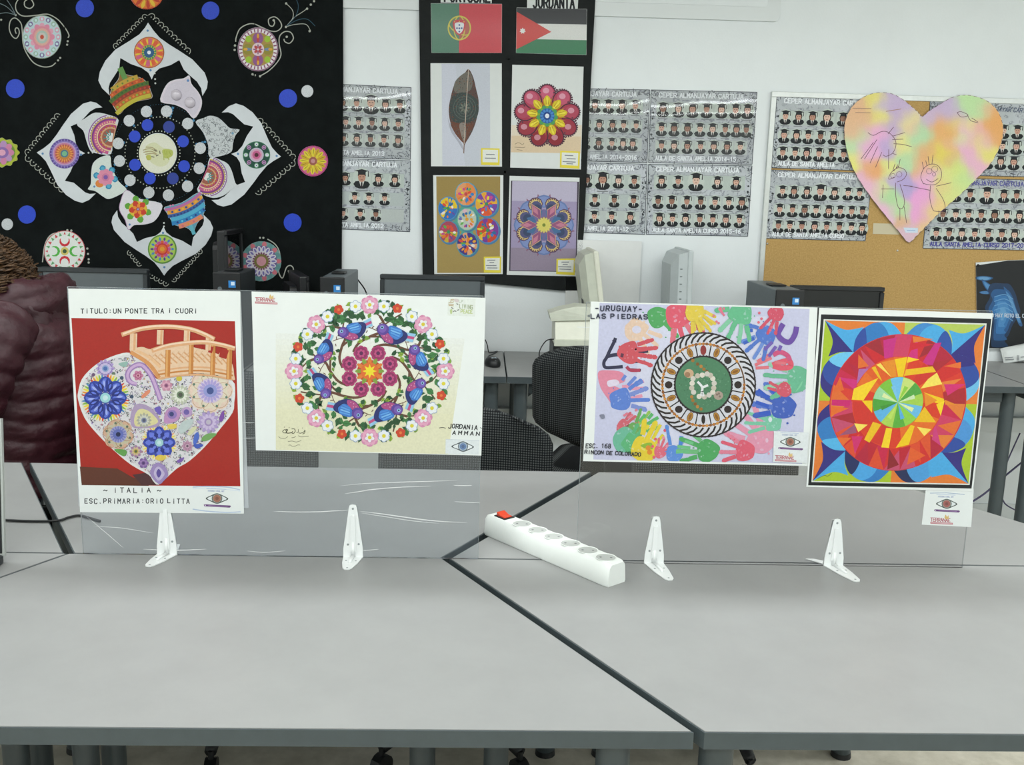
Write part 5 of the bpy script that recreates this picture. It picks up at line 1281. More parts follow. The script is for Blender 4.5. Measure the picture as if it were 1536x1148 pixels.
# bridge
p.T = VT
WD, WD2, WD3 = '#d8a478', '#e0bfa0', '#c07c3c'
p.smooth([(540,545),(640,515),(720,535),(850,500),(1000,490),(1090,520),(1250,560),(1400,640),(1430,760),(1425,800),(1300,760),(1150,740),(1000,750),(880,770),(790,795),(700,690),(600,590)], WD2, 4)
p.add([(q, '#cf9a6c') for i in range(13) for q in Print.ribbon([(700+i*50, 560+abs(6-i)*4), (800+i*48, 640+abs(6-i)*5)], 12)]); p.add([(q, '#d4ad8c') for i in range(13) for q in Print.ribbon([(760+i*50, 540+abs(6-i)*5), (690+i*52, 620+abs(6-i)*4)], 7)])
p.stroke([(545,560),(700,660),(790,780)], 34, '#d09058', True); p.stroke([(590,545),(700,600),(800,690)], 24, '#e0b48a', True)
for y0 in (700, 730, 765): p.stroke([(780,y0+22),(1000,y0-8),(1200,y0-8),(1420,y0+30)], 14, WD3 if y0 == 730 else WD, True)
for x, y0, y1, w in ((866,540,770,44),(1065,490,745,40),(1250,500,755,42),(1390,530,790,46)): p.stroke([(x,y0),(x-6,y1)], w, WD3); p.stroke([(x-8,y0),(x-14,y1)], w*.35, '#d8a060')
p.add([([(1125,500),(1160,505),(1155,540)], '#a32015'), ([(1225,510),(1255,515),(1240,570),(1205,560)], '#a32015'), ([(1315,525),(1385,545),(1360,620),(1300,600)], '#a32015')])
for x, y0, y1, w in ((572,400,545,62),(800,370,495,56),(1028,375,485,52),(1210,430,545,44)): p.stroke([(x,y0),(x-4,y1)], w, WD2); p.stroke([(x+10,y0),(x+4,y1)], w*.3, WD)
p.stroke([(468,412),(620,365),(760,345),(900,343),(1060,365),(1180,410),(1262,450)], [22,46,44,40,36,34,30,26,22,18,14,10,8]+[8]*30 if False else 38, WD, True); p.stroke([(480,405),(620,357),(760,338),(900,337),(1060,360),(1180,402),(1255,445)], 16, '#eacdb4', True)
p.stroke([(725,548),(850,510),(1000,485),(1180,475),(1330,500),(1436,530)], 38, WD, True); p.stroke([(740,540),(850,502),(1000,478),(1180,468),(1330,492),(1436,520)], 14, '#eacdb4', True)
# writing
p.L = 4; p.T = VT; p.text('TiTULO:UN PONTE TRA i CUORi', 122, 190, 38, HW, w=24, sw=6.5, gap=2.6, slope=-.002, jit=.05)
p.T = VB; p.text('~ iTALiA ~', 315, 752, 40, HW, w=28, sw=6, gap=4.2, slope=0, jit=.05)
p.text('ESC.PRiMARiA:ORiO LiTTA', 155, 845, 38, HW, w=23, sw=6, gap=3.0, jit=.05)
p.T = lambda x, y: (x, y)
p.strokes([[(289,731),(310,730),(340,731),(360,735)],[(289,764),(310,767),(340,769),(361,768)]], 1.6, '#b4c4dc', True); p.strokes([[(289,733.5),(320,732.5),(360,737)]], .8, '#cfdcec', True)
eye_logo(p, 325.5, 748, 1.0)
p.build('print', M['glossink'], tI)

# ---------------------------------------------------------------- picture 2: wreath of birds
cJ = pxs([(38,0),(872,25)],370,440,4.589); cJ = [(377.5,437.5),(728.5,447),(722,683.5),(384,675.5)]
tJ, p = picture('picture of blue birds in a round flower wreath on the left acrylic', cJ, Y1_)
p.poly([(414,545),(416,674.5),(671,681.5),(672,600),(600,500),(460,500)], '#e0dfc8') if False else None
p.add([([(413.5+.01*k, 500+k*8.75), (697-k*1.25, 508+k*8.68), (696-k*1.25, 508+(k+1)*8.68), (413.6+.01*k, 500+(k+1)*8.75)], mix('#e4e7e2', '#dddbbc', min(1, k/13))) for k in range(20)])
EX, EY, CXJ, CYJ = 1.14, 1.0, 554.5, 557
def PJ(r, a): return (CXJ+EX*r*math.cos(a), CYJ+EY*r*math.sin(a))
BRN = '#644232'
for k in range(8):
    a = -PI/2+PI/8+k*PI/4
    p.stroke([PJ(36,a-.25),PJ(44,a+.05),PJ(52,a+.4),PJ(60,a+.62),PJ(72,a+.66),PJ(84,a+.55)], 3.8, BRN, True); p.stroke([PJ(52,a+.4),PJ(55,a+.75),PJ(60,a+1.0)], 3.0, BRN, True)
    p.stroke([PJ(72,a+.66),PJ(86,a+.78),PJ(96,a+.85)], 2.2, BRN, True); p.stroke([PJ(84,a+.55),PJ(92,a+.4),PJ(95,a+.28)], 2.0, BRN, True); p.stroke([PJ(60,a+.62),PJ(64,a+.45),PJ(66,a+.36)], 1.1, BRN, True)
    p.strokes([[PJ(44+i*7,a+.05+i*.13),PJ(47+i*7,a+.09+i*.13)] for i in range(5)], 1.3, BRN)
lv = []
def leafp(x, y, l, a, c): return ([(x+l*(u*math.cos(a)-v*math.sin(a)), y+l*(u*math.sin(a)+v*math.cos(a))) for u, v in ((-1,0),(-.5,.5),(0,.62),(.35,.35),(1,0),(.35,-.35),(0,-.62),(-.5,-.5))], c)
GR = ['#2f5f38', '#3f7a44', '#264f30']; GL = ['#8fae3c', '#7da040']
rnd = random.Random(4)
for k in range(8):
    a = -PI/2+k*PI/4
    for da, r, l, c in ((.2,91,6,GR),(.36,84,6.5,GR),(.5,87,6.5,GR),(.6,97,6,GR),(.39,104,5.5,GL),(.3,103,5.5,GR),(.52,104,4.5,GL),(.0,84,4,GL),(.45,76,4.5,GR),(.2,48,4.5,GR),(-.15,52,3.5,GR)):
        x, y = PJ(r, a+da); lv.append(leafp(x, y, l*1.22, rnd.uniform(0, 6.3), rnd.choice(c)))
for k in range(130):
    a = rnd.uniform(0, 6.3); r = rnd.choice((rnd.uniform(80, 107), rnd.uniform(92, 107), rnd.uniform(42, 56))); x, y = PJ(r, a)
    lv.append(leafp(x, y, rnd.uniform(3.4, 6.2), rnd.uniform(0, 6.3), rnd.choice(GR+GR+GL)))
for k in range(110):
    x, y = PJ(rnd.uniform(80, 93), rnd.uniform(0, 6.3)); lv.append(leafp(x, y, rnd.uniform(4.5, 6.8), rnd.uniform(0, 6.3), rnd.choice(GR)))
p.add(lv[::2]); p.add(lv[1::2]); p.strokes([[q[0][0], q[0][4]] for q in lv], .4, '#1e3f26')
LF_ = p.L
for k in range(8):
    a = -PI/2+k*PI/4; p.L = LF_
    fx, fy = PJ(99.5, a)
    p.radial(fx, fy, 2, 14.2, 6, 7, '#d08aac', a, kind='round'); p.radial(fx, fy, 2, 12.2, 5, 7, '#dfa4be', a+.4, kind='round'); p.ell(fx, fy, 8, 8, '#d493b2', 14); p.radial(fx, fy, .5, 7.4, 2.6, 5, '#e4e4e8', a, kind='round'); p.ell(fx, fy, 2.9, 2.9, '#d2c23a', 8)
    for s in (-1, 1):
        fx, fy = PJ(99, a+s*.19)
        p.radial(fx, fy, .6, 9.6, 4.2, 6, '#8da4c4', a, kind='round'); p.radial(fx, fy, .6, 8.6, 3.7, 6, '#e2e6ea', a, kind='round'); p.ell(fx, fy, 3.0, 3.0, '#d8cb3a', 8)
    fx, fy = PJ(101, a+.37); p.radial(fx, fy, 0, 7.6, 3.6, 5, '#c8432a', a, kind='round'); p.ell(fx, fy, 2.2, 2.2, '#dd7a3c', 8)
for k in range(8):
    x, y = PJ(29, -PI/2+PI/8+k*PI/4)
    p.radial(x, y, 1, 12, 5, 8, '#a8386c', k, kind='round'); p.ell(x, y, 9, 9, '#8a2c5c', 14); p.radial(x, y, .5, 6.5, 2, 7, '#b84a7c', k+.3, kind='round'); p.ell(x, y, 3.0, 3.2, '#5a2450', 8)
p.ell(CXJ, CYJ, 19, 17, '#b8402a'); p.radial(CXJ, CYJ, 6, 22, 3.2, 12, ['#7d9a3c', '#d87a34'], 0); p.ell(CXJ, CYJ, 13.5, 13, '#d86a2c'); p.radial(CXJ, CYJ, 2, 11, 3, 8, '#e8d62c', 0, kind='tri'); p.ell(CXJ, CYJ, 6, 6, '#e8d62c', 12)
LB_ = p.L+1
def bird(h, t_):
    """head h, tail end t_ (pixels); belly towards the centre of the wreath"""
    p.L = LB_
    H, T_ = Vector(h), Vector(t_); ax = T_-H; H = H-ax*.03; ax = ax*1.06; L = ax.length; ax.normalize(); n_ = Vector((-ax.y, ax.x))
    if n_.dot(Vector((CXJ, CYJ))-H) < 0: n_ = -n_
    f = lambda u, v: tuple(H+ax*(u*L)+n_*(v*L))
    S = lambda pts, c: p.smooth([f(*q) for q in pts], c, 4)
    p.poly([f(.66,-.1),f(1.04,-.16),f(1.02,.12),f(.68,.14)], '#8fc0e0'); p.poly([f(.68,-.02),f(1.03,-.06),f(1.02,.03),f(.68,.07)], '#b84a7c')
    S([(-.08,.1),(.05,.28),(.25,.38),(.5,.36),(.72,.22),(.82,.04),(.76,-.1),(.5,-.16),(.2,-.14)], '#232c6c')
    S([(-.06,.1),(.06,.26),(.24,.36),(.44,.34),(.4,.2),(.2,.08)], '#a84a80'); p.dots([f(.12,.2),f(.22,.28),f(.32,.3),(f(.2,.18)[0], f(.2,.18)[1])], .9, '#d89ab8', 6)
    S([(.2,-.16),(.5,-.17),(.68,-.06),(.66,.08),(.5,.2),(.3,.14),(.2,.02)], '#3a74c4')
    for i in range(4): p.stroke([f(.24+.02*i,-.1+.07*i), f(.58,-.1+.085*i)], L*.045, ['#5a9cdc','#78b4e4','#5a9cdc','#4a84cc'][i])
    p.stroke([f(.6,-.14),f(.68,.02),f(.56,.2)], L*.03, '#1c2458', True)
    p.ell(*f(.02,.02), L*.19, L*.18, '#5a3f94', 18); p.ell(*f(0,0), L*.13, L*.13, '#7458ac', 14); p.ell(*f(-.02,-.03), L*.055, L*.055, '#8fc0e0', 10); p.ell(*f(-.02,-.03), L*.03, L*.03, '#24204c', 8)
    p.poly([f(-.14,.0),f(-.2,.08),f(-.12,.1)], '#4a3f5c')
for h, t_ in [((665,265),(850,205)),((495,450),(575,290)),((540,690),(445,530)),((760,830),(565,775))]: bird(*pxs([h, t_], 370, 440, 4.589))
for h, t_ in [((160,245),(360,310)),((380,390),(478,555)),((420,625),(335,795)),((255,805),(70,885))]: bird(*pxs([h, t_], 540, 440, 4.589))
p.L = 4; VJ = view(410, 630, 21.94); p.T = VJ
for st, w, c in [([(300,400),(340,340),(400,330),(430,430),(310,420)], 26, '#5c5c48'), ([(410,320),(470,330),(420,410),(480,440),(600,420),(640,380)], 30, '#4a4a38'), ([(600,300),(690,300),(720,380),(660,450),(610,440)], 26, '#6a6a54'), ([(760,420),(820,400),(820,310)], 22, '#74745c'), ([(830,430),(900,440),(1000,400),(1040,340),(1030,430),(960,470)], 24, '#5c5c48'),
                 ([(170,550),(240,600),(380,610),(480,550)], 20, '#8a8a74'), ([(600,590),(680,580),(740,540)], 20, '#84846c'), ([(820,520),(900,560),(1040,555),(1170,535)], 20, '#84846c'), ([(480,715),(620,700),(760,730),(920,680)], 20, '#8a8a74'), ([(500,840),(560,830),(620,870),(720,865),(800,830),(880,830)], 20, '#8a8a74')]: p.stroke(st, w, c, True)
p.dots([(960,270),(520,255),(360,240)], 16, '#74745c')
p.T = lambda x, y: (x, y)
red_logo(p, 383, 446.5, .95)
# small peace emblem, top right
p.poly([(672,447.5),(713.5,448.5),(712.5,475),(671,473.5)], '#e0e5df'); V2 = view(664, 442, 25.6); p.T = V2
p.strokes([[(220,330),(320,300),(420,310)],[(220,380),(330,370),(430,390)],[(280,260),(360,240),(440,260)],[(300,200),(400,185),(520,220)],[(230,430),(330,420),(420,440)]], 34, '#b8a884', True); p.smooth([(440,170),(600,180),(600,290),(480,280)], '#d0c4c4')
p.strokes([[(530,345),(600,385)],[(330,490),(410,550)],[(400,660),(470,620),(520,660)],[(560,610),(640,575)]], 40, '#7d8078'); p.smooth([(280,600),(360,560),(370,680),(330,760),(290,720)], '#b9c890')
p.text('LIVING', 650, 370, 150, '#a4ae90', w=62, sw=26, gap=1.6, slope=.1); p.text('PEACE', 700, 580, 130, '#b9c68c', w=66, sw=26, gap=1.6, slope=.05); p.text('LP', 630, 215, 90, '#b9c2b4', w=60, sw=20)
p.T = view(540, 440, 4.589)
p.stroke([(545,928),(570,925),(590,930)], 4, HW, True); p.text('JORDANiA', 608, 900, 28, HW, w=18, sw=5.4, gap=1.7, slope=.07, slant=.12, jit=.05); p.stroke([(826,925),(838,930),(850,930)], 4, HW, True); p.text('AMMAN', 636, 948, 25, HW, w=22, sw=5.2, gap=3.4, slope=.04, slant=.15, jit=.05)
p.T = lambda x, y: (x, y)
p.poly([(668.5,659),(719,660.5),(718,682),(668,680.6)], '#dce2e4'); p.strokes([[(669,659.4),(719,661)]], .6, '#c3ccd6'); 
e = [(677,670),(686,665.3),(694.5,662.2),(703,666),(711,670.8),(703,675.2),(694.5,678),(686,674.6)]
p.smooth(e, '#4a5054'); p.smooth([(694+(a-694)*.87, 670.2+(b-670.2)*.8) for a, b in e], '#e0e6e8'); p.ell(694.5,670,7.6,7.6,'#54606a',18); p.ell(694.5,670,6.4,6.4,'#a4b4c4',18); p.ell(694.5,670,5,5,'#6480ac',14); p.ell(694.5,670,2.4,2.4,'#54688c',10)
p.build('print', M['glossink'], tJ)

# ---------------------------------------------------------------- picture 3: painted hands round a seed medallion
Y2_ = -.0141
cU = [(886.3,452.5),(1226,461.5),(1214,699),(874.6,691.8)]
tU, p = picture('picture of painted hand prints round a seed medallion on the right acrylic', cU, Y2_)
p.poly([(899.5,454.5),(1214.5,463.5),(1203,696),(890,689.5)], '#c3c4de'); p.poly([(960,470),(1150,475),(1140,680),(950,672)], '#cdcee2')
p.clip = [(899.5,454.5),(1214.5,463.5),(1203,696),(890,689.5)]
def hand(x, y, s, ang, c, c2=None, fingers=5, spread=.32, fl=1.25, seed=0, palm=True):
    """painted hand print: palm at x,y, fingers pointing along ang"""
    rnd = random.Random(seed*13+int(x)); ca, sa = math.cos(ang), math.sin(ang)
    s *= 1.04; fl *= .92
    f = lambda u, v: (x+s*(u*ca-v*sa), y+s*(u*sa+v*ca))
    c = mix(c, '#c8c8dc', .12); c2 = mix(c2, '#c8c8dc', .15) if c2 else c
    if palm: p.smooth([f(a*rnd.uniform(.9, 1.1), b*rnd.uniform(.9, 1.1)) for a, b in ((-.95,.1),(-.8,.6),(-.1,.95),(.55,.9),(.85,.3),(.82,-.35),(.5,-.95),(-.2,-.9),(-.85,-.5))], c, 4)
    q = []
    for i in range(fingers):
        v = (-.72, -.28, .2, .66, 1.0)[i]; a = (i-1.6)*spread
        l = fl*((.9, 1.12, 1.1, .9, .8)[i]); b0 = .65 if i < 4 else -.15
        if i == 4: a = 1.15
        d = (math.cos(a), math.sin(a)); st = b0+.1
        pts = [f(st+d[0]*l*t_, v+d[1]*l*t_) for t_ in (0, .33, .66, 1.0)]
        cuts = ((0, .5), (.55, .8), (.84, 1.0)) if rnd.random() < .75 else ((0, 1.0),)
        for u0, u1 in cuts:
            A = f(st+d[0]*l*u0, v+d[1]*l*u0); B = f(st+d[0]*l*u1, v+d[1]*l*u1)
            q += [(z, c2 if i % 2 else c) for z in Print.ribbon(spline([A, ((A[0]+B[0])/2+rnd.uniform(-.5, .5), (A[1]+B[1])/2+rnd.uniform(-.5, .5)), B], 2), s*rnd.uniform(.32, .44))]
            q.append((Print.E(B[0], B[1], s*.17, s*.17, 8), c2 if i % 2 else c))
    p.add(q)
    if palm:
        p.add([(Print.E(*f(rnd.uniform(-.7, .7), rnd.uniform(-.7, .7)), s*rnd.uniform(.05, .16), s*rnd.uniform(.04, .1), 8, rnd.uniform(0, 3)), mix(c, '#d8d8ea', rnd.uniform(.2, .5))) for _ in range(9)])
        p.add([(Print.E(*f(rnd.uniform(-1.0, 1.9), rnd.uniform(-1.1, 1.1)), s*rnd.uniform(.04, .1), s*rnd.uniform(.04, .09), 7, 0), c) for _ in range(7)])
UL, UR = (lambda x, y: (870+x/4.594, 450+y/4.594)), (lambda x, y: (1040+x/4.595, 450+y/4.595))
def hL(x, y, s, a, c, **k): q = UL(x, y); hand(q[0], q[1], s, a, c, **k)
def hR(x, y, s, a, c, **k): q = UR(x, y); hand(q[0], q[1], s, a, c, **k)
p.T = lambda x, y: (x, y)
hL(385,205,17,.9,'#e0bfa4',fingers=3,fl=1.4); p.ell(*UL(390,205),7,6,'#cfcce0',12)
hL(540,120,16.5,1.1,'#3f9a4c',fingers=2,fl=1.5,spread=.5); hL(680,110,20,1.2,'#d8485c',fingers=4,c2='#d86070'); hL(790,60,13,1.0,'#ddc23a',fingers=4,fl=1.7)
p.stroke([UL(245,262),UL(235,290),UL(205,350),UL(185,395),UL(165,430),UL(175,465),UL(240,465),UL(295,460)], 5, '#2c2c48', True); p.stroke([UL(185,390),UL(250,378),UL(330,375),UL(400,360),UL(470,352)], 5.5, '#2c2c48', True); p.stroke([UL(235,275),UL(238,295)], 6, '#2c2c48'); p.stroke([UL(330,430),UL(450,425)], 3.6, '#2c2c48'); p.stroke([UL(340,480),UL(420,485)], 4, '#2c2c48')
hL(335,360,16,0.05,'#c8404a',fingers=4,fl=1.7,spread=.22); p.stroke([UL(320,460),UL(350,485),UL(415,485)], 5, '#a83a54', True); p.stroke([UL(280,380),UL(300,385)], 6, '#5c2c44')
p.smooth([UL(*q) for q in [(125,500),(190,485),(290,500),(310,560),(240,590),(280,620),(250,700),(240,745),(190,680),(140,600)]], '#d8849c'); p.smooth([UL(*q) for q in [(190,560),(250,550),(270,580),(200,600)]], '#d8cde0')
p.strokes([[UL(290,600),UL(360,590),(UL(440,560))],[UL(340,610),UL(450,610)],[UL(350,680),UL(430,660)]], 5, '#dc94ac', True)
hL(285,685,17,-.15,'#4a72c8',fingers=4,fl=1.5,c2='#6a80c8'); p.strokes([[UL(290,555),UL(315,520)],[UL(330,590),UL(385,530)],[UL(400,580),UL(435,560)]], 5, '#6a84cc')
hL(300,880,11,-.5,'#c8505c',fingers=4,fl=1.3); p.smooth([UL(*q) for q in [(280,900),(340,855),(370,870),(300,915)]], '#7d5a4c'); hL(380,905,12,-.7,'#5a9a44',fingers=4,fl=2.0,c2='#84b83c'); hL(310,965,19,-.5,'#5cae8c',fingers=0); hL(350,990,14,-.6,'#4aa868',fingers=2)
p.strokes([[UL(440,870),UL(540,810)],[UL(460,910),UL(545,875)],[UL(410,840),UL(450,790)],[UL(470,820),UL(500,785)]], 5, '#5ab06a'); p.strokes([[UL(455,890),UL(475,865)],[UL(500,960),UL(555,860)],[UL(520,990),UL(575,930)]], 5, '#d8c83a')
hL(440,1030,20,-.9,'#e0c41e',fingers=2); p.smooth([UL(*q) for q in [(420,1000),(490,985),(500,1030),(440,1020)]], '#8ab03a'); p.dots([UL(470,1020),UL(480,1050)], 4, '#d8842e', 8)
hL(550,1050,9,-1.0,'#d8586c',fingers=4,fl=1.4); p.dots([UL(*q) for q in [(520,960),(540,1000),(585,900),(575,950),(500,1010),(560,1080),(510,1085),(600,1010)]], 2.4, ['#d8586c','#d88aa0'], 7)
hL(650,1060,13,-1.25,'#4a80d0',fingers=1,fl=2.6); p.stroke([UL(690,1020),UL(700,940)], 6, '#4a80d0')
hR(100,1040,17,-2.9,'#3a9a4c',fingers=4,fl=1.7,c2='#5cae68'); p.strokes([[UR(-120,1050),UR(-30,1045)],[UR(-110,1010),UR(-20,1020)],[UR(-60,975),UR(0,990)]], 4.5, '#6ab880')
hR(470,960,23,-2.35,'#dc8aa4',fingers=4,fl=1.5); hR(355,1040,15,-2.95,'#d84a60',fingers=4,fl=1.5,c2='#dc7088')
hR(550,850,13,-2.9,'#6cbc98',fingers=3,fl=2.2); p.ell(*UR(530,825),3,4,'#cfd8e0',8)
hR(620,740,19,-2.8,'#2c4fb0',fingers=4,fl=1.5,c2='#3f62c0'); p.stroke([UR(655,600),UR(665,660)], 6, '#2f4fb0')
p.strokes([[UR(445,620),UR(520,680)],[UR(500,585),UR(570,650)],[UR(430,705),UR(520,735)],[UR(450,785),UR(530,780)]], 5.5, '#3358bc')
hR(720,545,19,3.1,'#5aae84',fingers=4,fl=1.7,spread=.28,c2='#84c4a0'); p.smooth([UR(*q) for q in [(680,660),(740,600),(750,560),(700,640)]], '#7cc49c')
hR(625,620,11,-2.4,'#cc4456',fingers=2); p.stroke([UR(545,450),UR(600,430),UR(660,420),UR(670,460),UR(610,470),UR(550,455)], 8, '#d8566a', True); p.stroke([UR(550,380),UR(600,360),UR(650,385),UR(665,420)], 7, '#c8507c', True)
p.strokes([[UR(425,450),UR(540,400)],[UR(430,470),UR(520,465)],[UR(440,425),UR(520,380)],[UR(560,430),UR(640,440)]], 4.5, '#d8707c')
hR(500,245,15,2.3,'#3f68c0',fingers=5,fl=1.6,c2='#5a80cc'); p.strokes([[UR(360,210),UR(410,210)],[UR(345,300),UR(420,265)]], 5, '#3a60bc')
p.stroke([UR(620,165),UR(600,200),UR(585,240),UR(620,280),UR(665,290),UR(700,240),UR(712,185)], 8, '#6a4aa0', True); p.strokes([[UR(545,290),UR(490,345)],[UR(570,320),UR(520,390)],[UR(605,315),UR(590,350)]], 5, '#6f58ac')
hR(570,90,12,2.2,'#cc3f56',fingers=3,fl=1.8); p.dots([UR(*q) for q in [(455,90),(470,130),(450,155),(530,210),(540,190)]], 2.2, '#d86a7c', 6)
hR(330,95,18,1.9,'#55b07c',fingers=5,fl=1.45,c2='#74c094'); p.strokes([[UR(175,60),UR(215,110)],[UR(185,50),UR(200,90)]], 3, '#d87088'); p.dots([UR(*q) for q in [(140,110),(160,150),(175,160),(210,60)]], 2, '#d87088', 6)
hR(10,90,13,1.1,'#dcc034',fingers=4,fl=1.8); 
p.strokes([[UL(300,800),UL(330,780)],[UL(330,815),UL(365,790)],[UL(380,765),UL(395,755)]], 3.4, '#d8788c'); p.smooth([UL(*q) for q in [(135,795),(165,790),(170,815),(150,820)]], '#7d8094')
# medallion
p.clip = None
mx, my = 1055, 577.5
p.ell(mx, my, 79, 79, '#2c2428', 56); p.ell(mx, my, 76.8, 76.8, '#cdcdd6', 56)
p.add([(Print.ribbon([(mx+64.5*math.cos(a), my+64.5*math.sin(a)), (mx+71*math.cos(a+.07), my+71*math.sin(a+.07)), (mx+78*math.cos(a+.2), my+78*math.sin(a+.2))], 2.9)[i], '#26201f') for a in [2*PI*k/44 for k in range(44)] for i in (0, 1)])
p.dots([(mx+78*math.cos(2*PI*k/90), my+78*math.sin(2*PI*k/90)) for k in range(90)], 1.5, '#2c2226', 6)
p.strokes([Print.E(mx, my, 61.5, 61.5, 60)+[Print.E(mx, my, 61.5, 61.5, 60)[0]]], 2.2, '#6a4a2c'); p.dots([(mx+61.5*math.cos(2*PI*k/72), my+61.5*math.sin(2*PI*k/72)) for k in range(66)], 2.4, ['#b5722e', '#8a5424', '#c88a3c'], 6)
p.strokes([[(mx+44*math.cos(2*PI*(k+.5)/16), my+44*math.sin(2*PI*(k+.5)/16)), (mx+60*math.cos(2*PI*(k+.5)/16), my+60*math.sin(2*PI*(k+.5)/16))] for k in range(16)], 1.8, '#2a2628')
for k in range(16):
    a = 2*PI*k/16; x, y = mx+52*math.cos(a), my+52*math.sin(a)
    if k % 2 == 0:
        if k in (4,): p.ell(x, y, 7, 3, '#2a2422', 10, a)
        elif k == 12: p.ell(x, y, 7.5, 4.6, '#8a3030', 12, a)
        else: p.ell(x, y, 5.8, 5.6, '#2a1e1e', 12)
    else: p.ell(x, y, 7.6, 4.4, '#5c3c1c', 12, a); p.ell(x, y, 6.8, 3.6, '#b08034', 12, a); p.ell(x, y, 4.8, 2, '#8a5a24', 10, a)
p.ell(mx, my, 44, 44, '#2c2426', 44); p.dots([(mx+43.4*math.cos(2*PI*k/56), my+43.4*math.sin(2*PI*k/56)) for k in range(56)], 1.4, '#211b1d', 6); p.ell(mx, my, 41.5, 41.5, '#4a7c5c', 44)
rnd = random.Random(9); p.dots([(mx+r_*math.cos(a_), my+r_*math.sin(a_)) for r_, a_ in [(rnd.uniform(4, 40), rnd.uniform(0, 6.3)) for _ in range(160)]], 1.1, ['#3f6c4e', '#5c8c6c', '#538466'], 5)
VU = view(700, 360, 2.844); p.T = VU
bd = [(965,515),(985,530),(1000,540),(1012,552),(1025,562)]; p.dots(bd+[(960,670),(965,685),(975,700),(985,712),(1000,722)], 7.5, ['#9a6a2c', '#7d5424', '#b07c3a'], 8)
p.ell(948,570,21,19,'#c4a484',14); p.ell(942,575,12,12,'#9a7458',10); p.ell(1074,664,20,19,'#a49488',14); p.dots([(1068,660),(1080,668),(1076,656)], 5, '#7d6a60', 6)
p.dots([(1005,577),(985,580),(966,592),(962,612),(960,632),(968,650),(992,668),(1014,670),(1034,662),(1050,650),(1054,632),(1056,612),(1050,592),(1040,578),(1026,572)], 11.5, ['#d6d0c4', '#bdb4a6', '#c9c4bc'], 9)
p.strokes([[(985,605),(1005,630),(1000,665)],[(1005,630),(1030,620)],[(1003,640),(1010,668)]], 10, '#dcdee0', True)
p.T = lambda x, y: (x, y)
p.T = UL; p.text('-URUGUAY-', 104, 40, 34, '#2a2e44', w=22, sw=6.6, gap=2.8, slope=.02, slant=.08, jit=.05); p.text('LAS PiEDRAS', 76, 96, 30, '#2a2e44', w=23, sw=6.6, gap=2.6, slope=.02, jit=.05)
p.text('ESC. 168', 40, 992, 28, '#22242c', w=15, sw=4.6, gap=2.2, slant=.1, jit=.05); p.text('RiNCON DE COLORADO', 32, 1036, 24, '#22242c', w=16, sw=4.8, gap=1.6, slope=.045, slant=.1, jit=.05)
p.T = lambda x, y: (x, y)
p.poly([(1161,647),(1213,649),(1210,695),(1159.5,693.5)], '#dde2e4'); eye_logo(p, 1185.5, 663, .92); red_logo(p, 1163, 683.5, .9)
p.build('print', M['glossink'], tU)

# ---------------------------------------------------------------- picture 4: faceted colour wheel in a square
VD = view(1200, 460, 4.1)
cQ = pxs([(118,8),(1185,42),(1062,1135),(38,1108)], 1200, 460, 4.1)
tQ, p = picture('square picture of a faceted red and yellow wheel with black border', cQ, Y2_-.001)
p.poly(pxs([(130,48),(1177,76),(1055,1120),(50,1100)], 1200, 460, 4.1), '#14181c'); p.poly(pxs([(146,78),(1148,104),(1043,1098),(70,1080)], 1200, 460, 4.1), '#d8dcd6')
p.T = quad(*pxs([(154,85),(1140,112),(1036,1090),(78,1073)], 1200, 460, 4.1), 1000, 1000)
LIME, ORA = '#a4bf2c', '#dd7a30'
p.add([([(0,0),(500,0),(500,500)], ORA), ([(500,0),(1000,0),(500,500)], '#b0c45a'), ([(1000,0),(1000,500),(500,500)], ORA), ([(1000,500),(1000,1000),(500,500)], LIME), ([(1000,1000),(500,1000),(500,500)], ORA), ([(500,1000),(0,1000),(500,500)], LIME), ([(0,1000),(0,500),(500,500)], ORA), ([(0,500),(0,0),(500,500)], LIME)])
LB, MBL, DB, NV = '#48a4dc', '#2f78bc', '#2c4a9c', '#302a7a'
def rot(pts, k): 
    for _ in range(k): pts = [(1000-y, x) for x, y in pts]
    return pts
for k in range(4):
    f = lambda pts: rot(pts, k)
    flip = k % 2 == 1
    A, B = (NV, LB) if not flip else (LB, NV)
    # corner star in two halves
    p.add([(f(spline([(0,0),(48,95),(58,150),(38,225)],5)+spline([(38,225),(110,195),(192,195)],4)), A), (f(spline([(0,0),(90,42),(150,55),(245,35)],5)+spline([(245,35),(205,110),(192,195)],4)), B)])
    # petal above (right of the star) and petal beside (below the star)
    up = spline([(192,195),(200,110),(250,40),(330,4),(420,10),(500,90)],5)+[(500,300),(300,300)]
    sd = [(y, x) for x, y in up]
    c1, c2, c3 = [(DB,MBL,LB),(NV,DB,'#6cb8e2'),(LB,'#4a98d4','#1e2a54'),('#52aee0',MBL,NV)][k]
    p.poly(f(up), c3); p.poly(f(spline([(192,195),(200,110),(250,40),(330,4),(395,60),(440,200)],4)+[(300,300)]), c2); p.poly(f(spline([(192,195),(200,110),(250,40),(270,120),(290,260)],4)), c1)
    p.poly(f(sd), [NV,'#3f86c8',LB,MBL][k]); p.poly(f(spline([(195,192),(110,200),(40,250),(10,320),(60,395),(200,440)],4)+[(300,300)]), [DB,LB,'#4a90d0','#4aa0dc'][k]); p.poly(f(spline([(195,192),(110,200),(45,245),(120,290),(260,300)],4)), ['#6cc0e8','#2c50a0',DB,'#1e2a5c'][k])
REDS = ['#c8242c','#d43a2a','#c42048','#b81e30','#d8522c','#a82430','#c93a60','#cc2c2a']
p.ell(500,500,432,428,'#c43a30',64); p.ell(500,500,428,424,'#c8282c',64)
rnd = random.Random(21); sh = []
n = 26
def pol(r, a): return (500+r*math.cos(a), 500+r*math.sin(a))
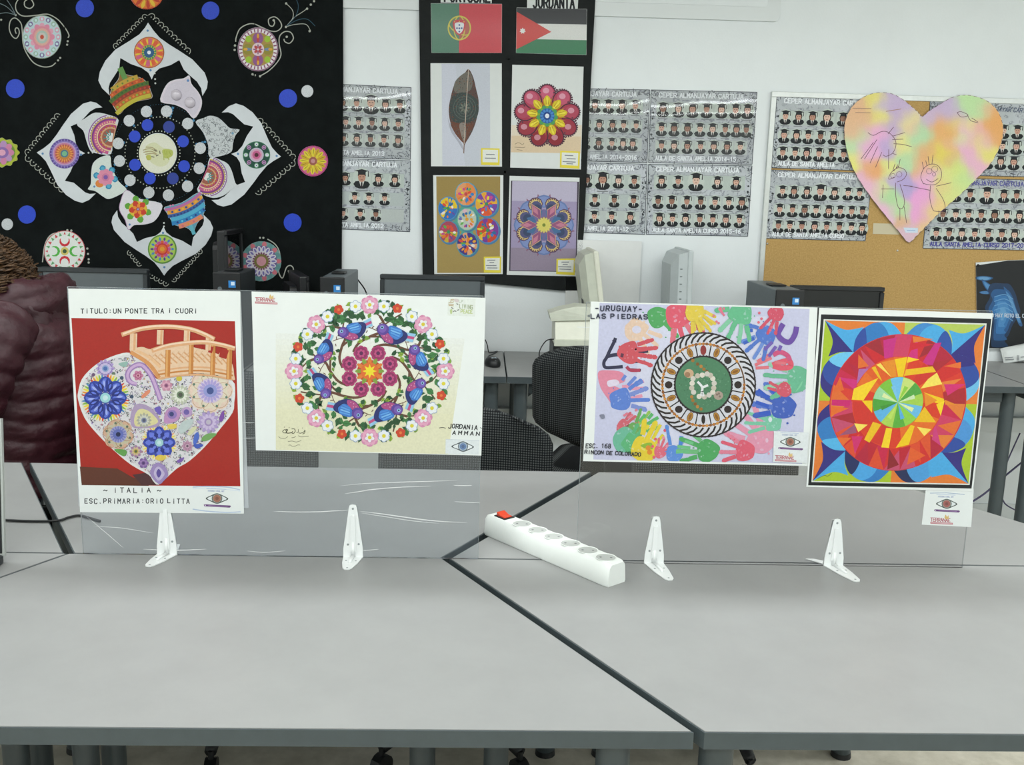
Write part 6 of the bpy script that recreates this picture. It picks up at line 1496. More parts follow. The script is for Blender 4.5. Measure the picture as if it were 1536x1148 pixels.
for k in range(n):
    a, b = 2*PI*k/n, 2*PI*(k+1)/n; cc = rnd.choice(REDS)
    sh.append(([pol(280,a), pol(426,a), pol(426,(a+b)/2), pol(426,b), pol(280,b)], cc))
p.add(sh); sh = []
for k in range(n):
    a, b = 2*PI*k/n, 2*PI*(k+1)/n
    q = rnd.random(); cc = rnd.choice(['#dd6a2c','#b01f3a','#cc2a78','#d84a2a','#9c2430','#dd7a34','#c04a6c'])
    if q < .45: sh.append(([pol(426,a), pol(426,b), pol(300,rnd.choice((a, b)))], cc))
    elif q < .8: sh.append(([pol(282,a), pol(282,b), pol(420,(a+b)/2+rnd.uniform(-.05,.05))], cc))
p.add(sh)
D2 = lambda pts: [((x-598)/975*1000+500-0, (y-578)/980*1000+500) for x, y in pts]
p.add([(D2(q), c) for q, c in [([(475,200),(490,310),(540,300),(555,180)],'#c42a80'), ([(790,210),(720,340),(790,345),(830,205)],'#c42a80'), ([(870,460),(1005,455),(900,530)],'#d02a70'), ([(190,570),(310,570),(300,610),(190,605)],'#c8206c'), ([(330,790),(400,790),(360,900)],'#cc2a6c'), ([(840,700),(890,840),(830,800)],'#c83a78'), ([(330,290),(400,360),(335,375)],'#dd6a2c'), ([(340,380),(400,375),(335,470)],'#a868a8'), ([(650,170),(780,185),(660,210)],'#dd7a34'), ([(250,790),(345,715),(360,770)],'#985070'), ([(230,430),(260,510),(190,530)],'#dd6428'), ([(190,610),(300,620),(190,670)],'#e06a24'), ([(860,350),(960,320),(965,360)],'#e06c2c'), ([(700,850),(800,900),(690,960)],'#dd5c28'), ([(240,800),(330,800),(280,850)],'#e0682c'), ([(570,860),(640,960),(570,990)],'#8a1e28'), ([(640,210),(790,215),(640,260)],'#cc2232')]])
p.ell(500,500,288,288,'#d8421f',48)
sh = []
for k in range(18):
    a, b = 2*PI*k/18, 2*PI*(k+1)/18
    sh.append(([pol(150,a), pol(286,a), pol(286,b), pol(150,b)], ['#d43a22','#dc5a20','#cc3228','#e06a24'][rnd.randrange(4)]))
p.add(sh)
YE = ['#ecc414','#f0cc24','#e6b81c','#f0d85c']
p.add([(D2(q), YE[i % 4]) for i, q in enumerate([[(555,315),(630,298),(615,420),(585,420)],[(635,298),(705,312),(630,335)],[(630,375),(790,352),(815,385),(620,415)],[(820,390),(860,460),(730,490),(770,430)],[(750,512),(880,550),(880,585),(830,575)],[(885,560),(870,655),(835,585)],[(765,600),(845,695),(710,695)],[(730,725),(820,738),(780,780)],[(690,715),(715,720),(690,835),(610,857)],[(540,735),(578,738),(568,858),(520,855)],[(455,700),(508,715),(445,828),(410,810)],[(340,712),(425,718),(370,765)],[(375,572),(440,570),(445,645)],[(320,500),(465,430),(385,570),(312,568)],[(418,370),(440,360),(490,450),(465,430)],[(445,350),(470,340),(545,425)]])])
p.add([(D2(q), '#e08a24') for q in [[(475,335),(555,315),(575,420),(545,425)],[(755,515),(840,560),(770,600)],[(885,555),(965,585),(890,585)]]])
p.ell(500,500,160,160,'#6cac34',40)
GB = ['#68b4dc','#8cc848','#58a83c','#a8cc54','#5cacdc','#4a9c38','#98d0a0','#7cbc3c','#6cb8e4','#c4d878','#50a040','#a0c84c']
p.add([([pol(0,0)]+[pol(158,2*PI*(k+q/4)/12+.13) for q in range(5)], GB[k]) for k in range(12)])
p.add([([pol(0,0), pol(110,2*PI*k/8+.3), pol(110,2*PI*k/8+.55)], c) for k, c in enumerate(['#dce8a0','#58a8dc','#b8d860','#3f8c34','#d8e4a4','#78bce4','#8cc440','#c8e0b0'])])
p.stroke([(30,985),(70,965),(95,968),(120,950)], 3, '#5a6a2c', True)
p.build('print', M['glossink'], tQ)
# label card hanging below the square picture
cL = pxs([(285,70),(1390,70),(1330,935),(190,880)], 1370, 730, 15.36)
tL, p = picture('small white label card with eye emblem hanging below the square picture', cL, Y2_-.0005, .0005)
tL.name = 'label_card'; tL['category'] = 'label'
p.strokes([[(1395,740),(1420,739.6),(1447,742)]], 1.2, '#a9b8cc'); eye_logo(p, 1420, 756, .95, iris='#a05f5a'); red_logo(p, 1396, 777, .95)
p.build('print', M['glossink'], tL)

# ================================================================== WHITE SHELF BRACKETS THAT HOLD THE SCREENS
def bracket(label, x, ys, tip, hgt, rear=None):
    """upright leg against the screen front, foot running to the point tip on the table"""
    t = thing('shelf_bracket', label, 'bracket', (x, ys, TT), 0, 'white brackets holding the acrylic screens')
    y0 = -.0022
    def leg(w0, w1, h): return [(-w0/2, 0), (w0/2, 0), (w0/2*.98, .018), (w1/2, h-.006), (w1*.35, h-.001), (0, h), (-w1*.35, h-.001), (-w1/2, h-.006), (-w0/2*.98, .018)]
    mb = MB(); mb.prism([(a, y0, b) for a, b in leg(.037, .015, hgt)], (0, -.0018, 0)); mb.build('upright', M['white_metal'], t)
    mb = MB(); mb.prism([(-.006, y0-.0018, .012), (.006, y0-.0018, .012), (.0035, y0-.0018, hgt*.8), (-.0035, y0-.0018, hgt*.8)], (0, -.0022, 0)); mb.build('rib', M['white_metal'], t)
    dx, dy = tip[0]-x, tip[1]-ys; L = math.hypot(dx, dy); d = Vector((dx/L, dy/L)); n = Vector((-d.y, d.x))
    P = lambda u, v, z: (d.x*u+n.x*v, y0+d.y*u+n.y*v, z)
    mb = MB(); mb.prism([(-.0185, y0, .0004), (.0185, y0, .0004), P(L*.5, .014 if d.y < 0 else -.014, .0004), P(L-.006, .008, .0004), P(L, 0, .0004), P(L-.006, -.008, .0004), P(L*.5, -.014, .0004)] if d.y > 0 else [(.0185, y0, .0004), P(L*.5, .0145, .0004), P(L-.006, .0085, .0004), P(L, .004, .0004), P(L, -.004, .0004), P(L-.006, -.0085, .0004), P(L*.5, -.0145, .0004), (-.0185, y0, .0004)], (0, 0, .0018)); mb.build('foot', M['white_metal'], t)
    mb = MB(); mb.tube([P(.004, 0, .004), P(L*.55, 0, .0034)], [.004, .0025], 8); mb.tube([(0, y0-.003, .004), (0, y0-.003, hgt*.3)], [.0045, .003], 8); mb.build('bend_rib', M['white_metal'], t, smooth=True)
    for hx, hz in ((0, hgt-.008), (-.0095, .026), (.0105, .027)):
        mb = MB(); mb.tube([(hx, y0-.0016, hz), (hx, y0-.0021, hz)], .0021, 10); mb.build('screw_hole', M['hole'], t)
    for u, v in ((L*.35, .009), (L*.35, -.009), (L*.9, 0)):
        a = P(u, v, 0); mb = MB(); mb.tube([(a[0], a[1], .002), (a[0], a[1], .0025)], .0019, 10); mb.build('screw_hole', M['hole'], t)
    # mirrored half behind the sheet
    mb = MB(); mb.prism([(-.018, .0022, 0), (.018, .0022, 0), (.0075, .0022, hgt*.96), (-.0075, .0022, hgt*.96)], (0, .0018, 0)); mb.build('rear_upright', M['white_metal'], t)
    rx, ry = rear or (0, .05)
    mb = MB(); mb.prism([(.016, .0022, .0004), (rx+.008, ry, .0004), (rx-.008, ry, .0004), (-.016, .0022, .0004)], (0, 0, .0018)); mb.build('rear_foot', M['white_metal'], t)
    return t
bracket('white metal bracket under the heart picture, foot turned left', .182, 0, (.166, -.062), .112)
bracket('white metal bracket below the bird wreath picture', .527, 0, (.523, -.064), .104)
bracket('white metal bracket beside the power strip', 1.092, -.012, (1.108, -.095), .094)
bracket('white metal bracket below the square picture with a rear foot showing', 1.434, -.012, (1.452, -.09), .094, rear=(-.035, .03))

# ================================================================== POWER STRIP
q0, q1 = Vector((.790, .150, TT)), Vector((1.008, -.118, TT))
ax = (q1-q0); LEN = ax.length; ang = math.atan2(ax.y, ax.x)
t = thing('power_strip', 'white power strip with six sockets and a red switch', 'power strip', (q0+q1)/2, ang)
Wd, Hh = .052, .042
mb = MB(); prof = [(-Wd/2+.002, 0), (Wd/2-.002, 0), (Wd/2, .004), (Wd/2-.003, Hh-.007), (Wd/2-.009, Hh), (-Wd/2+.009, Hh), (-Wd/2+.003, Hh-.007), (-Wd/2, .004)]
rings = []
for u, k in ((-LEN/2, .86), (-LEN/2+.004, .96), (-LEN/2+.012, 1), (LEN/2-.012, 1), (LEN/2-.004, .96), (LEN/2, .86)): rings.append([(u, a*k, .0003+b*(1-(1-k)*.5)) for a, b in prof])
auto_smooth(mb.loft(rings).build('body', M['strip'], t), 35)
SK = []
for i in range(6):
    x = -LEN/2+.089+i*.0455
    s = MB(); n = 28
    s.loft([[(x+r*math.cos(2*PI*k/n), r*math.sin(2*PI*k/n), Hh+h) for k in range(n)] for r, h in ((.0196, .0002), (.0196, .0010), (.0180, .0010), (.0176, .0004))], caps=False)
    ring = s.build('socket', M['strip'], t, smooth=False)
    s = MB(); s.tube([(x, 0, Hh+.0001), (x, 0, Hh+.0004)], .0178, 28); s.build('recess', M['socket'], ring)
    for sx in (-1, 1):
        s = MB(); s.tube([(x+sx*.0067, sx*.0067, Hh+.0004), (x+sx*.0067, sx*.0067, Hh+.0007)], .0023, 10); s.build('pin_hole', M['socketdark'], ring)
sw = MB().box((-LEN/2+.036, 0, Hh+.0008), (.032, .027, .0022)).build('switch_frame', M['blackplastic'], t)
s = MB(); s.prism([(-LEN/2+.024, -.010, Hh+.001), (-LEN/2+.048, -.010, Hh+.001), (-LEN/2+.048, -.010, Hh+.003), (-LEN/2+.036, -.010, Hh+.004), (-LEN/2+.024, -.010, Hh+.009)], (0, .020, 0)); s.build('red_rocker', M['red'], sw)

# ================================================================== COMPUTERS ON THE BACK DESKS
def monitor(label, loc, w, h, zc, rz, body, scr, tilt=0.0, name='monitor'):
    """flat monitor; its screen looks along -Y before rotation; zc = height of the panel centre above the desk"""
    t = thing(name, label, 'monitor', loc, rz)
    b = .017
    MB().box((0, .018, zc), (w, .03, h), bevel=.005).build('housing', body, t)
    MB().prism([(x, .035, zc+z) for x, z in rrect(-w*.33, w*.33, -h*.36, h*.36, .03)], (0, .028, 0)).build('back_bulge', body, t)
    for nm, c, d in (('bezel_top', (0, .0, zc+h/2-b/2), (w, .012, b)), ('bezel_bottom', (0, .0, zc-h/2+b*.7), (w, .012, b*1.4)), ('bezel_side', (-w/2+b/2, .0, zc), (b, .012, h-2.4*b)), ('bezel_side', (w/2-b/2, .0, zc), (b, .012, h-2.4*b))):
        MB().box(c, d, bevel=.002, seg=1).build(nm, body, t)
    MB().box((0, .0025, zc+b*.2), (w-2*b, .004, h-2.4*b)).build('screen', scr, t)
    MB().box((0, .05, zc/2), (.07, .03, zc), bevel=.006).build('neck', body, t)
    MB().prism([(x, y+.03, 0) for x, y in rrect(-.11, .11, -.09, .09, .04)], (0, 0, .014)).build('base', body, t)
    MB().tube([(w/2-.02, -.0062, zc-h/2+.011), (w/2-.02, -.008, zc-h/2+.011)], .004, 10).build('power_button', M['greyplastic'], t)
    return t
def flat_monitor(label, pL, pR, Y, body, scr, hh=.30):
    a, b = at_y(*pL, Y), at_y(*pR, Y); w = (b-a).x; zt = (a.z+b.z)/2
    return monitor(label, ((a.x+b.x)/2, Y, TT), w, hh, zt-TT-hh/2, 0, body, scr)
flat_monitor('black monitor with grey reflecting screen beside the person', (57,399.5), (221,405.5), 2.12, M['darkplastic'], M['screen'])
flat_monitor('black monitor with grey reflecting screen below the flag panel', (570,412), (727.5,414.5), 2.12, M['darkplastic'], M['screen'])
flat_monitor('black monitor with dark screen below the cork board', (1188,428.5), (1327,431), 2.12, M['blackplastic'], mat('dark_screen', '#0d0f10', .3))
# glossy monitor seen almost edge-on: it mirrors the cloth
g = at_y(362, 343, 2.46)
monitor('glossy black monitor turned sideways, mirroring a paper roundel', (g.x, 2.325, TT), .27, .34, g.z-TT-.17, PI/2, M['blackplastic'], M['darkscreen'])
k_ = at_y(452, 410, 2.3)
monitor('dark monitor turned away between two computer towers', (k_.x, 2.31, TT), .34, .29, k_.z-TT-.145, PI*.60, M['blackplastic'], M['darkscreen'])
def tower(label, pL, pR, ptop, Y, depth=.27, side=None):
    a, b, c = at_y(*pL, Y), at_y(*pR, Y), at_y(*ptop, Y)
    w = (b-a).x; h = c.z-TT; t = thing('computer_tower', label, 'computer', ((a.x+b.x)/2, Y, TT), 0, 'black computer towers on the back desks')
    MB().box((0, depth/2+.006, h/2), (w-.004, depth, h-.004), bevel=.004).build('case', side or M['darkplastic'], t)
    MB().box((0, .004, h/2), (w, .012, h), bevel=.003).build('front_panel', M['blackplastic'], t)
    MB().box((0, -.0028, h-.1), (w*.8, .002, .036), bevel=.0006, seg=1).build('drive_bay', M['darkplastic'], t)
    s = MB().box((w*.2, -.0026, h-.042), (.026, .0012, .026)).build('badge', M['stickerblue'], t)
    MB().box((w*.2+.003, -.0034, h-.04), (.013, .0006, .013)).build('badge_mark', M['stickerwhite'], s)
    MB().box((0, depth*.45, h+.003), (w*.55, .08, .006), bevel=.002, seg=1).build('top_grip', M['blackplastic'], t)
    MB().tube([(-w*.25, -.0025, h-.06), (-w*.25, -.004, h-.06)], .008, 14).build('power_button', M['greyplastic'], t)
    return t
tower('black computer tower with blue badge in front of the mandala cloth', (320,440), (361,440), (340,409), 1.905, .25)
tower('black computer tower with blue badge beside the edge of the mandala cloth', (480,440), (517,440), (498,416), 1.93, .42, M['greyplastic'])
tower('black computer tower with blue badge left of the cork board', (1163,455), (1206,455), (1185,435), 1.93, .42, M['greyplastic'])
MB_l = None
# two older flat monitors turned to the right
def turned_monitor(label, ptop, Y, m, m2, rz, vents, hh, w, sh=0.0):
    a = at_y(*ptop, Y); t = thing('old_monitor', label, 'monitor', (a.x, Y, TT), rz)
    zc = a.z-TT-hh/2
    # local: screen looks along -Y
    MB().box((0, 0, zc), (w, .022, hh), bevel=.006).build('front_bezel', m2, t)
    MB().box((0, -.0115, zc+.008), (w-.05, .002, hh-.06)).build('screen', M['screen'], t)
    n = [(-w/2+.008, .011), (w/2-.008, .011), (w/2-.03, .075), (-w/2+.03, .075)]
    S_h = []
    mb = MB(); mb.loft([[(-w/2+.006, .011, zc-hh/2+.006), (w/2-.006, .011, zc-hh/2+.006), (w/2-.006, .011, zc+hh/2-.006), (-w/2+.006, .011, zc+hh/2-.006)],
                        [(-w/2+.015, .045, zc-hh/2+.01), (w/2-.015, .045, zc-hh/2+.01), (w/2-.015, .045, zc+hh/2-.018), (-w/2+.015, .045, zc+hh/2-.018)],
                        [(-w/2+.05, .07, zc-hh/2+.04), (w/2-.05, .07, zc-hh/2+.04), (w/2-.05, .07, zc+hh/2-.06), (-w/2+.05, .07, zc+hh/2-.06)]]).build('rear_housing', m, t)
    for i in range(vents):
        MB().box((-w/2+.013, .030, zc+hh/2-.075-i*.03), (.004, .018, .004)).build('vent_slot', M['vent'], t)
    if not vents: MB().box((-w/2+.066, .0706, zc-.03), (.05, .003, .045)).build('dark_socket', M['blackplastic'], t)
    for o in [x for x in bpy.data.objects if x.parent == t]:
        for v in o.data.vertices: v.co.y += (v.co.z-zc)*sh
    MB().box((0, .05, zc/2+.002), (.08, .04, zc-.02), bevel=.008).build('neck', m, t)
    MB().prism([(x, y+.03, 0) for x, y in rrect(-.12, .12, -.1, .1, .05)], (0, 0, .018)).build('base', m, t)
    return t
turned_monitor('aged beige monitor turned sideways beside the flag panel', (898,374), 2.31, M['beige'], M['beigelight'], PI*.5, 0, .38, .30, .15)
turned_monitor('pale grey monitor with vent slots turned sideways left of the cork board', (1027,373), 2.31, M['palegrey'], M['palegrey'], PI*.5, 6, .38, .30, .02)

# beige desktop computer with a printer on top
a, b = at_y(830, 520, 1.90), at_y(905, 522, 1.90); zt = a.z
t = thing('desktop_computer', 'flat beige desktop computer in a black frame under the printer', 'computer', ((a.x+b.x)/2, 1.90, TT))
w = (b-a).x+.02; cx = .01; h = zt-TT
MB().box((cx, .11, h/2), (w, .2, h), bevel=.003).build('case', M['blackplastic'], t)
MB().box((cx, .006, h/2-.006), (w-.026, .012, h-.03), bevel=.002).build('front_panel', M['beige'], t)
MB().box((cx, -.0008, h*.66), (w-.06, .002, .004)).build('panel_groove', M['vent'], t)
MB().box((cx+.03, -.0012, h*.76), (.05, .003, .006)).build('drive_slot', M['vent'], t); MB().box((cx-w*.3, -.0012, h*.76), (.04, .003, .005)).build('drive_slot', M['vent'], t)
PZ = zt
c0 = at_y(828, 520, 1.905); pt = at_y(850, 470, 1.905).z-PZ
t = thing('printer', 'cream printer with a domed lid on top of the desktop computer', 'printer', (c0.x, 1.905, PZ))
pw = .2
prof = [(0, 0), (.19, 0), (.2, .02), (.2, pt*.75), (.16, pt*.98), (.1, pt), (.045, pt*.82), (.006, pt*.3), (0, pt*.22)]
MB().prism([(0.012, y, z+.0005) for y, z in prof], (pw-.012, 0, 0)).build('body', M['beigelight'], t)
MB().prism([(-.004, .03, pt*.72), (-.012, .03, pt*.95), (.03, .08, pt*1.02), (.10, .1, pt*1.12), (.17, .1, pt*1.1), (pw*.95, .08, pt*.98), (pw*.95, .03, pt*.8)], (0, .12, 0)).build('lid', M['beige'], t)
MB().prism([(.008, -.004, .002), (pw-.02, -.004, .002), (pw-.02, -.004, pt*.2), (.008, -.004, pt*.2)], (0, .02, 0)).build('paper_tray', M['beige'], t)
MB().box((.12, .022, pt*.46), (.05, .003, .03), rx=-.35).build('label_plate', M['paper'], t)
MB().box((.16, .05, pt*.86), (.05, .02, .014), bevel=.004, rx=-.3).build('handle_notch', M['vent'], t)
# cables on that desk
def cable(name, label, pts, r, m, cat='cable'):
    pts3 = [Vector(p) for p in pts]; out = []
    for i in range(len(pts3)-1):
        p0, p1, p2, p3 = pts3[max(i-1, 0)], pts3[i], pts3[i+1], pts3[min(i+2, len(pts3)-1)]
        for k in range(6):
            u = k/6; out.append(.5*((2*p1)+(p2-p0)*u+(2*p0-5*p1+4*p2-p3)*u*u+(3*p1-p0-3*p2+p3)*u**3))
    out.append(pts3[-1]); c = out[0].copy()
    o = MB().tube([q-c for q in out], r, 8).build(name, m, None, smooth=True); o.location = c
    return tag(o, label, cat)
cable('printer_cable', 'thin black cable looping from the printer to the desk', [at_y(831,509,1.96), at_y(820,511,1.96), at_y(811,523,1.95), at_y(809,535,1.95), at_z(815,545,TT+.004), at_z(824,552,TT+.004), at_z(833,556,TT+.004)], .0022, M['cable'])
m0 = at_z(739, 551, TT); t = thing('computer_mouse', 'black computer mouse on the desk beside the bird picture', 'mouse', (m0.x, m0.y+.03, TT), .25)
mb = MB(); mb.loft([[(x*.030*k, y*.052*k, z) for x, y in [(math.cos(2*PI*i/16), math.sin(2*PI*i/16)*(1 if math.sin(2*PI*i/16) < 0 else .95)) for i in range(16)]] for k, z in ((.92, .0005), (1, .006), (1, .016), (.88, .027), (.62, .034), (.25, .037))]); mb.build('shell', M['blackplastic'], t, smooth=True)
MB().box((0, -.036, .0245), (.006, .018, .010), bevel=.0028).build('scroll_wheel', M['greyplastic'], t); MB().box((0, -.018, .0352), (.02, .006, .002), bevel=.0008).build('logo_stripe', M['stickerwhite'], t)
cable('mouse_cable', 'black mouse cable curling on the desk behind the bird picture', [at_z(735,541,TT+.003), at_z(732,535,TT+.003), at_z(740,531,TT+.003), at_z(746,527,TT+.003), at_z(738,529,TT+.003), at_z(733,528,TT+.004), at_y(731,518,2.42), at_y(728,510,2.44)], .0022, M['cable'])
cable('tower_cable', 'black cable hanging behind the tower beside the mandala cloth', [at_y(530,412,2.35), at_y(540,424,2.36), at_y(548,436,2.38), at_y(553,452,2.4), at_y(556,480,2.42)], .003, M['cable'])
cable('network_cable', 'violet network cable hanging under the right desk', [at_y(1458,753,2.2), at_y(1475,742,2.2), at_y(1492,728,2.22), at_y(1508,714,2.25), at_y(1525,700,2.3), at_y(1545,684,2.38)], .004, M['purplecable'])
cable('desk_cable', 'dark looped cable hanging beside the leg of the right desk', [at_y(1530,650,2.3), at_y(1512,690,2.28), at_y(1503,715,2.26), at_y(1500,735,2.26), at_y(1507,755,2.28), at_y(1522,765,2.3)], .003, M['purplecable'])
cable('table_cable', 'thin black cable lying across the left tables', [at_z(-20,779,TT+.0035), at_z(10,780.5,TT+.0035), at_z(45,782,TT+.0035), at_z(85,781.5,TT+.0035), at_z(104,776,TT+.0035), at_z(118,773.5,TT+.0035), at_z(130,776,TT+.0035), at_z(150,782,TT+.0035)], .0026, M['cable'])

# ================================================================== LAPTOP AT THE LEFT EDGE
lx = at_z(7, 845, TT); t = thing('laptop', 'open laptop with silver rim at the left edge', 'laptop', (lx.x-.185, lx.y, TT), 0)
W_ = .37; LHT = at_y(8, 628, lx.y+.03).z-TT
def lidpt(x, z, off): return (x, .0+z*.10+off, z)
mb = MB(); mb.prism([lidpt(W_/2, .012, .0), lidpt(W_/2, LHT, 0), lidpt(-W_/2, LHT, 0), lidpt(-W_/2, .012, 0)], (0, .007, -.0007)); mb.build('lid', mat('silver_lid', '#b9bdb9', .35, metal=.3), t)
mb = MB(); mb.prism([lidpt(W_/2-.004, .018, -.0012), lidpt(W_/2-.004, LHT-.004, -.0012), lidpt(-W_/2+.004, LHT-.004, -.0012), lidpt(-W_/2+.004, .018, -.0012)], (0, .0011, 0)); mb.build('bezel', M['blackplastic'], t)
mb = MB(); mb.prism([lidpt(W_/2-.018, .035, -.0018), lidpt(W_/2-.018, LHT-.018, -.0018), lidpt(-W_/2+.018, LHT-.018, -.0018), lidpt(-W_/2+.018, .035, -.0018)], (0, .0006, 0)); mb.build('screen', M['darkscreen'], t)
MB().box((0, -.125, .0085), (W_, .25, .016), bevel=.004).build('base', M['darkplastic'], t)
kb = MB().box((0, -.085, .0168), (W_-.04, .11, .0012)).build('keyboard_bed', M['blackplastic'], t)
for r in range(5):
    for c in range(14): MB().box((-W_/2+.035+c*.0231, -.04-r*.0215, .0184), (.0195, .018, .002), bevel=.0006, seg=1).build('key', M['darkplastic'], kb)
MB().box((0, -.195, .0168), (.1, .06, .0008)).build('touchpad', M['greyplastic'], t)
MB().tube([(-W_/2+.04, .0, .014), (W_/2-.04, .0, .014)], .007, 10).build('hinge', M['darkplastic'], t)

# ================================================================== CHAIRS
def office_chair(label, loc, rz, seat_z=.47, back_c=.30, back_w=.43, back_h=.34, lean=.12, group='black office chairs', spin=.3):
    """swivel chair facing +Y; backrest on the -Y side"""
    t = thing('office_chair', label, 'chair', loc, rz, group)
    # backrest: padded, curved, with strongly rounded corners
    NU, NV = 22, 14; bz = seat_z+back_c
    def outline(v):  # half width factor at height v in 0..1
        e = abs(2*v-1); return (1-max(0, (e-.5)/.5)**2.6*.42)
    def pt(u, v, s):
        x = (2*u-1)*back_w/2*outline(v); z = bz+(v-.5)*back_h + (-.018*(2*u-1)**2 if v > .5 else .018*(2*u-1)**2)*abs(2*v-1)
        y = -.22-lean*(z-seat_z-.1)+.05*(2*u-1)**2
        edge = (1-abs(2*u-1)**6)*(1-abs(2*v-1)**6)
        return Vector((x, y+s*(.012+.022*edge**.5), z))
    mb = MB()
    F_ = [[mb.bm.verts.new(pt(i/NU, j/NV, 1)) for i in range(NU+1)] for j in range(NV+1)]
    G_ = [[mb.bm.verts.new(pt(i/NU, j/NV, -1)) for i in range(NU+1)] for j in range(NV+1)]
    for j in range(NV):
        for i in range(NU):
            mb.bm.faces.new((F_[j][i], F_[j][i+1], F_[j+1][i+1], F_[j+1][i])); mb.bm.faces.new((G_[j][i], G_[j+1][i], G_[j+1][i+1], G_[j][i+1]))
    for i in range(NU):
        mb.bm.faces.new((F_[0][i], G_[0][i], G_[0][i+1], F_[0][i+1])); mb.bm.faces.new((F_[NV][i], F_[NV][i+1], G_[NV][i+1], G_[NV][i]))
    for j in range(NV):
        mb.bm.faces.new((F_[j][0], F_[j+1][0], G_[j+1][0], G_[j][0])); mb.bm.faces.new((F_[j][NU], G_[j][NU], G_[j+1][NU], F_[j+1][NU]))
    mb.build('backrest', M['fabric'], t, smooth=True)
    mb = MB(); mb.loft([[(x*k, y*k, seat_z+z) for x, y in rrect(-.225, .225, -.215, .225, .07)] for k, z in ((.9, -.045), (1, -.03), (1, -.005), (.94, .012), (.7, .02))]); mb.build('seat', M['fabric'], t, smooth=True)
    MB().box((0, -.255-lean*.02, seat_z+.08), (.07, .02, .34), bevel=.006, rx=lean).build('back_bar', M['blackplastic'], t)
    MB().box((0, -.13, seat_z-.055), (.07, .28, .025), bevel=.006).build('seat_plate', M['blackplastic'], t)
    MB().tube([(0, 0, .10), (0, 0, seat_z-.045)], .024, 14).build('gas_column', M['blackplastic'], t, smooth=False)
    for k in range(5):
        a = 2*PI*k/5+spin; c, s = math.cos(a), math.sin(a)
        mb = MB(); mb.tube([(0, 0, .105), (c*.15, s*.15, .092), (c*.29, s*.29, .072)], [.026, .021, .015], 8); sp = mb.build('base_arm', M['blackplastic'], t, smooth=True)
        mb = MB(); mb.tube([(c*.29-s*.014, s*.29+c*.014, .028), (c*.29+s*.014, s*.29-c*.014, .028)], .027, 14); mb.tube([(c*.29, s*.29, .03), (c*.29, s*.29, .075)], .007, 8); mb.build('caster', M['blackplastic'], sp)
    return t
office_chair('black dotted office chair with tall backrest beside the hand print picture', (1.20, 1.42, 0), -.33, .53, .275, .44, .33)
office_chair('black dotted chair with round-topped backrest behind the bird picture edge', (.715, .68, 0), PI-.05, .45, .20, .48, .36, spin=.95)
office_chair('black dotted office chair hidden behind the hand print picture', (1.43, .70, 0), PI+.04, .45, .22, .47, .36)
office_chair('black dotted office chair mostly hidden behind the bird picture', (.10, .72, 0), PI+.1, .47, .26, .46, .36)

# ================================================================== PERSON IN A MAROON PADDED JACKET, SEATED, FACING LEFT
PXc, PYc = -.60, 1.03
per = thing('person', 'seated person with curly brown hair in a maroon padded jacket, turned away', 'person', (PXc, PYc, 0))
# body: one continuous skinned figure (local coordinates, facing -X)
V_ = [(.02,0,.52),(.03,0,.72),(.04,0,.92),(.035,0,1.04),(.01,0,1.10),(-.03,0,1.16),(-.045,0,1.22),   # 0-6 pelvis..head
      (.03,-.17,1.02),(-.03,-.24,.80),(-.24,-.17,.77),(-.32,-.14,.785),                               # 7-10 left arm
      (.03,.17,1.02),(-.03,.24,.80),(-.24,.17,.77),(-.32,.14,.785),                                   # 11-14 right arm
      (-.02,-.10,.53),(-.43,-.11,.54),(-.42,-.11,.10),(-.55,-.11,.045),                               # 15-18 left leg
      (-.02,.10,.53),(-.43,.11,.54),(-.42,.11,.10),(-.55,.11,.045)]                                   # 19-22 right leg
E_ = [(0,1),(1,2),(2,3),(3,4),(4,5),(5,6),(3,7),(7,8),(8,9),(9,10),(3,11),(11,12),(12,13),(13,14),(0,15),(15,16),(16,17),(17,18),(0,19),(19,20),(20,21),(21,22)]
R0 = [.13,.12,.13,.11,.05,.075,.08,.06,.045,.035,.028,.06,.045,.035,.028,.08,.06,.045,.035,.08,.06,.045,.035]
me = bpy.data.meshes.new('body'); me.from_pydata(V_, E_, []); body = bpy.data.objects.new('body', me); COL.objects.link(body); body.parent = per
sk = body.modifiers.new('skin', 'SKIN')
for i, r in enumerate(R0): me.skin_vertices[0].data[i].radius = (r, r); me.skin_vertices[0].data[i].use_root = (i == 0)
ss = body.modifiers.new('subsurf', 'SUBSURF'); ss.levels = 2; ss.render_levels = 2
me.materials.append(M['skin'])
# face: nose, eyes, mouth, ear (looking left)
fa = MB(); fa.loft([[(-.115-.02*k, .012*math.cos(q)*(1.2-k), 1.175-.02*k+.014*math.sin(q)) for q in (0, 1.05, 2.1, 3.14, 4.2, 5.2)] for k in (0, .5, 1.0)]); fa.build('nose', M['skin'], per, smooth=True)
for s in (-1, 1):
    MB().tube([(-.108, s*.03, 1.2), (-.118, s*.03, 1.2)], [.011, .006], 10).build('eye', M['stickerwhite'], per); MB().tube([(-.02, s*.083, 1.185), (-.015, s*.094, 1.185)], [.026, .018], 10).build('ear', M['skin'], per)
MB().box((-.106, 0, 1.128), (.012, .04, .009), bevel=.003).build('mouth', mat('lips', '#a0574c', .5), per)
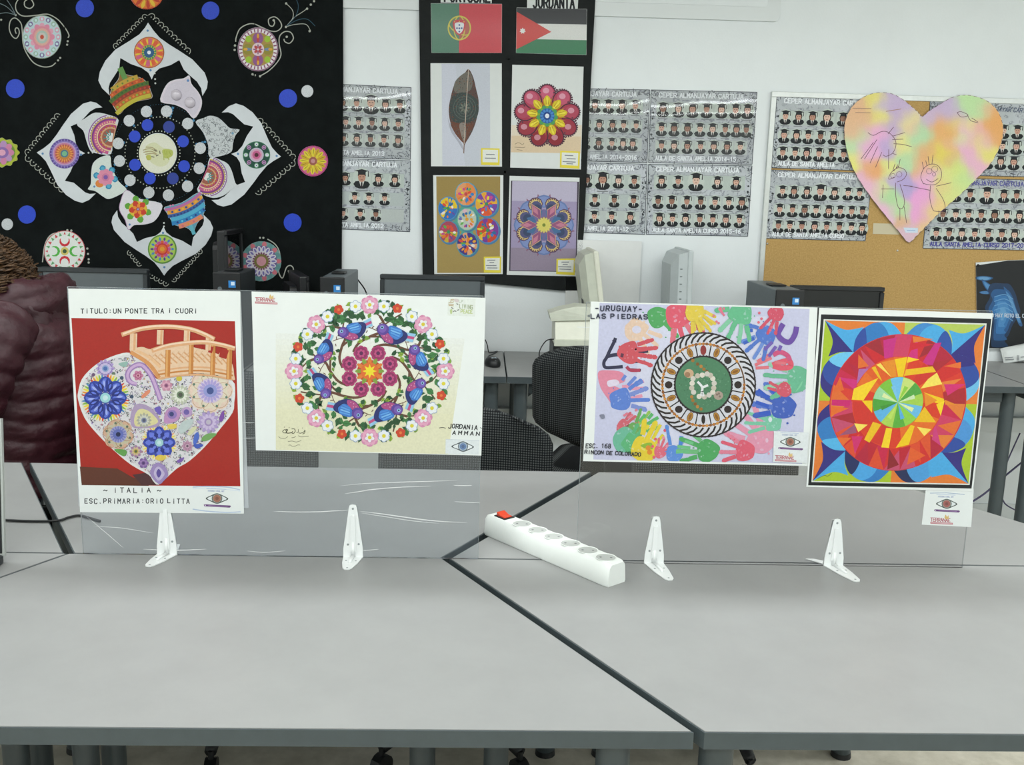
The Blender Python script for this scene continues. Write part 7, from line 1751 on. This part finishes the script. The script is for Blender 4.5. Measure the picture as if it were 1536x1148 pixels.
# hands with separate fingers, resting ahead of the body
for s in (-1, 1):
    mb = MB(); mb.box((-.365, s*.13, .782), (.075, .07, .026), bevel=.01)
    for f_, (dy, l) in enumerate(((-.027, .062), (-.009, .072), (.009, .068), (.027, .052))):
        mb.tube([(-.39, s*.13+dy, .784), (-.40-l*.5, s*.13+dy*1.1, .786), (-.40-l*.85, s*.13+dy*1.15, .776), (-.40-l, s*.13+dy*1.15, .766)], [.0095, .009, .008, .0065], 8)
    mb.tube([(-.35, s*.10, .782), (-.375, s*.085, .778), (-.40, s*.083, .772)], [.011, .010, .008], 8)
    mb.build('hand', M['skin'], per, smooth=True)
# trousers
for s in (-1, 1):
    mb = MB(); mb.tube([(.02, s*.09, .545), (-.2, s*.1, .555), (-.40, s*.11, .56), (-.45, s*.11, .52), (-.43, s*.11, .30), (-.42, s*.11, .09)], [.115, .10, .088, .085, .068, .06], 14); mb.build('trouser_leg', M['jeans'], per, smooth=True)
    mb = MB(); mb.loft([[(-.40-.19*u, s*.11+wd*math.cos(q), max(.002, .045+h*math.sin(q))) for q in [2*PI*i/12 for i in range(12)]] for u, wd, h in ((-.15, .03, .03), (0, .045, .055), (.4, .045, .045), (.8, .045, .035), (1.0, .025, .02))]); mb.build('shoe', M['blackplastic'], per, smooth=True)
# padded jacket: quilted torso
def quilt(v, per_=.056): return abs(math.sin(PI*v/per_))**.5
mb = MB(); rings = []; NR = 48
zs = [.56+i*.0075 for i in range(72)]
for z in zs:
    if z < 1.0: ax_, by_ = .185-.02*(z-.56), .235
    else:
        u = (z-1.0)/.105; ax_ = .176*(1-.55*u**1.6); by_ = .235*(1-.68*u**1.5)
    cxz = .035+.02*math.sin((z-.56)*4)
    ring = []
    for k in range(NR):
        q = 2*PI*k/NR; wob = .012*math.sin(3*q+z*9)+.006*math.sin(7*q-z*23)
        zq = z+.018*math.sin(q*1.0+.6)+.008*math.sin(4*q+z*6)
        f = .960+.048*quilt(zq)+wob*.45
        ring.append((cxz+ax_*f*math.cos(q), by_*f*math.sin(q), z))
    rings.append(ring)
o = mb.loft(rings).build('jacket_body', M['jacket'], per, smooth=True)
tx = bpy.data.textures.new('fold_noise', 'CLOUDS'); tx.noise_scale = .035; tx.noise_depth = 2
def wrinkle(o, k, sub=1):
    if sub: m_ = o.modifiers.new('subsurf', 'SUBSURF'); m_.levels = sub; m_.render_levels = sub
    d_ = o.modifiers.new('folds', 'DISPLACE'); d_.texture = tx; d_.strength = k; d_.mid_level = .5
wrinkle(o, .014)
# sleeves
for s in (-1, 1):
    path = [(.10, s*.17, 1.045), (.105, s*.225, 1.01), (.09, s*.262, .94), (.07, s*.275, .87), (.035, s*.270, .80), (-.04, s*.25, .762), (-.14, s*.22, .765), (-.22, s*.185, .775), (-.30, s*.155, .782)]
    P3 = [Vector(p_) for p_ in path]; out = []
    for i in range(len(P3)-1):
        p0, p1, p2, p3 = P3[max(i-1, 0)], P3[i], P3[i+1], P3[min(i+2, len(P3)-1)]
        for k in range(9):
            u = k/9; out.append(.5*((2*p1)+(p2-p0)*u+(2*p0-5*p1+4*p2-p3)*u*u+(3*p1-p0-3*p2+p3)*u**3))
    acc = 0; rs = []
    for i, q in enumerate(out):
        if i: acc += (q-out[i-1]).length
        base = .088-.045*min(1, acc/.62)
        rs.append(base*(.90+.13*quilt(acc+.02, .056)))
    rs[0] *= .55; rs[1] *= .8
    mb = MB(); mb.tube(out, rs, 22); o = mb.build('jacket_sleeve', M['jacket'], per, smooth=True)
    wrinkle(o, .012)
# hood lying on the back, with collar roll
mb = MB(); rings = []
for i in range(15):
    u = i/14; a = -2.3+4.6*u
    c = Vector((.045+.115*math.cos(a), .135*math.sin(a), 1.085+.012*math.cos(a)))
    r = .034+.018*math.cos(a*.6)
    rad = Vector((math.cos(a), math.sin(a), 0)); rings.append([c+rad*(r*1.05*math.cos(q))+Vector((0, 0, r*(1.25+.15*math.sin(a*5))*math.sin(q))) for q in [2*PI*k/16 for k in range(16)]])
mb.loft(rings); wrinkle(mb.build('hood_collar', M['jacket'], per, smooth=True), .04)
mb = MB(); rings = []
for i in range(13):
    v = i/12; z = 1.15-.2*v; w = .145*math.sin(PI*(.12+.80*v))**.7; th = .075*math.sin(PI*(.1+.82*v))
    rings.append([(.125+.012*math.sin(v*14)+th*math.cos(q)*(1+.1*math.sin(5*q+v*7)), w*math.sin(q)*(1+.06*math.sin(3*q+v*9)), z+.018*math.cos(q*2+v*6)) for q in [2*PI*k/28 for k in range(28)]])
mb.loft(rings); o = mb.build('hood', M['jacketdark'], per, smooth=True)
wrinkle(o, .05)
# curly hair: cap plus ringlets
mb = MB(); hc = Vector((-.035, 0, 1.135)); rings = []
for i in range(11):
    v = i/10; a = PI*v*.82; rings.append([(hc.x+.012+.108*math.sin(a)*math.cos(q)*(1 if math.cos(q) > -.3 else .62), hc.y+.112*math.sin(a)*math.sin(q), hc.z+.02+.112*math.cos(a)) for q in [2*PI*k/24 for k in range(24)]])
mb.loft(rings[1:]); o = mb.build('hair_cap', M['hair'], per, smooth=True); d = o.modifiers.new('curls', 'DISPLACE'); d.texture = tx; d.strength = .02
mb = MB(); rnd = random.Random(8)
for k in range(900):
    q = rnd.uniform(-2.05, 2.05); a = rnd.uniform(.05, 1.9)
    base = Vector((hc.x+.012+.108*math.sin(a)*math.cos(q), .110*math.sin(a)*math.sin(q), hc.z+.02+.112*math.cos(a)))
    n_ = Vector((math.sin(a)*math.cos(q), math.sin(a)*math.sin(q), .4*math.cos(a))).normalized()
    L = rnd.uniform(.02, .085); tn = rnd.uniform(1.6, 3.2); ph = rnd.uniform(0, 6.3); rr = rnd.uniform(.009, .017); pts = []
    sd = Vector((rnd.uniform(-.5, .5), rnd.uniform(-.5, .5), 0))*L
    for i in range(15):
        u = i/14; p_ = base+n_*(.014*u)+sd*u+Vector((0, 0, -L*u))
        p_ += (n_*math.cos(ph+tn*2*PI*u)+Vector((-n_.y, n_.x, .4))*math.sin(ph+tn*2*PI*u))*rr; pts.append(p_)
    mb.tube(pts, [.0026]*13+[.0016, .0008], 4)
for k in range(420):
    q = rnd.uniform(-1.9, 1.9); n_ = Vector((math.cos(q), math.sin(q), 0))
    base = Vector((hc.x+.02, 0, 0))+n_*rnd.uniform(.100, .128)+Vector((0, 0, rnd.uniform(1.085, 1.16)))
    L = rnd.uniform(.04, .085); tn = rnd.uniform(1.6, 3.0); ph = rnd.uniform(0, 6.3); rr = rnd.uniform(.008, .016); pts = []
    for i in range(15):
        u = i/14; p_ = base+n_*(.012*u)+Vector((0, 0, -L*u))+(n_*math.cos(ph+tn*2*PI*u)+Vector((-n_.y, n_.x, .3))*math.sin(ph+tn*2*PI*u))*rr; pts.append(p_)
    mb.tube(pts, [.0024]*13+[.0016, .0008], 4)
for k in range(380):
    q = rnd.uniform(-2.7, -.55); n_ = Vector((math.cos(q), math.sin(q), 0))
    base = Vector((hc.x+.03+.125*math.cos(q), .185*math.sin(q)+rnd.uniform(-.02, .03), rnd.uniform(1.09, 1.17)))
    L = rnd.uniform(.03, .08); tn = rnd.uniform(1.6, 3.0); ph = rnd.uniform(0, 6.3); rr = rnd.uniform(.008, .016); pts = []
    for i in range(15):
        u = i/14; p_ = base+n_*(.012*u)+Vector((0, 0, -L*u))+(n_*math.cos(ph+tn*2*PI*u)+Vector((-n_.y, n_.x, .3))*math.sin(ph+tn*2*PI*u))*rr; pts.append(p_)
    mb.tube(pts, [.0024]*13+[.0016, .0008], 4)
o = mb.build('hair_curls', M['hair'], per, smooth=True); o['kind'] = 'stuff'
office_chair('black office chair under the seated person', (PXc+.11, PYc, 0), PI/2, .41, .28, .44, .30)
